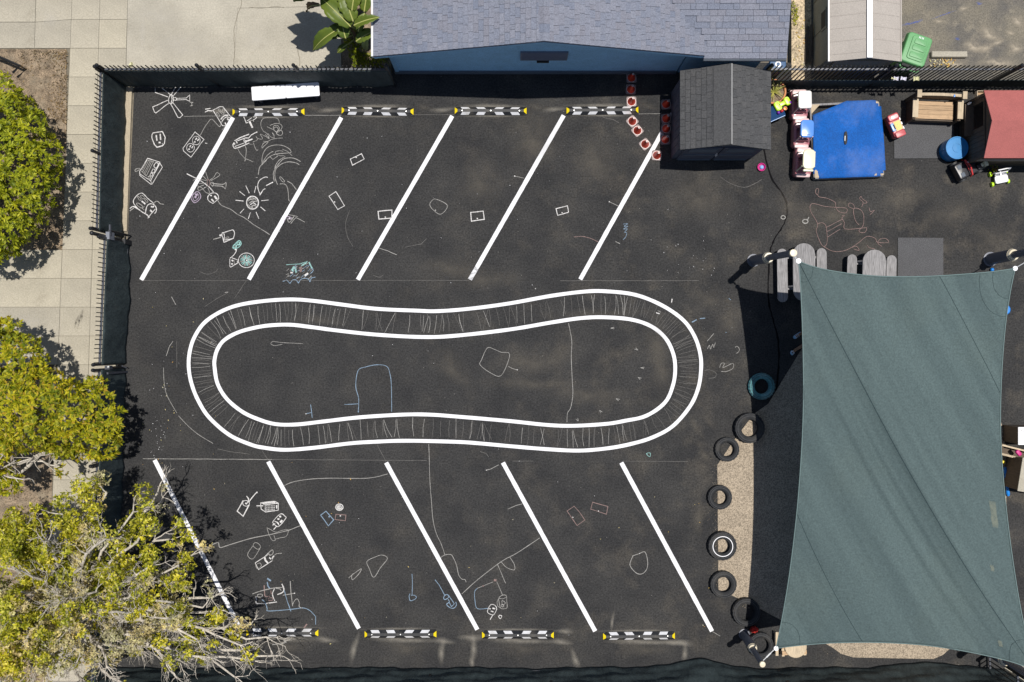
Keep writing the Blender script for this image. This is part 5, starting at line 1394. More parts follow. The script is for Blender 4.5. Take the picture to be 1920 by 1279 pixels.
eN = edge([(1497, 490), (1520, 499), (1560, 508.5), (1620, 516.5), (1680, 519.5), (1745, 518.5), (1810, 514.5), (1860, 510), (1903, 504)], 3.65, 2.35, NS)
eS = edge([(1455, 1216), (1500, 1210.5), (1560, 1206), (1640, 1205), (1720, 1209), (1790, 1218), (1860, 1232), (1905, 1244), (1940, 1258)], 2.0, 3.4, NS)
eW = edge([(1497, 490), (1501, 540), (1504.5, 620), (1506.5, 720), (1505, 800), (1500.5, 880), (1493, 970), (1481, 1070), (1468, 1150), (1455, 1216)], 3.65, 2.0, NS)
eE = edge([(1903, 504), (1894, 548), (1885, 610), (1878.5, 690), (1875.5, 780), (1878, 860), (1887, 960), (1900, 1060), (1917, 1160), (1940, 1258)], 2.35, 3.4, NS)
sail = thing("shade_sail", "large green shade sail stretched over the right-hand play area", "shade sail", (9.5, -2.5, 0))
so_ = Vector((9.5, -2.5, 0))
def sailp(u, v):
    i = u * NS; j = v * NS
    def at(e, q):
        k = min(int(q), NS - 1); return e[k].lerp(e[k + 1], q - k)
    a = at(eN, i).lerp(at(eS, i), v); b = at(eW, j).lerp(at(eE, j), u)
    c = (eN[0] * (1 - u) + eN[NS] * u) * (1 - v) + (eS[0] * (1 - u) + eS[NS] * u) * v
    p = a + b - c
    # tension folds running between the two high corners
    d = (u - v)
    env = math.exp(-((d + .10) / .26) ** 2) * math.sin(math.pi * min(max((u + v) / 2, 0), 1))
    p.z += env * (.035 * math.sin(d * 34 + 1.0) + .022 * math.sin(d * 71 + .5) + .05 * math.sin(d * 15 + .3) + .010 * math.sin(d * 130)) + .05 * math.sin(math.pi * u) * math.sin(math.pi * v) * math.sin(d * 9)
    for cu, cv in ((0, 0), (1, 1), (1, 0), (0, 1)):
        r_ = math.hypot(u - cu, v - cv)
        if r_ < .16:
            ang = math.atan2(abs(v - cv), abs(u - cu))
            p.z += .022 * math.sin(ang * 17 + cu * 2) * (1 - r_ / .16) * min(1, r_ / .03)
    return p - so_
v = []; f = []
NG = 120
for j in range(NG + 1):
    for i in range(NG + 1): v.append(sailp(i / NG, j / NG))
for j in range(NG):
    for i in range(NG):
        q = j * (NG + 1) + i; f.append((q, q + NG + 1, q + NG + 2, q + 1))
o = MB().add(v, f).build("cloth", M['sail'], sail, True, fix=False)
md = o.modifiers.new("thickness", 'SOLIDIFY'); md.thickness = .003; md.offset = -1
for e in (eN, eS, eW, eE):
    MB().tube([p - so_ + Vector((0, 0, .006)) for p in e], .012, 6).build("hem", M['sail_hem'], sail, True)
def uvline(a, b, n=60):
    return [sailp(a[0] + (b[0] - a[0]) * k / n, a[1] + (b[1] - a[1]) * k / n) + Vector((0, 0, .004)) for k in range(n + 1)]
for a, b in (((.005, .005), (.985, .985)), ((.655, 0.002), (.998, .31)), ((0.002, .65), (.33, .998))):
    MB().tube(uvline(a, b), .006, 4).build("seam", M['sail_seam'], sail)
for cu, cv, rr_ in ((1, 0, .10), (1, 0, .16), (0, 1, .09), (0, 0, .07), (1, 1, .10)):
    pts = []
    for k in range(13):
        a = R(7.5 * k); uu = abs(cu - rr_ * math.cos(a)); vv = abs(cv - rr_ * .75 * math.sin(a))
        pts.append(sailp(min(max(uu, .001), .999), min(max(vv, .001), .999)) + Vector((0, 0, .004)))
    MB().tube(pts, .004, 4).build("corner_stitching", M['sail_seam'], sail)
# patch and paint spots on the cloth
def sailpatch(px0, py0, px1, py1, name, m):
    # locate uv by search
    def find(px, py):
        best = None
        for i in range(61):
            for j in range(61):
                q = sailp(i / 60, j / 60) + so_
                k = (1 - q.z / CAMH) / S
                d = (q.x / k + 960 - px) ** 2 + (640 - q.y / k - py) ** 2
                if best is None or d < best[0]: best = (d, i / 60, j / 60)
        return best[1], best[2]
    a = find(px0, py0); b = find(px1, py1)
    v = []; f = []
    n = 6
    for j in range(n + 1):
        for i in range(n + 1):
            u_ = a[0] + (b[0] - a[0]) * i / n; v_ = a[1] + (b[1] - a[1]) * j / n
            v.append(sailp(min(u_ + rng.uniform(-.003, .003), .995), v_) + Vector((0, 0, .004)))
    for j in range(n):
        for i in range(n):
            q = j * (n + 1) + i; f.append((q, q + n + 1, q + n + 2, q + 1))
    me = bpy.data.meshes.new(name); me.from_pydata(v, [], f); me.update()
    at = me.attributes.new("edge", 'FLOAT', 'POINT')
    at.data.foreach_set("value", [0.45 if (i in (0, n) or j in (0, n)) else 1.0 for j in range(n + 1) for i in range(n + 1)])
    link(name, me, m, sail)
M['patchfilm'] = m_decal("bleached_cloth", (.26, .28, .22), .5, 8, .2, .5)
sailpatch(1851, 944, 1873, 997, "bleached_patch", M['patchfilm'])
sailpatch(1853, 1060, 1863, 1072, "bleached_spot", M['patchfilm'])
sailpatch(1868, 1198, 1884, 1210, "bleached_spot", M['patchfilm'])
M['capm'] = mat("cap_cream", (.66, .58, .42), .4, .08)
def post(label, base, top, r, slee, cap=True):
    b = Vector(base); tp = Vector(top)
    t = thing("sail_post", label, "post", (b.x, b.y, 0), 0, "posts holding the shade sail")
    d = (tp - b)
    MB().tube([(0, 0, 0), d], [r * 1.05, r], 18).build("pole", M['pole'], t, True)
    s1 = d * slee
    MB().tube([(0, 0, 0), s1, s1 * 1.02], [r * 1.75, r * 1.7, r * 1.12], 18).build("padded_sleeve", M['pole'], t, True)
    MB().lathe([(r * 1.0, 0), (r * 1.12, .01), (r * 1.0, .03), (r * .4, .035), (0, .035)], tuple(d), 18, cap=False).build("cap", mat("cap_cream", (.62, .55, .40), .4, .08) if 'capm' not in M else M['capm'], t, True)
    MB().tube([s1 * .96, s1 * 1.03], [r * 1.85, r * 1.5], 18).build("collar", M['capm'], t, True)  # cream ring paints the sunlit top edge of the sleeve
    MB().tube([d * .985, d * 1.0], [r * 1.08, r * 1.08], 18).build("collar", M['capm'], t, True)
    MB().lathe([(r * 2.2, .0), (r * 2.2, .03), (r * 1.8, .035)], seg=18, cap=True).build("base_flange", M['pole'], t, True)
    return t
M['capm'] = mat("cap_cream", (.66, .58, .42), .4, .08)
pNW = Vector((6.20, 2.07, 0)); tNW = P(1487.5, 475, 3.78)
post("tall cream sail post by the picnic tables, upper left corner of the sail", pNW, tNW, .075, .42)
pSW = Vector((5.96, -7.53, 0)); tSW = P(1429.5, 1246, 2.15)
post("short leaning sail post by the tyres, lower left corner of the sail", pSW, tSW, .065, .5)
pNE = Vector((12.28, 2.10, 0)); tNE = Vector((12.45, 2.16, 2.6))
post("sail post at the right edge of the yard, upper right corner of the sail", pNE, tNE, .085, .4)
pSE = Vector((11.95, -7.75, 0)); tSE = Vector((11.98, -7.72, 3.5))
post("sail post at the bottom right, lower right corner of the sail", pSE, tSE, .085, .4)
for tp, c, lab in ((tNW, cNW, "upper left"), (tSW, cSW, "lower left"), (tNE, cNE, "upper right"), (tSE, cSE, "lower right")):
    a = P(*c); b = Vector(tp) - Vector((0, 0, .12))
    t = thing("turnbuckle", "steel turnbuckle at the %s corner of the sail" % lab, "turnbuckle", (a.x, a.y, a.z - .02), 0, "sail corner fittings")
    d = b - (a - Vector((0, 0, .02)))
    MB().lathe([(.0, .02), (.055, .02), (.06, .03), (.055, .042), (.0, .045)], seg=18, cap=False).build("corner_disc", M['white_plastic'], t, True)
    MB().tube([d * .06, d * .95], .012, 8).build("rod", M['steel'], t)
    MB().tube([d * .35, d * .65], .022, 8).build("barrel", M['steel'], t, True)
    MB().lathe([(.022, -.01), (.022, .01), (.034, .01), (.034, -.01)], tuple(d * .97), 12, cap=False, closed=True).build("eye", M['steel'], t, True)

# ------------------------------------------------------------------ picnic tables
def stadium(L, w, n=10):
    out = []
    for i in range(n + 1):
        a = R(180 * i / n); out.append((w / 2 * math.cos(a), L / 2 - w / 2 + w / 2 * math.sin(a)))
    for i in range(n + 1):
        a = R(180 + 180 * i / n); out.append((w / 2 * math.cos(a), -L / 2 + w / 2 + w / 2 * math.sin(a)))
    return out
def picnic(label, x, y, L, tw, bx0, bw0, bx1, bw1, by, rz):
    q = P(x, y, .5)
    t = thing("picnic_table", label, "picnic table", (q.x, q.y, 0), R(rz), "children's picnic tables")
    MB().prism(stadium(L, tw), .465, .505).build("table_top", M['old_wood'], t)
    k = (1 - .28 / CAMH) / S
    for bx, bw_ in ((bx0, bw0), (bx1, bw1)):
        dx = (bx - 960) * k - q.x
        b = MB().prism(stadium(L * .93, bw_), .25, .285).build("bench", M['old_wood'], t)
        b.location = (dx, by, 0)
    for yy in (-L * .27, L * .27):
        MB().box((0, yy, .225), ((bx1 - bx0) * k, .06, .045)).build("cross_beam", M['old_wood'], t)
        for s_ in (-1, 1):
            MB().box((s_ * (tw * .5 + .05), yy + .05, .235), (.06, .04, .47), ry=R(-18 * s_)).build("leg", M['old_wood'], t)
picnic("grey wooden picnic table under the tall sail post", 1508, 511, 1.46, .56, 1467, .26, 1541, .25, -.06, .8)
picnic("grey wooden picnic table left of the lower rubber mat", 1639, 523, 1.46, .585, 1597, .24, 1671, .25, -.06, -1.2)

# rubber mats
for x0, y0, x1, y1, lab in ((1676, 229, 1787, 298, "grey rubber mat in front of the wooden bench"), (1683, 447, 1768, 520, "grey rubber mat right of the picnic tables")):
    c = P((x0 + x1) / 2, (y0 + y1) / 2)
    o = MB().prism([(-(x1 - x0) / 2 / S, -(y1 - y0) / 2 / S), ((x1 - x0) / 2 / S, -(y1 - y0) / 2 / S + .01), ((x1 - x0) / 2 / S, (y1 - y0) / 2 / S), (-(x1 - x0) / 2 / S, (y1 - y0) / 2 / S + .01)], .004, .022).build("rubber_mat", M['mat_grey'])
    o.location = (c.x, c.y, 0); tag(o, lab, "mat", "rubber mats")

# ------------------------------------------------------------------ sandbox under a tarp
c = P(1588, 263, .25)
t = thing("sandbox", "wooden sandbox covered by a blue tarp beside the toy cars", "sandbox", (c.x, c.y, 0))
k = (1 - .25 / CAMH) / S
def loc(px, py): return ((px - 960) * k - c.x, (640 - py) * k - c.y)
cor = [loc(1521, 200), loc(1647, 191), loc(1656.5, 329), loc(1528, 334)]
cor[0] = loc(1520, 197)
for i in range(4):
    a, b = Vector(cor[i] + (0,)), Vector(cor[(i + 1) % 4] + (0,))
    mid = (a + b) / 2; d = b - a
    MB().box((mid.x, mid.y, .12), (d.length - .03, .05, .23), rz=math.atan2(d.y, d.x)).build("side_board", M['old_wood'], t)
for i in range(4):
    a = Vector(cor[i] + (0,)); b = Vector(cor[(i + 1) % 4] + (0,)); d = Vector(cor[i - 1] + (0,))
    p1 = a + (b - a).normalized() * .24; p2 = a + (d - a).normalized() * .24
    MB().prism([(a.x, a.y), (p2.x, p2.y), (p1.x, p1.y)], .236, .256).build("corner_seat", M['pale_wood'], t)
n = 26
v = []; f = []; idx = {}
tc_ = [loc(1524, 207), loc(1651, 188), loc(1661, 331), loc(1525, 336)]
top_edge = lambda u: loc(1523 + (1651 - 1523) * u, 217 - 26 * min(1, u * 2.0) - 2 * u)
for j in range(n + 1):
    for i in range(n + 1):
        u, w = i / n, j / n
        a = Vector(top_edge(u)); b = Vector((tc_[3][0] + (tc_[2][0] - tc_[3][0]) * u, tc_[3][1] + (tc_[2][1] - tc_[3][1]) * u))
        q = a.lerp(b, w)
        z = .275 - .05 * math.sin(math.pi * u) * math.sin(math.pi * w) + .020 * math.sin(7 * u + 2) * math.sin(3 * w + 1) + .011 * math.sin(17 * u + 4 * w) + .007 * math.sin(31 * u - 9 * w) + rng.uniform(-.002, .002)
        idx[(i, j)] = len(v); v.append((q.x, q.y, z))
def cutc(i, j):
    # cloth is cut short at three corners
    return (n - i) + j < 2.6 or (n - i) + (n - j) < 2.6 or i + (n - j) < 2.6
for j in range(n):
    for i in range(n):
        if cutc(i + .5, j + .5): continue
        f.append((idx[(i, j)], idx[(i, j + 1)], idx[(i + 1, j + 1)], idx[(i + 1, j)]))
o = MB().add(v, f).build("tarp", M['tarp'], t, True, fix=False)
md = o.modifiers.new("t", 'SOLIDIFY'); md.thickness = .006; md.offset = -1
e = loc(1586, 259)
MB().prism([(e[0] + .045 * math.sin(R(a)) * (1 if True else 0) + .004 * math.cos(R(a)), e[1] + .175 * math.cos(R(a))) for a in range(0, 360, 24)], .232, .246).build("tear", M['black'], t)  # flat black patch, painting the shaded inside of the hole
MB().prism([(e[0] - .03, e[1] - .07), (e[0] - .018, e[1] - .08), (e[0] - .012, e[1] + .05), (e[0] - .026, e[1] + .05)], .247, .252).build("tear_lip", M['white_plastic'], t)

# ------------------------------------------------------------------ toy cars with roofs
def coupe(label, x, y, roofm, bodym, roofshape, rz=0.0):
    q = P(x, y, .30)
    t = thing("toy_car", label, "toy car", (q.x, q.y, 0), R(rz), "ride-in toy cars beside the tarp")
    W2_, L2_ = .215, .37
    body = MB()
    # tub: outer shell with an open cockpit
    def ring(z, sx, sy, r=.09):
        out = []
        for qx, qy, a0 in ((1, 1, 0), (-1, 1, 90), (-1, -1, 180), (1, -1, 270)):
            for i in range(5):
                a = R(a0 + 22.5 * i); out.append((qx * (sx - r) + r * math.cos(a), qy * (sy - r) + r * math.sin(a), z))
        return out
    rings = [ring(.07, W2_ - .03, L2_ - .04), ring(.14, W2_, L2_), ring(.30, W2_, L2_), ring(.37, W2_ - .015, L2_ - .02), ring(.385, W2_ - .045, L2_ - .07)]
    hole = [(a * .72, b * .46 - .035, .385) for a, b, z in ring(.385, W2_ - .03, L2_ - .02)]
    floor_ = [(a, b, .16) for a, b, z in hole]
    rings += [hole, floor_]
    v = [p for r_ in rings for p in r_]; m_ = len(rings[0]); f = [tuple(range(m_ - 1, -1, -1)), tuple(range((len(rings) - 1) * m_, len(rings) * m_))]
    for kk in range(len(rings) - 1):
        for i in range(m_):
            j = (i + 1) % m_; f.append((kk * m_ + i, kk * m_ + j, (kk + 1) * m_ + j, (kk + 1) * m_ + i))
    MB().add(v, f).build("body", bodym, t, True)
    MB().rbox((0, .265, .39), (.37, .19, .06), .06, .025).build("bonnet", M['faded'], t, True)
    MB().rbox((0, L2_ - .01, .20), (.38, .07, .07), .03, .02).build("bumper", M['faded'], t, True)
    MB().rbox((0, -L2_ + .03, .36), (.36, .10, .07), .04, .025).build("rear_bumper", M['faded'], t, True)
    MB().rbox((0, -.20, .40), (.26, .06, .22), .025, .02).build("seat_back", bodym, t, True)
    MB().lathe([(.055, -.008), (.055, .008), (.07, .008), (.07, -.008)], (0, .10, .44), 14, cap=False, closed=True, M=Matrix.Rotation(R(35), 4, 'X')).build("steering_wheel", M['black'], t, True)
    for sx in (-1, 1):
        for sy, lean in ((1, -.07), (-1, .05)):
            MB().tube([(sx * .17, sy * .235, .37), (sx * .155, sy * .235 + lean * .6, .62), (sx * .15, sy * .235 + lean, .80)], [.020, .017, .017], 8).build("roof_pillar", M['faded'] if roofshape != 2 else roofm, t, True)
        for sy in (.22, -.22):
            MB().lathe([(.0, -.03), (.075, -.03), (.085, -.02), (.085, .02), (.075, .03), (.0, .03)], (sx * .195, sy, .085), 14, cap=False, M=Matrix.Rotation(R(90), 4, 'Y')).build("wheel", M['rubber'], t, True)
        MB().sphere((sx * .11, L2_ - .03, .335), (.03, .02, .025), 10, 6).build("headlight", M['cone_tip'], t, True)
    if roofshape == 2:
        MB().rbox((0, -.02, .83), (.31, .50, .055), .12, .026, 6).build("roof", roofm, t, True)
        MB().rbox((0, -.29, .79), (.26, .06, .05), .025, .02).build("roof_rear_bar", roofm, t, True)
    else:
        r_ = MB().rbox((0, 0.0, .83), (.335, .44, .06), .06 if roofshape == 0 else .09, .028, 6).build("roof", roofm, t, True)
        if roofshape == 1: MB().box((.02, -.155, .8605), (.07, .012, .006)).build("roof_slot", M['black'], r_)
    MB().box((0, .17, .50), (.27, .012, .03)).build("windscreen_bar", M['faded'], t)
    return t
coupe("pink toy car with white roof, nearest the flower pot", 1497.5, 197, M['coupe_white'], M['maroon'], 0, 1)
coupe("pink toy car with blue roof, middle of three by the tarp", 1501.5, 250.5, M['coupe_blue'], M['maroon'], 1, -1)
coupe("dark pink toy car with cream roof, lowest of three by the tarp", 1505, 305, M['coupe_cream'], M['maroon'], 2, -2)

# pot plant, blue play table and toys
c = P(1451, 172, .34)
t = thing("plant_pot", "round terracotta pot of dry soil beside the dark shed", "plant pot", (c.x, c.y, 0))
MB().lathe([(.20, 0), (.26, .10), (.315, .30), (.315, .345), (.275, .345), (.27, .28)], seg=32, cap=False).build("pot", M['terracotta'], t, True)
MB().lathe([(.272, .285), (.15, .30), (.0, .295)], seg=24, cap=False).build("soil", M['soil'], t, True)
q = thing("spiky_plant", "yellow spiky plant growing in the terracotta pot", "plant", (c.x, c.y, .29))
for i in range(22):
    a = rng.uniform(0, 6.28); L_ = rng.uniform(.14, .32); hgt = rng.uniform(.05, .22)
    pts = [(L_ * s_ * math.cos(a), L_ * s_ * math.sin(a), hgt * math.sin(s_ * 2.2)) for s_ in (0, .25, .5, .75, 1)]
    mb = MB(); v = []; f = []
    for k2, p_ in enumerate(pts):
        w = .013 * (1 - .2 * k2); v += [(p_[0] - w * math.sin(a), p_[1] + w * math.cos(a), p_[2]), (p_[0] + w * math.sin(a), p_[1] - w * math.cos(a), p_[2])]
    for k2 in range(4): f.append((2 * k2, 2 * k2 + 1, 2 * k2 + 3, 2 * k2 + 2))
    mb.add(v, f).build("leaf", M['succ'], q, fix=False)
c = P(1452, 212, .4)
t = thing("play_table", "dark blue play table half behind the dark shed", "table", (c.x, c.y, 0), R(24))
M['deep_blue'] = mat("deep_blue_plastic", (.006, .040, .125), .7, .12, spec=.15)
MB().rbox((-.08, 0, .38), (.66, .36, .04), .05, .015).build("table_top", M['deep_blue'], t, True)
for sx in (-1, 1):
    for sy in (-1, 1): MB().box((sx * .28 - .08, sy * .13, .18), (.05, .05, .36)).build("leg", M['deep_blue'], t)
MB().box((-.08, -.172, .402), (.60, .012, .006)).build("edge_strip", M['sky_blue'], t)
c = P(1467, 195, .45)
t = thing("water_toy", "lime green bone-shaped water toy on the blue play table", "toy", (c.x, c.y, .405), R(28))
MB().rbox((-.13, 0, .04), (.17, .24, .08), .06, .03).build("tray", M['neon'], t, True)
MB().rbox((.13, 0, .05), (.15, .22, .09), .06, .03).build("tray", M['neon'], t, True)
MB().rbox((0, 0, .045), (.22, .11, .07), .03, .02).build("channel", M['neon'], t, True)
for sx, sy in ((-.13, -.06), (-.13, .06), (.14, .05)): MB().lathe([(.035, .088), (.035, .094), (.048, .094), (.048, .088)], (sx, sy, 0), 14, cap=False, closed=True).build("rim", M['neon'], t, True)
for x, y, r_, m_, lab in ((1480, 193, .052, 'purple', "purple ball on the right end of the lime toy"), (1460, 211.5, .042, 'purple', "purple ball at the lower left of the lime toy"), (1466, 208, .045, 'red', "red ball beside the lime toy's purple ball")):
    q = P(x, y, .45); o = MB().sphere((0, 0, 0), r_).build("ball", M[m_], None, True); o.location = (q.x, q.y, .402 + r_); tag(o, lab, "ball", "toy balls")
q = P(1472, 204, .44); o = MB().lathe([(.030, 0), (.045, .06), (.038, .06), (.026, .01), (0, .01)], seg=18, cap=False).build("toy_cup", M['orange'], None, True); o.location = (q.x, q.y, .405); tag(o, "small orange cup beside the lime toy", "toy cup")
q = P(1427.5, 314, .05); t = thing("toy_bowl", "magenta bowl with a blue centre below the dark shed", "toy bowl", (q.x, q.y, 0))
MB().lathe([(.05, .002), (.085, .03), (.105, .075), (.095, .078), (.07, .03), (.0, .02)], seg=22, cap=False).build("bowl", M['magenta'], t, True)
MB().sphere((.01, 0, .05), (.055, .055, .04), 14, 8).build("ball", M['sky_blue'], t, True)

# ------------------------------------------------------------------ wooden bench with back
c = P(1752, 207, .35)
t = thing("garden_bench", "wooden garden bench with arms and wavy back, right of the tarp", "bench", (c.x, c.y, 0), R(-2.2))
sw, sd = .96, .46
for i in range(4):
    MB().box((0, -sd / 2 + (i + .5) * sd / 4, .34), (sw, sd / 4 - .006, .028)).build("seat_plank", M['tan_wood'], t)
MB().box((0, -sd / 2 - .03, .25), (sw, .03, .20)).build("apron", M['dark_wood'], t)
for s_ in (-1, 1):
    MB().box((s_ * .565, -.02, .28), (.035, .50, .52)).build("side_panel", M['dark_wood'], t)
    MB().box((s_ * .565, -.02, .555), (.14, .46, .028)).build("arm_rest", M['pale_wood'], t)
    MB().box((s_ * .565, .29, .38), (.09, .11, .76)).build("post", M['dark_wood'], t)
    MB().box((s_ * .565, .29, .775), (.11, .19, .03)).build("post_cap", M['pale_wood'], t)
    MB().box((s_ * .565, -.26, .25), (.07, .05, .50)).build("front_leg", M['dark_wood'], t)
n = 12
MB().add([(-.51 + 1.02 * i / n, yy, .30 if z == 0 else .70 + .05 * math.sin(math.pi * i / n)) for z in (0, 1) for yy in (.27, .30) for i in range(n + 1)],
         [(i, i + 1, 2 * (n + 1) + i + 1, 2 * (n + 1) + i) for i in range(n)] + [(n + 1 + i + 1, n + 1 + i, 3 * (n + 1) + i, 3 * (n + 1) + i + 1) for i in range(n)]).build("back_panel", M['dark_wood'], t)
v = []; f = []
for i in range(n + 1):
    x = -.51 + 1.02 * i / n; z = .70 + .05 * math.sin(math.pi * i / n)
    v += [(x, .255, z), (x, .325, z), (x, .325, z + .03), (x, .255, z + .03)]
for i in range(n):
    for a in range(4):
        b = (a + 1) % 4; f.append((4 * i + a, 4 * i + b, 4 * i + 4 + b, 4 * i + 4 + a))
MB().add(v, f).build("top_rail", M['pale_wood'], t)
q = P(1790, 180, .78); o = MB().rbox((0, 0, 0), (.04, .06, .03), .01, .008).build("toy_block", M['blue'], None, True); o.location = (q.x, q.y, .765); tag(o, "tiny blue block on the bench's back rail", "toy block")

# red ride-on fire truck
q = P(1678, 237, .25)
t = thing("toy_truck", "pink-red ride-on toy truck with yellow slats beside the tarp", "toy truck", (q.x, q.y, 0), R(24)); t.scale = (.88, .98, 1)
MB().rbox((0, 0, .24), (.34, .60, .20), .06, .03).build("body", M['truck_red'], t, True)
MB().rbox((0, .22, .36), (.32, .18, .06), .05, .025).build("bonnet", M['truck_red'], t, True)
MB().rbox((.02, .22, .395), (.22, .10, .02), .04, .008).build("bonnet_recess", M['faded'], t, True)
MB().rbox((0, -.24, .355), (.30, .16, .05), .04, .02).build("rear_deck", M['truck_red'], t, True)
MB().box((.04, -.02, .352), (.22, .26, .02)).build("seat_tray", M['truck_tan'], t)
for i in range(5):
    MB().box((.03, -.11 + i * .045, .367), (.15, .018, .014)).build("ladder_rung", M['yellow'], t)
MB().rbox((-.13, -.02, .375), (.10, .22, .05), .03, .015).build("cab_window", M['sky_blue'], t, True)
MB().box((-.10, -.02, .402), (.035, .13, .006)).build("window_slot", M['black'], t)
for yy in (.12, .0, -.13): MB().rbox((.155, yy, .355), (.035, .07, .03), .012, .008).build("side_lamp", M['white_plastic'], t, True)
for sx in (-1, 1):
    for sy in (-1, 1): MB().lathe([(0, -.03), (.08, -.03), (.085, 0), (.08, .03), (0, .03)], (sx * .15, sy * .18, .085), 14, cap=False, M=Matrix.Rotation(R(90), 4, 'Y')).build("wheel", M['rubber'], t, True)

# blue barrel table
q = P(1787, 281, .21)
t = thing("barrel", "blue plastic barrel with lid below the wooden bench", "barrel", (q.x, q.y, 0))
MB().lathe([(.27, 0), (.285, .04), (.285, .36), (.27, .42), (.0, .42)], seg=36, cap=True).build("body", M['barrel'], t, True)
MB().lathe([(.26, .421), (.285, .425), (.285, .445), (.262, .445), (.255, .432), (.0, .434)], seg=36, cap=False).build("lid", M['barrel'], t, True)
MB().lathe([(.10, .436), (.10, .442), (.115, .442), (.115, .436)], seg=24, cap=False, closed=True).build("lid_ring", M['barrel'], t, True)
MB().tube([(-.285, -.02, .10), (-.285, -.02, .36)], .018, 6).build("side_rib", M['barrel'], t)

# ------------------------------------------------------------------ red roofed playhouse
ke = 1 - 1.3 / CAMH
X0 = 885 / S * ke; Yn = 470 / S * ke; Ys = 343 / S * ke
t = thing("playhouse", "brown playhouse with dull red roof at the right edge", "playhouse", (X0, (Yn + Ys) / 2, 0))
hd = (Yn - Ys) / 2; Lp = 2.2
rzp = 1.70
for s_ in (-1, 1):
    q4 = [(0, s_ * hd, 1.3), (Lp, s_ * hd, 1.3), (Lp, 0, rzp), (0.0, 0, rzp)]
    MB().add(q4 + [(a, b, c_ - .035) for a, b, c_ in q4], [(0, 1, 2, 3), (7, 6, 5, 4), (0, 4, 5, 1), (1, 5, 6, 2), (2, 6, 7, 3), (3, 7, 4, 0)]).build("roof_panel", M['red_roof'], t)
MB().add([(.06, -hd + .06, 1.27), (.06, hd - .06, 1.27), (.06, 0, rzp - .05), (.09, -hd + .06, 1.27), (.09, hd - .06, 1.27), (.09, 0, rzp - .05)], [(0, 2, 1), (3, 4, 5), (0, 1, 4, 3), (1, 2, 5, 4), (2, 0, 3, 5)]).build("gable_board", M['dark_wood'], t)
for x in (.06, Lp - .06):
    for y in (-hd + .08, hd - .08): MB().box((x, y, .635), (.07, .07, 1.27)).build("corner_post", M['dark_wood'], t)
for i in range(12):
    y = -hd + .17 + i * (2 * hd - .34) / 11
    hi = .55 if 6 <= i <= 10 else 1.22
    MB().box((.06, y, hi / 2 + .02), (.03, (2 * hd - .34) / 11 - .008, hi)).build("wall_plank", M['dark_wood'], t)
MB().box((.06, hd * .32, 1.22), (.045, .85, .06)).build("window_lintel", M['dark_wood'], t)
MB().box((-.02, hd * .32, .57), (.22, .80, .03)).build("counter", M['dark_wood'], t)
MB().box((Lp / 2, hd - .08, .60), (Lp - .2, .03, 1.2)).build("back_wall", M['dark_wood'], t)
for i in range(14):
    MB().box((.2 + i * .14, -hd + .08, .3), (.13, .03, .58)).build("wall_plank", M['dark_wood'], t)
MB().box((Lp / 2, -hd + .08, .61), (Lp - .2, .05, .025)).build("front_sill", M['pale_wood'], t)
MB().box((Lp / 2, 0, .012), (Lp, 2 * hd - .1, .02)).build("floor_board", M['dark_wood'], t)
b = P(1836, 178, .9)
q = thing("crate", "small open wooden crate hanging beside the red-roofed playhouse", "crate", (b.x, b.y, .95))
for dx, dy, w, d in ((0, .05, .26, .015), (0, -.07, .26, .015), (-.125, -.01, .015, .12), (.125, -.01, .015, .12)): MB().box((dx, dy, .06), (w, d, .12)).build("side", M['pale_wood'], q)
MB().box((0, -.01, .006), (.25, .12, .012)).build("base", M['tan_wood'], q)
b = P(1832, 195, .62); q = MB().lathe([(.03, 0), (.032, .10), (.014, .13), (.014, .16), (0, .16)], seg=12, cap=False).build("bottle", M['fern'].copy() if False else M['white_plastic'], None, True); q.location = (X0 - .05, b.y, .592); tag(q, "small pale bottle on the playhouse counter", "bottle")

# black and red ride-on jeep
q = P(1812, 313, .25)
t = thing("ride_on_jeep", "black ride-on jeep with red bar and tan seats below the blue barrel", "toy car", (q.x + .06, q.y, 0), R(-62)); t.scale = (1.22, 1.22, 1.15)
M['toy_black'] = mat("toy_black", (.018, .018, .022), .35, .15)
MB().rbox((0, 0, .20), (.36, .62, .20), .05, .03).build("body", M['toy_black'], t, True)
MB().rbox((0, .0 - .22, .32), (.33, .22, .05), .04, .02).build("bonnet", M['toy_black'], t, True)
for sx in (-.085, .085): MB().rbox((sx, -.24, .348), (.09, .08, .012), .015, .004).build("bonnet_vent", M['shed_trim'], t, True)
MB().tube([(-.19, -.10, .30), (-.17, -.09, .40), (0, -.06, .43), (.17, -.09, .40), (.19, -.10, .30)], .016, 8).build("windscreen_bar", M['red'], t, True)
MB().tube([(-.18, -.085, .36), (.18, -.085, .36)], .012, 8).build("dash_bar", M['red'], t, True)
for sx in (-.09, .09):
    MB().rbox((sx, .17, .33), (.13, .16, .05), .04, .02).build("seat", M['toy_black'], t, True)
    MB().rbox((sx, .26, .38), (.13, .06, .13), .025, .02).build("seat_back", M['coupe_cream'], t, True)
    MB().rbox((sx, .20, .36), (.08, .05, .02), .02, .008).build("seat_pad", M['coupe_cream'], t, True)
MB().sphere((-.10, -.07, .41), .018, 10, 6).build("knob", M['white_plastic'], t, True)
for sx in (-1, 1):
    for sy in (-1, 1): MB().lathe([(0, -.04), (.09, -.04), (.10, 0), (.09, .04), (0, .04)], (sx * .18, sy * .20, .10), 14, cap=False, M=Matrix.Rotation(R(90), 4, 'Y')).build("wheel", M['rubber'], t, True)

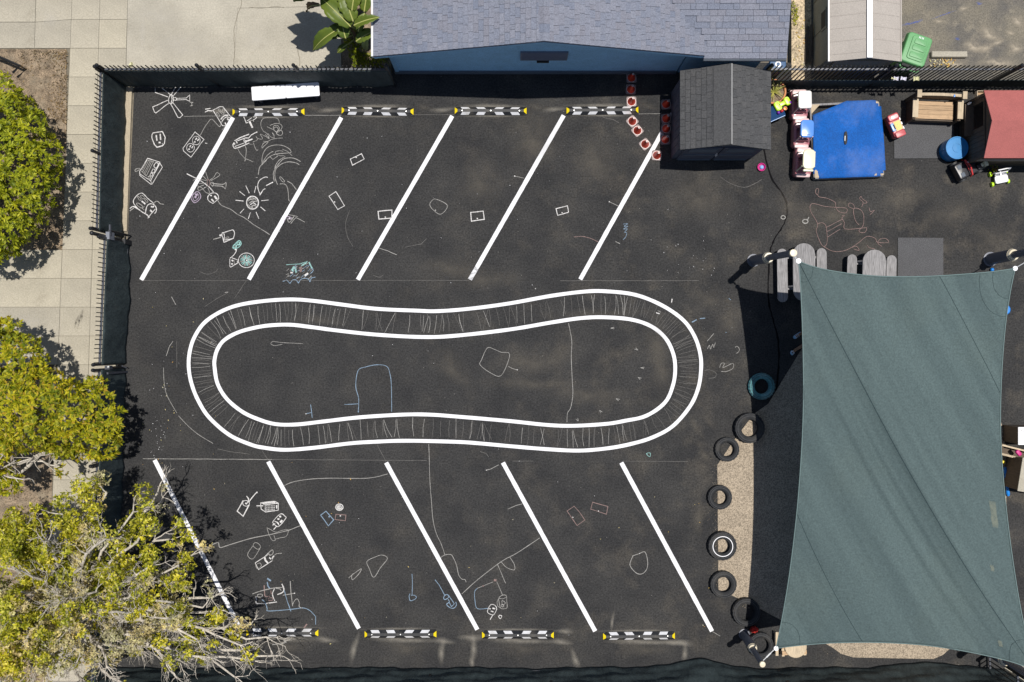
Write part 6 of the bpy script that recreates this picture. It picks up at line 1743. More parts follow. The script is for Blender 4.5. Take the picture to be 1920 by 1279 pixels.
# white walker with lime wheels
q = P(1880, 331, .25)
t = thing("push_walker", "white push walker with lime green wheels by the playhouse", "toy", (q.x, q.y, 0), R(12))
MB().rbox((0, -.06, .16), (.34, .20, .05), .05, .02).build("front_panel", M['white_plastic'], t, True)
MB().rbox((-.09, .04, .16), (.12, .20, .03), .03, .01).build("side_panel", M['grey_plastic'], t, True)
MB().rbox((.10, .04, .16), (.12, .20, .03), .03, .01).build("side_panel", M['grey_plastic'], t, True)
MB().rbox((0, .03, .18), (.05, .26, .04), .02, .015).build("spine", M['white_plastic'], t, True)
MB().tube([(-.19, .12, .20), (-.16, .16, .42), (.16, .16, .42), (.19, .12, .20)], .016, 8).build("handle", M['white_plastic'], t, True)
MB().tube([(-.16, .10, .24), (.16, .10, .24)], .012, 8).build("cross_bar", M['white_plastic'], t, True)
for sx in (-1, 1):
    for sy in (.12, -.14): MB().lathe([(0, -.025), (.055, -.025), (.062, 0), (.055, .025), (0, .025)], (sx * .205, sy, .062), 14, cap=False, M=Matrix.Rotation(R(90), 4, 'Y')).build("wheel", M['neon'], t, True)

# flowers by the playhouse
q = P(1864, 319, .1)
t = thing("flower_plant", "small red-flowered plant between the jeep and the white walker", "plant", (q.x, q.y, 0))
mb = MB(); mf = MB()
for i in range(60):
    a = rng.uniform(0, 6.28); r_ = rng.uniform(0, .13); z = rng.uniform(.04, .16); w = .022
    c = Vector((r_ * math.cos(a), r_ * math.sin(a), z)); d1 = Vector((rng.uniform(-1, 1), rng.uniform(-1, 1), rng.uniform(-.3, .5))).normalized() * w; d2 = d1.cross(Vector((.1, .2, 1))).normalized() * w * .5
    (mf if i < 12 else mb).add([c - d1, c + d2, c + d1, c - d2], [(0, 1, 2, 3)])
mb.build("foliage", M['fern'], t, fix=False); mf.build("blossom", M['red'], t, fix=False)
MB().tube([(0, 0, 0), (0, 0, .12)], .008, 5).build("stem", M['bark_d'], t)
# red plush and small wooden stand near the low post
q = P(1414, 1181, .1)
mb = MB(); mb.sphere((0, 0, .10), (.10, .085, .10), 18, 12)
mb.v = [(x * (1 + .22 * math.sin(9 * y * 10 + 3 * z * 20)), y * (1 + .2 * math.sin(x * 90)), z * (1 + .12 * math.sin(x * 70 + y * 50))) for x, y, z in mb.v]
o = mb.build("red_cloth", mat("red_fabric", (.42, .018, .012), .9, .25, 12), None, True); o.location = (q.x, q.y, .0); tag(o, "crumpled red cloth in the shade above the low sail post", "cloth")
q = P(1488, 1220, .28)
t = thing("wooden_stand", "small tan wooden stand under the sail's lower left corner", "stand", (q.x, q.y, 0), R(3))
MB().box((.02, -.06, .27), (.62, .10, .03)).build("slat", M['tan_wood'], t)
MB().box((.02, .10, .27), (.62, .10, .03)).build("slat", M['tan_wood'], t)
for sx in (-.26, .03, .29):
    MB().box((sx, .02, .235), (.07, .34, .035)).build("bearer", M['pale_wood'], t)
    for yy in (-.10, .14): MB().box((sx, yy, .11), (.06, .06, .22)).build("foot", M['pale_wood'], t)
q = P(1492, 1215, .32)
o = MB().lathe([(.10, 0), (.25, .012), (.275, .04), (.255, .045), (.20, .022), (.0, .02)], seg=30, cap=False).build("wooden_tray", M['pale_wood'], None, True); o.location = (q.x, q.y + .02, .287); tag(o, "round pale wooden tray on the small stand", "tray")
q = P(1457, 1208, .25)
t = thing("wooden_step", "narrow pale wooden step left of the small stand", "step", (q.x, q.y, 0))
MB().box((0, 0, .24), (.07, .60, .03)).build("plank", M['pale_wood'], t)
for yy in (-.25, .25): MB().box((0, yy, .11), (.06, .06, .225)).build("foot", M['pale_wood'], t)

# cabinets and toys at the right edge
q = P(1940, 818, .8)
t = thing("cabinet", "dark cabinet with white top at the right edge, upper one", "cabinet", (q.x, q.y, 0))
MB().box((0, 0, .39), (.78, .42, .78)).build("carcass", M['dark_wood'], t)
MB().box((0, 0, .795), (.82, .44, .03)).build("top", M['white_plastic'], t)
for i in range(6): MB().prism([(-.34 + .05 * i, .12 - .03 * (i % 2)), (-.315 + .05 * i, .13 - .03 * (i % 2)), (-.32 + .05 * i, .16 - .03 * (i % 2))], .811, .813).build("mark", M['black'], t)
q = P(1912, 851, .45)
t = thing("low_shelf", "low wooden shelf below the white-topped cabinet at the right edge", "shelf", (q.x, q.y, 0), R(-14))
MB().box((0, .10, .42), (.95, .04, .04)).build("rail", M['pale_wood'], t)
MB().box((0, -.12, .42), (.95, .05, .04)).build("rail", M['pale_wood'], t)
for sx in (-.45, .45): MB().box((sx, 0, .21), (.05, .28, .42)).build("end_panel", M['dark_wood'], t)
MB().box((0, 0, .15), (.86, .24, .03)).build("shelf_board", M['dark_wood'], t)
q = P(1911, 850, .5); o = MB().rbox((0, 0, .03), (.16, .10, .06), .03, .02).build("magenta_pouch", M['magenta'], None, True); o.location = (q.x, q.y, .44); o.rotation_euler = (0, 0, R(-50)); tag(o, "magenta pouch on the low wooden shelf", "pouch")
q = P(1946, 895, .8)
t = thing("cabinet", "dark cabinet with speckled white top at the right edge, lower one", "cabinet", (q.x, q.y, 0), R(-9))
MB().box((0, 0, .39), (.86, .80, .78)).build("carcass", M['dark_wood'], t)
MB().box((0, 0, .795), (.90, .84, .03)).build("top", M['drive'], t)
for x, y, m_, L_, lab, nm in ((1888, 890, 'blue', .36, "long blue toy against the lower cabinet, upper piece", "toy_bat"), (1891, 918, 'blue', .36, "long blue toy against the lower cabinet, lower piece", "toy_bat")):
    q = P(x, y, .12); o = MB().tube([(0, -L_ / 2, 0), (0, -L_ * .3, 0), (0, 0, 0), (0, L_ * .3, 0), (0, L_ / 2, 0)], [.03, .05, .035, .05, .03], 10).build(nm, M[m_], None, True); o.location = (q.x, q.y, .062); o.rotation_euler = (0, 0, R(7)); tag(o, lab, "toy")
q = P(1883, 867, .12); o = MB().rbox((0, 0, .05), (.07, .07, .10), .02, .015).build("toy_block", M['yellow'], None, True); o.location = (q.x, q.y, .011); tag(o, "yellow block at the sail's right edge above the blue toys", "toy block")
q = P(1890, 581, .1); o = MB().lathe([(.0, .03), (.10, .03), (.125, .005), (.13, .012), (.10, .042), (.0, .042)], seg=26, cap=False).build("flying_disc", M['blue'], None, True); o.location = (q.x - .02, q.y, .004); tag(o, "blue flying disc showing beside the sail's right edge", "disc")
q = P(1862, 506, .1); o = MB().sphere((0, 0, .05), .05).build("ball", M['blue'], None, True); o.location = (q.x, q.y, .002); tag(o, "tiny blue ball by the sail's upper right corner", "ball", "toy balls")

# ------------------------------------------------------------------ person sitting in the shade
def skin_mesh(name, verts, edges, radii, m, parent, root=0, sub=2):
    me = bpy.data.meshes.new(name); me.from_pydata(verts, edges, []); me.update()
    o = bpy.data.objects.new(name, me); COL.objects.link(o)
    md = o.modifiers.new("skin", 'SKIN'); md.use_smooth_shade = True
    for i, r_ in enumerate(radii):
        me.skin_vertices[0].data[i].radius = (r_, r_) if not isinstance(r_, tuple) else r_
        me.skin_vertices[0].data[i].use_root = (i == root)
    sb = o.modifiers.new("sub", 'SUBSURF'); sb.levels = sub; sb.render_levels = sub
    dg = bpy.context.evaluated_depsgraph_get(); dg.update()
    nm = bpy.data.meshes.new_from_object(o.evaluated_get(dg)); nm.name = name
    bpy.data.objects.remove(o)
    r = link(name, nm, m, parent, True)
    return r
fx = P(1483, 652, .08)
dirv = Vector((-.82, -.57, 0)).normalized()
hip = Vector((fx.x, fx.y, 0)) - dirv * .86
person = thing("person", "person in dark shorts and grey shirt sitting under the sail, striped sandal showing", "person", (hip.x, hip.y, 0), math.atan2(dirv.y, dirv.x))
# local frame: +x is where the legs point
V_ = [(0, 0, .13), (-.04, 0, .30), (-.06, 0, .46), (-.05, 0, .58), (-.04, 0, .66), (-.02, 0, .72),
      (.0, .10, .12), (.40, .13, .20), (.76, .12, .075), (.80, .12, .05), (.93, .13, .12),
      (.0, -.10, .12), (.34, -.15, .32), (.44, -.14, .06), (.47, -.14, .04), (.60, -.15, .035),
      (-.06, .17, .56), (-.12, .24, .34), (.02, .22, .20), (-.06, -.17, .56), (-.14, -.24, .34), (.06, -.22, .30)]
E_ = [(0, 1), (1, 2), (2, 3), (3, 4), (4, 5), (0, 6), (6, 7), (7, 8), (8, 9), (9, 10), (0, 11), (11, 12), (12, 13), (13, 14), (14, 15), (3, 16), (16, 17), (17, 18), (3, 19), (19, 20), (20, 21)]
R_ = [.13, .12, .125, .11, .055, .05, .095, .062, .04, .04, .032, .095, .062, .04, .04, .032, .06, .042, .030, .06, .042, .030]
body = skin_mesh("body", V_, E_, R_, M['skin'], person)
hd_ = MB(); hd_.sphere((0, 0, .83), (.095, .078, .118), 20, 14)
hd_.v = [(x + (.012 * math.exp(-((y / .03) ** 2 + ((z - .81) / .03) ** 2)) * (1.6 if x > .05 else 0)), y * (1 - .18 * max(0, (.80 - z) / .09)), z) for x, y, z in hd_.v]
hd_.sphere((.098, 0, .815), (.018, .013, .022), 8, 6)
for s_ in (-1, 1): hd_.sphere((0, s_ * .08, .825), (.022, .012, .032), 8, 6)
hd_.build("head", M['skin'], person, True)
for s_ in (-1, 1): MB().sphere((.086, s_ * .03, .838), (.010, .014, .008), 8, 6).build("eye", M['white_plastic'], person, True)
MB().sphere((.091, 0, .775), (.008, .026, .007), 8, 6).build("mouth", M['maroon'], person, True)
hr = MB().sphere((-.018, 0, .855), (.10, .088, .112), 20, 12); hr.sphere((-.06, 0, .80), (.06, .075, .08), 12, 8)
hr.v = [(min(x, .055 + max(0, z - .90)), y, z) for x, y, z in hr.v]
hr.build("hair", M['hair'], person, True)
skin_mesh("shirt", [V_[0], V_[1], V_[2], V_[3], (-.045, 0, .63), V_[16], (-.09, .205, .45), V_[19], (-.10, -.205, .45)], [(0, 1), (1, 2), (2, 3), (3, 4), (3, 5), (5, 6), (3, 7), (7, 8)], [.14, .135, .14, .122, .07, .072, .065, .072, .065], M['shirt'], person)
skin_mesh("shorts", [(0, 0, .135), V_[6], (.30, .125, .178), V_[11], (.26, -.138, .262)], [(0, 1), (1, 2), (0, 3), (3, 4)], [.145, .112, .092, .112, .092], M['shorts'], person)
def hand(base, d, side, name="hand"):
    v = [base, (base[0] + d[0] * .05, base[1] + d[1] * .05, base[2] + d[2] * .05), (base[0] + d[0] * .09, base[1] + d[1] * .09, base[2] + d[2] * .09)]
    e = [(0, 1), (1, 2)]; r = [.026, .03, .03]
    for i, (o_, L_) in enumerate(((-.030, .058), (-.010, .070), (.011, .066), (.031, .050))):
        a = len(v); k0 = (v[2][0], v[2][1] + o_, v[2][2])
        v += [k0, (k0[0] + d[0] * L_ * .55, k0[1] + o_ * .2, k0[2] + d[2] * L_ * .55 - .006), (k0[0] + d[0] * L_, k0[1] + o_ * .3, k0[2] + d[2] * L_ - .022)]
        e += [(2, a), (a, a + 1), (a + 1, a + 2)]; r += [.010, .009, .0075]
    a = len(v); v += [(v[1][0] + d[0] * .02, v[1][1] + side * .045, v[1][2]), (v[1][0] + d[0] * .05, v[1][1] + side * .06, v[1][2] - .01)]
    e += [(1, a), (a, a + 1)]; r += [.011, .009]
    skin_mesh(name, v, e, r, M['skin'], person, 0, 1)
hand((.02, .22, .20), (.95, 0, -.1), -1); hand((.06, -.22, .30), (.95, 0, -.05), 1)
M['sandal'] = mat("blue_white_sandal", (.30, .52, .70), .5, .25, 40)
for bx, by, bz, tilt in ((.86, .125, .075, -62), (.53, -.145, .014, 0)):
    sdl = MB().rbox((0, 0, 0), (.25, .09, .022), .043, .006).build("sandal", M['sandal'], person, True)
    sdl.location = (bx + (.06 if tilt else 0), by, bz + (.02 if tilt else 0)); sdl.rotation_euler = (0, R(tilt), 0)
    for dx in (-.04, .0, .04): MB().tube([(dx + .03, -.045, .0), (dx + .03, -.03, .055), (dx + .03, .03, .055), (dx + .03, .045, .0)], .006, 5).build("strap", M['white_plastic'], sdl, True)

# ------------------------------------------------------------------ foliage
def leaves_mesh(name, pos, nrm, per, length, width, m, parent, spread=1.0, seed=1, curl=.25):
    """rosettes of small folded leaves at every position"""
    g_ = np.random.default_rng(seed)
    n = len(pos)
    pos = np.repeat(np.asarray(pos, float), per, 0); nr = np.repeat(np.asarray(nrm, float), per, 0)
    K = len(pos)
    rd = g_.normal(size=(K, 3)); rd -= (rd * nr).sum(1, keepdims=True) * nr
    rd /= np.linalg.norm(rd, axis=1, keepdims=True) + 1e-9
    d = rd * spread + nr * g_.uniform(.15, .9, (K, 1)); d /= np.linalg.norm(d, axis=1, keepdims=True)
    sd_ = np.cross(d, nr); sd_ /= np.linalg.norm(sd_, axis=1, keepdims=True) + 1e-9
    up_ = np.cross(sd_, d)
    L_ = length * g_.uniform(.65, 1.25, (K, 1)); w = width * g_.uniform(.7, 1.2, (K, 1))
    b = pos + g_.normal(size=(K, 3)) * length * .12
    mid = b + d * L_ * .55
    v0 = b; v1 = mid + sd_ * w - up_ * w * curl; v2 = b + d * L_ - up_ * L_ * .12; v3 = mid - sd_ * w - up_ * w * curl
    vs = np.stack([v0, v1, v2, v3], 1).reshape(-1, 3)
    me = bpy.data.meshes.new(name)
    me.vertices.add(K * 4); me.vertices.foreach_set("co", vs.astype(np.float32).ravel())
    me.loops.add(K * 4); me.loops.foreach_set("vertex_index", np.arange(K * 4, dtype=np.int32))
    me.polygons.add(K); me.polygons.foreach_set("loop_start", np.arange(0, K * 4, 4, dtype=np.int32))
    try: me.polygons.foreach_set("loop_total", np.full(K, 4, dtype=np.int32))
    except Exception: pass
    me.update(); me.validate()
    return link(name, me, m, parent)
def lobes_points(lobes, dens, seed, zmin=-9, depth=.3):
    """points on the outside of a union of ellipsoids, pushed in by a random depth"""
    g_ = np.random.default_rng(seed); P_ = []; N_ = []
    for c_, r_ in lobes:
        area = 4 * math.pi * (((r_[0] * r_[1]) ** 1.6 + (r_[0] * r_[2]) ** 1.6 + (r_[1] * r_[2]) ** 1.6) / 3) ** (1 / 1.6)
        n = int(area * dens)
        d = g_.normal(size=(n, 3)); d /= np.linalg.norm(d, axis=1, keepdims=True)
        d[:, 2] = np.where(d[:, 2] < -.35, -d[:, 2], d[:, 2])
        q = 1 - np.abs(g_.normal(size=(n, 1))) * depth
        p = np.array(c_) + d * np.array(r_) * q
        nn = d / np.array(r_); nn /= np.linalg.norm(nn, axis=1, keepdims=True)
        ok = p[:, 2] > zmin
        for c2, r2 in lobes:
            if c2 is c_: continue
            ok &= (((p - np.array(c2)) / (np.array(r2) * .80)) ** 2).sum(1) > 1
        P_.append(p[ok]); N_.append(nn[ok])
    return np.concatenate(P_), np.concatenate(N_)
def limb(mb, a, b, r0, r1, rr, sag=.15, n=6, seg=6):
    a = Vector(a); b = Vector(b); d = b - a
    off = Vector((rr.uniform(-1, 1), rr.uniform(-1, 1), rr.uniform(-.4, .8))) * d.length * sag
    pts = []
    for i in range(n + 1):
        t_ = i / n
        pts.append(a.lerp(b, t_) + off * math.sin(math.pi * t_) * .6 + Vector((rr.uniform(-1, 1), rr.uniform(-1, 1), rr.uniform(-1, 1))) * d.length * .025 * (0 < i < n))
    mb.tube(pts, [r0 + (r1 - r0) * i / n for i in range(n + 1)], seg)
    return pts
# rounded street tree (upper left)
def bumpy(c0, R0, n, rr, r_small, flat=.8):
    L_ = [(c0, R0)]
    for i in range(n):
        a = rr.uniform(0, 6.283); e_ = rr.uniform(-.15, 1.35)
        d = (math.cos(a) * math.cos(e_), math.sin(a) * math.cos(e_), math.sin(e_))
        p = tuple(c0[k] + d[k] * R0[k] * .86 for k in range(3))
        q = r_small * rr.uniform(.7, 1.25)
        L_.append((p, (q, q, q * flat)))
    return L_
rr = random.Random(21)
bc = P(-66, 318, 1.7)
t = thing("street_tree", "rounded bushy green tree at the left edge, upper one", "tree", (bc.x, bc.y, 0))
lob = bumpy((0, 0, 1.65), (2.22, 2.36, 1.08), 56, rr, .42)
mb = MB(); mb.tube([(0, 0, 0), (.03, .02, .5), (0, 0, 1.2)], [.13, .11, .09], 10)
for i in range(12):
    a = i * .52; limb(mb, (0, 0, .9), (1.6 * math.cos(a), 1.6 * math.sin(a), 1.7 + .4 * math.sin(i * 2)), .06, .02, rr)
mb.build("trunk", M['bark_d'], t, True)
pp, nn = lobes_points(lob, 25, 5, .35, .07)
leaves_mesh("crown", pp, nn, 15, .12, .023, M['leaf_a'], t, .8, 6)
p2, n2 = lobes_points([((0, 0, 1.6), (2.0, 2.12, .92))], 14, 8, .35, .22)
leaves_mesh("inner_foliage", p2, n2, 6, .12, .03, M['leaf_a'], t, 1.0, 9)
# middle tree
rr = random.Random(33)
t = thing("street_tree", "yellow-green tree overhanging the west fence, middle of three on the left", "tree", (-11.75, -2.75, 0))
o3 = Vector((-11.75, -2.75, 0))
def rel(px, py, h, r): q = P(px, py, h) - o3; return ((q.x, q.y, q.z), (r, r, r * .75))
base_l = [rel(22, 690, 2.3, .85), (rel(-20, 660, 2.2, .8)), rel(60, 780, 2.5, .85), rel(10, 770, 2.6, .8), rel(120, 770, 2.3, .70), rel(165, 770, 2.1, .58), rel(180, 815, 1.95, .58), rel(118, 815, 2.2, .55), rel(198, 790, 2.0, .42), rel(198, 832, 1.8, .36), rel(-40, 800, 2.4, .9), rel(90, 735, 2.4, .5), rel(172, 738, 2.05, .36), rel(-15, 850, 2.2, .6), rel(18, 905, 1.9, .30), rel(118, 884, 1.75, .12), rel(150, 835, 1.95, .34)]
lob = list(base_l)
for c_, r_ in base_l:
    for i in range(6):
        a = rr.uniform(0, 6.283); e_ = rr.uniform(-.2, 1.3); q = r_[0] * rr.uniform(.28, .42)
        lob.append(((c_[0] + r_[0] * .85 * math.cos(a) * math.cos(e_), c_[1] + r_[1] * .85 * math.sin(a) * math.cos(e_), c_[2] + r_[2] * .85 * math.sin(e_)), (q, q, q * .8)))
mb = MB(); mb.tube([(0, 0, 0), (.1, .05, .6), (.35, .15, 1.2)], [.14, .12, .10], 10)
for c_, r_ in base_l: limb(mb, (.35, .15, 1.1), c_, .065, .02, rr, .12)
mb.build("trunk", M['bark'], t, True)
mb = MB()
for tg in ((30, 835, 2.5), (60, 860, 2.4), (20, 870, 2.6), (45, 900, 2.3), (100, 848, 2.4), (5, 850, 2.7), (112, 875, 2.1)):
    pts = limb(mb, P(-10, 880, 1.9) - o3, P(*tg) - o3, .035, .012, rr, .2)
    for k2 in range(5):
        q = pts[rr.randint(2, 6)]; limb(mb, q, q + Vector((rr.uniform(-.3, .4), rr.uniform(-.3, .3), rr.uniform(0, .3))), .012, .005, rr, .2, 3, 4)
mb.build("bare_branches", M['bark'], t, True)
pp, nn = lobes_points(lob, 27, 12, .3, .07)
leaves_mesh("crown", pp, nn, 15, .12, .024, M['leaf_b'], t, .8, 13)
p2, n2 = lobes_points(base_l, 12, 18, .3, .35)
leaves_mesh("inner_foliage", p2, n2, 6, .12, .03, M['leaf_b'], t, 1.0, 19)
# large half-bare tree, lower left
rr = random.Random(47)
o4 = Vector((-11.4, -6.4, 0))
t = thing("street_tree", "large half-bare grey-branched tree filling the lower left corner", "tree", o4)
trunk = MB(); twigs = MB()
trunk.tube([(0, 0, 0), (.12, -.02, .7), (.45, -.08, 1.5), (.6, -.1, 1.9)], [.20, .17, .15, .14], 12)
tops = Vector((.5, -.1, 1.7))
leafP = []; dryP = []
ends = [(60, 975, 3.5, 'l'), (170, 945, 3.2, 'l'), (200, 925, 2.9, 'd'), (295, 925, 2.6, 'm'), (318, 1012, 3.1, 'l'), (335, 1060, 3.1, 'm'), (415, 1112, 2.7, 'b'), (420, 1145, 2.5, 'm'), (500, 1195, 2.3, 'b'), (480, 1240, 2.3, 'b'), (400, 1235, 2.9, 'b'), (330, 1270, 3.2, 'b'), (260, 1300, 3.4, 'b'), (150, 1290, 3.5, 'b'), (60, 1260, 3.7, 'b'), (10, 1150, 3.9, 'd'), (120, 1240, 3.7, 'b'), (200, 1250, 3.6, 'b'), (20, 1290, 3.7, 'b'), (520, 1230, 2.2, 'b'), (470, 1170, 2.4, 'b'), (440, 1270, 2.6, 'b'), (380, 1140, 2.8, 'd'), (20, 1060, 3.8, 'l'), (90, 1030, 3.9, 'l'), (190, 1000, 3.7, 'd'), (270, 990, 3.5, 'l'), (260, 1100, 3.9, 'm'), (180, 1110, 4.1, 'd'), (130, 1180, 4.0, 'd'), (310, 1160, 3.5, 'd'), (250, 1210, 3.7, 'd'), (60, 1180, 4.0, 'm'), (250, 960, 3.1, 'm'), (120, 965, 3.4, 'l'), (362, 1040, 2.6, 'd'), (-40, 1000, 3.6, 'l'), (-30, 1240, 3.8, 'l'), (370, 1200, 2.9, 'b'), (450, 1210, 2.6, 'b'), (30, 1000, 3.6, 'l'), (-20, 1100, 3.7, 'l'), (40, 1110, 3.9, 'm'), (25, 1210, 3.8, 'm'), (0, 985, 3.4, 'l'), (-10, 1265, 3.9, 'd'), (95, 1275, 3.9, 'd'), (40, 1225, 3.9, 'd'), (30, 1165, 3.9, 'l'), (150, 1225, 3.8, 'm'), (90, 1015, 4.4, 'b'), (200, 1010, 4.3, 'b'), (285, 1060, 4.1, 'b'), (240, 1150, 4.4, 'b'), (120, 1120, 4.5, 'b'), (325, 1130, 3.9, 'b'), (40, 1070, 4.4, 'b')]
def sub(p, d, L_, lvl, kind, rad):
    q = p + d * L_
    pts = limb(twigs, p, q, rad, rad * .45, rr, .22, 4, 5 if lvl < 2 else 4)
    if lvl >= 3:
        return
    n = rr.choice([2, 3, 3]) if lvl < 2 else rr.choice([2, 3])
    for i in range(n):
        d2 = (d + Vector((rr.uniform(-1, 1), rr.uniform(-1, 1), rr.uniform(-.35, .65))) * .85).normalized()
        sub(pts[rr.randint(2, 4)], d2, L_ * rr.uniform(.5, .75), lvl + 1, kind, rad * .55)
    if lvl >= 1:
        r_ = rr.random()
        e_ = pts[-1]
        if kind == 'l' and r_ < .95: leafP.append(e_)
        elif kind == 'm' and r_ < .5: leafP.append(e_)
        elif kind == 'm' and r_ < .8: dryP.append(e_)
        elif kind == 'd' and r_ < .65: dryP.append(e_)
        elif kind == 'd' and r_ < .85: leafP.append(e_)
        elif kind == 'b' and r_ < .06: leafP.append(e_)
for px, py, h, kind in ends:
    e_ = P(px, py, h) - o4
    a0 = tops + Vector((rr.uniform(-.15, .3), rr.uniform(-.2, .2), rr.uniform(-.5, .2)))
    pts = limb(trunk, a0, e_, .065, .02, rr, .16, 9, 7)
    for i in range(3, 10):
        for _ in range(2 if kind != 'b' else 3):
            if rr.random() < .75:
                d = ((pts[min(i, 9)] - pts[max(i - 2, 0)]).normalized() + Vector((rr.uniform(-1, 1), rr.uniform(-1, 1), rr.uniform(-.3, .7))) * .95).normalized()
                sub(pts[i], d, rr.uniform(.25, .48), 1, kind, .013 if kind == 'b' else .016)
trunk.build("trunk", M['bark'], t, True)
twigs.build("twigs", M['bark'], t, True, fix=False)
def cluster(cs, r0, r1, dens, seed):
    g_ = random.Random(seed); out = []
    for c_ in cs:
        q = g_.uniform(r0, r1); out.append(((c_.x, c_.y, c_.z), (q, q, q * .75)))
    P_ = []; N_ = []
    g2 = np.random.default_rng(seed)
    for c_, r_ in out:
        n = max(4, int(4 * math.pi * r_[0] ** 2 * dens))
        d = g2.normal(size=(n, 3)); d /= np.linalg.norm(d, axis=1, keepdims=True); d[:, 2] = np.abs(d[:, 2]) * .9 - .2
        P_.append(np.array(c_) + d * np.array(r_) * (1 - np.abs(g2.normal(size=(n, 1))) * .25)); N_.append(d / np.linalg.norm(d, axis=1, keepdims=True))
    return np.concatenate(P_), np.concatenate(N_)
rr.shuffle(leafP); rr.shuffle(dryP)
pp, nn = cluster(leafP[:470], .11, .25, 60, 3)
leaves_mesh("crown", pp, nn, 6, .075, .021, M['leaf_c'], t, .9, 23)
pp, nn = cluster(dryP[:260], .10, .21, 60, 4)
leaves_mesh("dry_foliage", pp, nn, 5, .065, .017, M['leaf_dry'], t, .9, 24)
print("BIGTREE leaf clusters", len(leafP), "dry", len(dryP), "twig faces", len(twigs.f))

# broad-leaved plant beside the house
rr = random.Random(9)
o5 = P(664, 48) ; o5 = Vector((o5.x * .93, o5.y * .93, 0))
def blade(parent, a, b, width, fold=.35, droop=.2, m=None, seed=0, split=.0):
    """broad folded leaf from a to b with a raised midrib and wavy, torn margin"""
    rs = random.Random(seed)
    a = Vector(a); b = Vector(b); d = b - a; L_ = d.length; u = d.normalized()
    side = u.cross(Vector((0, 0, 1))); side = side.normalized() if side.length > .05 else Vector((1, 0, 0))
    up_ = side.cross(u); n = 16
    mb = MB(); v = []; f = []; mid = []
    for i in range(n + 1):
        s_ = i / n
        w = width * (math.sin(math.pi * min(1, s_ * .93 + .06)) ** .6) * (1 if s_ < .8 else (1 - (s_ - .8) / .2 * .55))
        c_ = a + d * s_ + up_ * (math.sin(math.pi * s_) * droop * L_ * .5) - Vector((0, 0, 1)) * droop * L_ * s_ * s_ * .6
        mid.append(c_)
        tear = rs.uniform(0, .22) if rs.random() < .35 else 0
        for k in (-1, -.55, 0, .55, 1):
            ww = w * (abs(k) - (tear if abs(k) == 1 else 0))
            v.append(c_ + side * math.copysign(ww, k) * math.cos(fold) * (k != 0) + up_ * ww * math.sin(fold) * (k != 0) + up_ * rs.uniform(-.008, .008) * (k != 0) + up_ * .012 * math.sin(i * 2.3 + k * 2) * abs(k))
    for i in range(n):
        for k in range(4):
            q = i * 5 + k; f.append((q, q + 1, q + 6, q + 5))
    lf = mb.add(v, f).build("leaf", m or M['leaf_big'], parent, True, fix=False)
    md = lf.modifiers.new("t", 'SOLIDIFY'); md.thickness = .003
    MB().tube([p_ + up_ * .004 for p_ in mid], [.016 - .010 * i / n for i in range(n + 1)], 5).build("midrib", M['leaf_rib'], lf, True)
def bl_plant(label, base_xy, specs):
    t = thing("broad_leaf_plant", label, "plant", (base_xy[0], base_xy[1], 0))
    bs = Vector((base_xy[0], base_xy[1], 0))
    st = MB()
    for i, (p0, p1, h0, h1, w, fo, dr, m_) in enumerate(specs):
        a = P(p0[0], p0[1], h0) - bs; b = P(p1[0], p1[1], h1) - bs
        st.tube([(rr.uniform(-.06, .06), rr.uniform(-.06, .06), 0), (a.x * .4, a.y * .4, h0 * .6), a], [.03, .022, .014], 6)
        blade(t, a, b, w, fo, dr, M[m_], i + 3)
    st.build("stalks", M['leaf_rib'], t, True)
    return t
Lf = 'leaf_big'
bl_plant("broad-leaved green plant against the blue house, in front", (P(668, 45).x * .95, P(668, 45).y * .95), [
    ((640, 52), (585, 92), 1.9, 1.5, .20, .5, .22, Lf), ((655, 62), (612, 58), 1.7, 1.75, .20, .45, .15, Lf), ((657, 50), (598, -8), 2.2, 2.4, .25, .35, .15, Lf), ((662, 40), (640, -25), 2.3, 2.5, .24, .3, .12, Lf),
    ((664, 48), (711, 31), 2.5, 2.75, .13, .5, .15, Lf), ((668, 78), (704, 56), 1.9, 2.1, .16, .35, .15, Lf), ((672, 60), (684, 22), 2.0, 2.3, .13, .4, .2, Lf), ((683, 22), (690, -20), 2.3, 2.5, .16, .35, .1, Lf), ((688, 66), (686, 94), 1.7, 1.3, .10, .5, .25, 'leaf_rib'), ((652, 84), (632, 99), 1.3, 1.1, .09, .35, .15, Lf),
    ((648, 72), (640, 40), 1.9, 2.0, .17, .4, .2, Lf), ((640, 66), (602, 70), 1.5, 1.35, .16, .5, .2, Lf), ((652, 48), (664, 72), 1.6, 1.2, .10, .6, .35, 'leaf_brown'), ((600, 10), (575, 20), 1.9, 1.4, .12, .6, .3, 'leaf_brown'), ((660, 20), (668, -30), 2.4, 2.6, .2, .3, .1, Lf), ((650, 20), (622, 6), 2.0, 2.2, .18, .4, .2, Lf), ((640, 30), (655, 50), 1.8, 1.5, .17, .5, .2, Lf)])
bl_plant("tall broad-leaved plant behind, mostly above the top edge", (P(640, -25).x * .93, P(640, -25).y * .93), [
    ((620, -40), (540, -50), 2.8, 3.0, .24, .3, .15, Lf), ((620, -40), (548, 0), 2.6, 2.5, .24, .35, .2, Lf), ((615, -30), (520, -25), 3.0, 3.1, .26, .3, .15, Lf), ((610, -50), (530, -80), 2.8, 3.0, .24, .3, .15, Lf), ((612, -30), (532, -8), 3.0, 3.0, .22, .3, .2, Lf), ((640, -40), (600, -110), 2.8, 3.2, .24, .3, .15, Lf), ((650, -40), (680, -100), 2.8, 3.1, .24, .3, .15, Lf), ((600, -40), (512, -60), 3.0, 3.2, .22, .3, .15, Lf)])
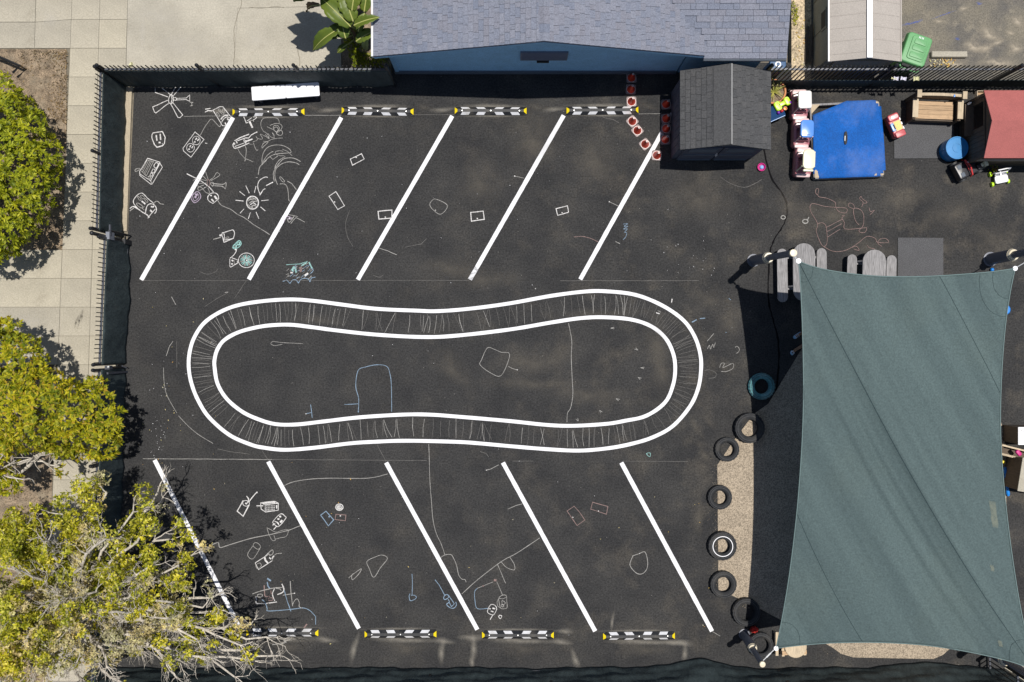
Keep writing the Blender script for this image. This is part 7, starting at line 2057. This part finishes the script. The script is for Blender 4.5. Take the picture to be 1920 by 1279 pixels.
# fern-like shrub at its foot
q = P(668, 95, .5)
t = thing("shrub", "small yellow-green shrub at the foot of the broad-leaved plant", "shrub", (q.x, q.y, 0))
lobs = []
for x, y, r_, h in ((662, 68, .20, .8), (672, 72, .2, .75), (665, 85, .2, .6), (672, 92, .17, .5), (664, 104, .13, .4), (670, 114, .10, .35), (674, 108, .09, .3), (667, 122, .07, .25), (680, 112, .06, .3), (655, 75, .14, .6)):
    c_ = P(x, y, h) - q; lobs.append(((c_.x, c_.y, h - .0), (r_, r_, r_ * .8)))
pp, nn = lobes_points(lobs, 190, 31, .05, .15)
leaves_mesh("foliage", pp, nn, 5, .05, .016, M['fern'], t, .9, 32)
mb = MB()
for c_, r_ in lobs: limb(mb, (0, 0, 0), c_, .012, .005, rr, .1, 4, 4)
mb.build("stems", M['bark_d'], t)
q = P(700, 118, .2)
t = thing("shrub", "dark low shrub in the corner between fence and house", "shrub", (q.x, q.y, 0))
lobs = [((rr.uniform(-.45, .35), rr.uniform(-.14, .16), .15 + rr.uniform(0, .2)), (.14, .12, .10)) for i in range(12)]
pp, nn = lobes_points(lobs, 150, 35, .02, .15)
leaves_mesh("foliage", pp, nn, 4, .05, .016, M['leaf_a'], t, .9, 36)
MB().tube([(0, 0, 0), (.02, 0, .2)], .015, 5).build("stems", M['bark_d'], t)
# weeds by the resin shed path
t = thing("weed", "ragged green weeds between the house and the resin shed", "weed", (P(1490, 20).x, P(1490, 20).y, 0))
lobs = [((rr.uniform(-.08, .08), rr.uniform(-.45, .35), .05), (.06, .07, .05)) for i in range(9)]
pp, nn = lobes_points(lobs, 160, 37, .0, .2)
leaves_mesh("foliage", pp, nn, 4, .05, .014, M['leaf_a'], t, .9, 38)

# black iron angle bar on the soil (upper left)
t = thing("angle_bar", "dark bent metal bar lying on the soil at the left edge", "metal bar", (P(38, 125).x, P(38, 125).y, 0))
q = P(38, 125)
MB().tube([P(-60, 84, .35) - q, P(0, 108, .33) - q, P(37, 124, .32) - q, P(24, 137, .30) - q], .035, 4).build("bar", M['iron'], t)
for x, y in ((0, 108), (37, 124)):
    b = P(x, y, .32) - q; MB().tube([(b.x, b.y, 0), (b.x, b.y, .33)], .02, 4).build("leg", M['iron'], t)

# ------------------------------------------------------------------ litter
def scatter(name, label, n, areas, size, m, seed):
    g_ = random.Random(seed); mb = MB()
    for i in range(n):
        x0, y0, x1, y1 = g_.choice(areas)
        p_ = P(g_.uniform(x0, x1), g_.uniform(y0, y1)); a = g_.uniform(0, 6.28); s_ = size * g_.uniform(.5, 1.4)
        z = .016 + g_.uniform(0, .006)
        c_, n_ = math.cos(a), math.sin(a)
        pts = [(-s_, 0, 0), (0, s_ * .42, g_.uniform(0, s_ * .5)), (s_, 0, g_.uniform(0, s_ * .4)), (0, -s_ * .42, 0)]
        mb.add([(p_.x + x * c_ - y * n_, p_.y + x * n_ + y * c_, z + zz) for x, y, zz in pts], [(0, 1, 2, 3)])
    o = mb.build(name, m, None, fix=False); tag(o, label, kind='stuff'); return o
tag(scatter("fallen_leaves", "yellow and tan fallen leaves strewn over the asphalt", 70, [(250, 860, 620, 1240), (280, 560, 420, 900), (500, 860, 700, 1230), (1300, 900, 1345, 1240), (700, 900, 1280, 1230), (240, 700, 330, 880)], .020, M['litter'], 3), cat="leaves")
tag(scatter("chalk_crumbs", "white chalk crumbs on the asphalt", 150, [(250, 180, 620, 560), (300, 560, 1300, 1200), (620, 240, 1300, 560), (1240, 450, 1340, 520), (280, 640, 420, 880), (280, 780, 310, 860)], .011, M['stripe'], 4), cat="chalk")
tag(scatter("bark_debris", "brown bark and leaf debris on the soil", 900, [(0, 95, 125, 250), (100, 95, 126, 250), (40, 95, 126, 130), (90, 150, 126, 230), (0, 300, 120, 470), (0, 880, 100, 1000), (60, 95, 128, 110), (112, 100, 128, 230)], .022, M['bark_chip'], 5), cat="debris")
tag(scatter("spilled_gravel", "tan gravel spilled along the sand's edge", 420, [(1326, 860, 1348, 1120), (1336, 870, 1348, 1112), (1340, 870, 1347, 1112), (1385, 1118, 1420, 1140), (1550, 1222, 1770, 1240)], .009, M['sand'], 8), cat="gravel")
tag(scatter("path_debris", "pale chips and debris by the neighbour's fence", 90, [(1486, 30, 1520, 126), (1740, 112, 1790, 126)], .03, M['litter'], 6), cat="debris")
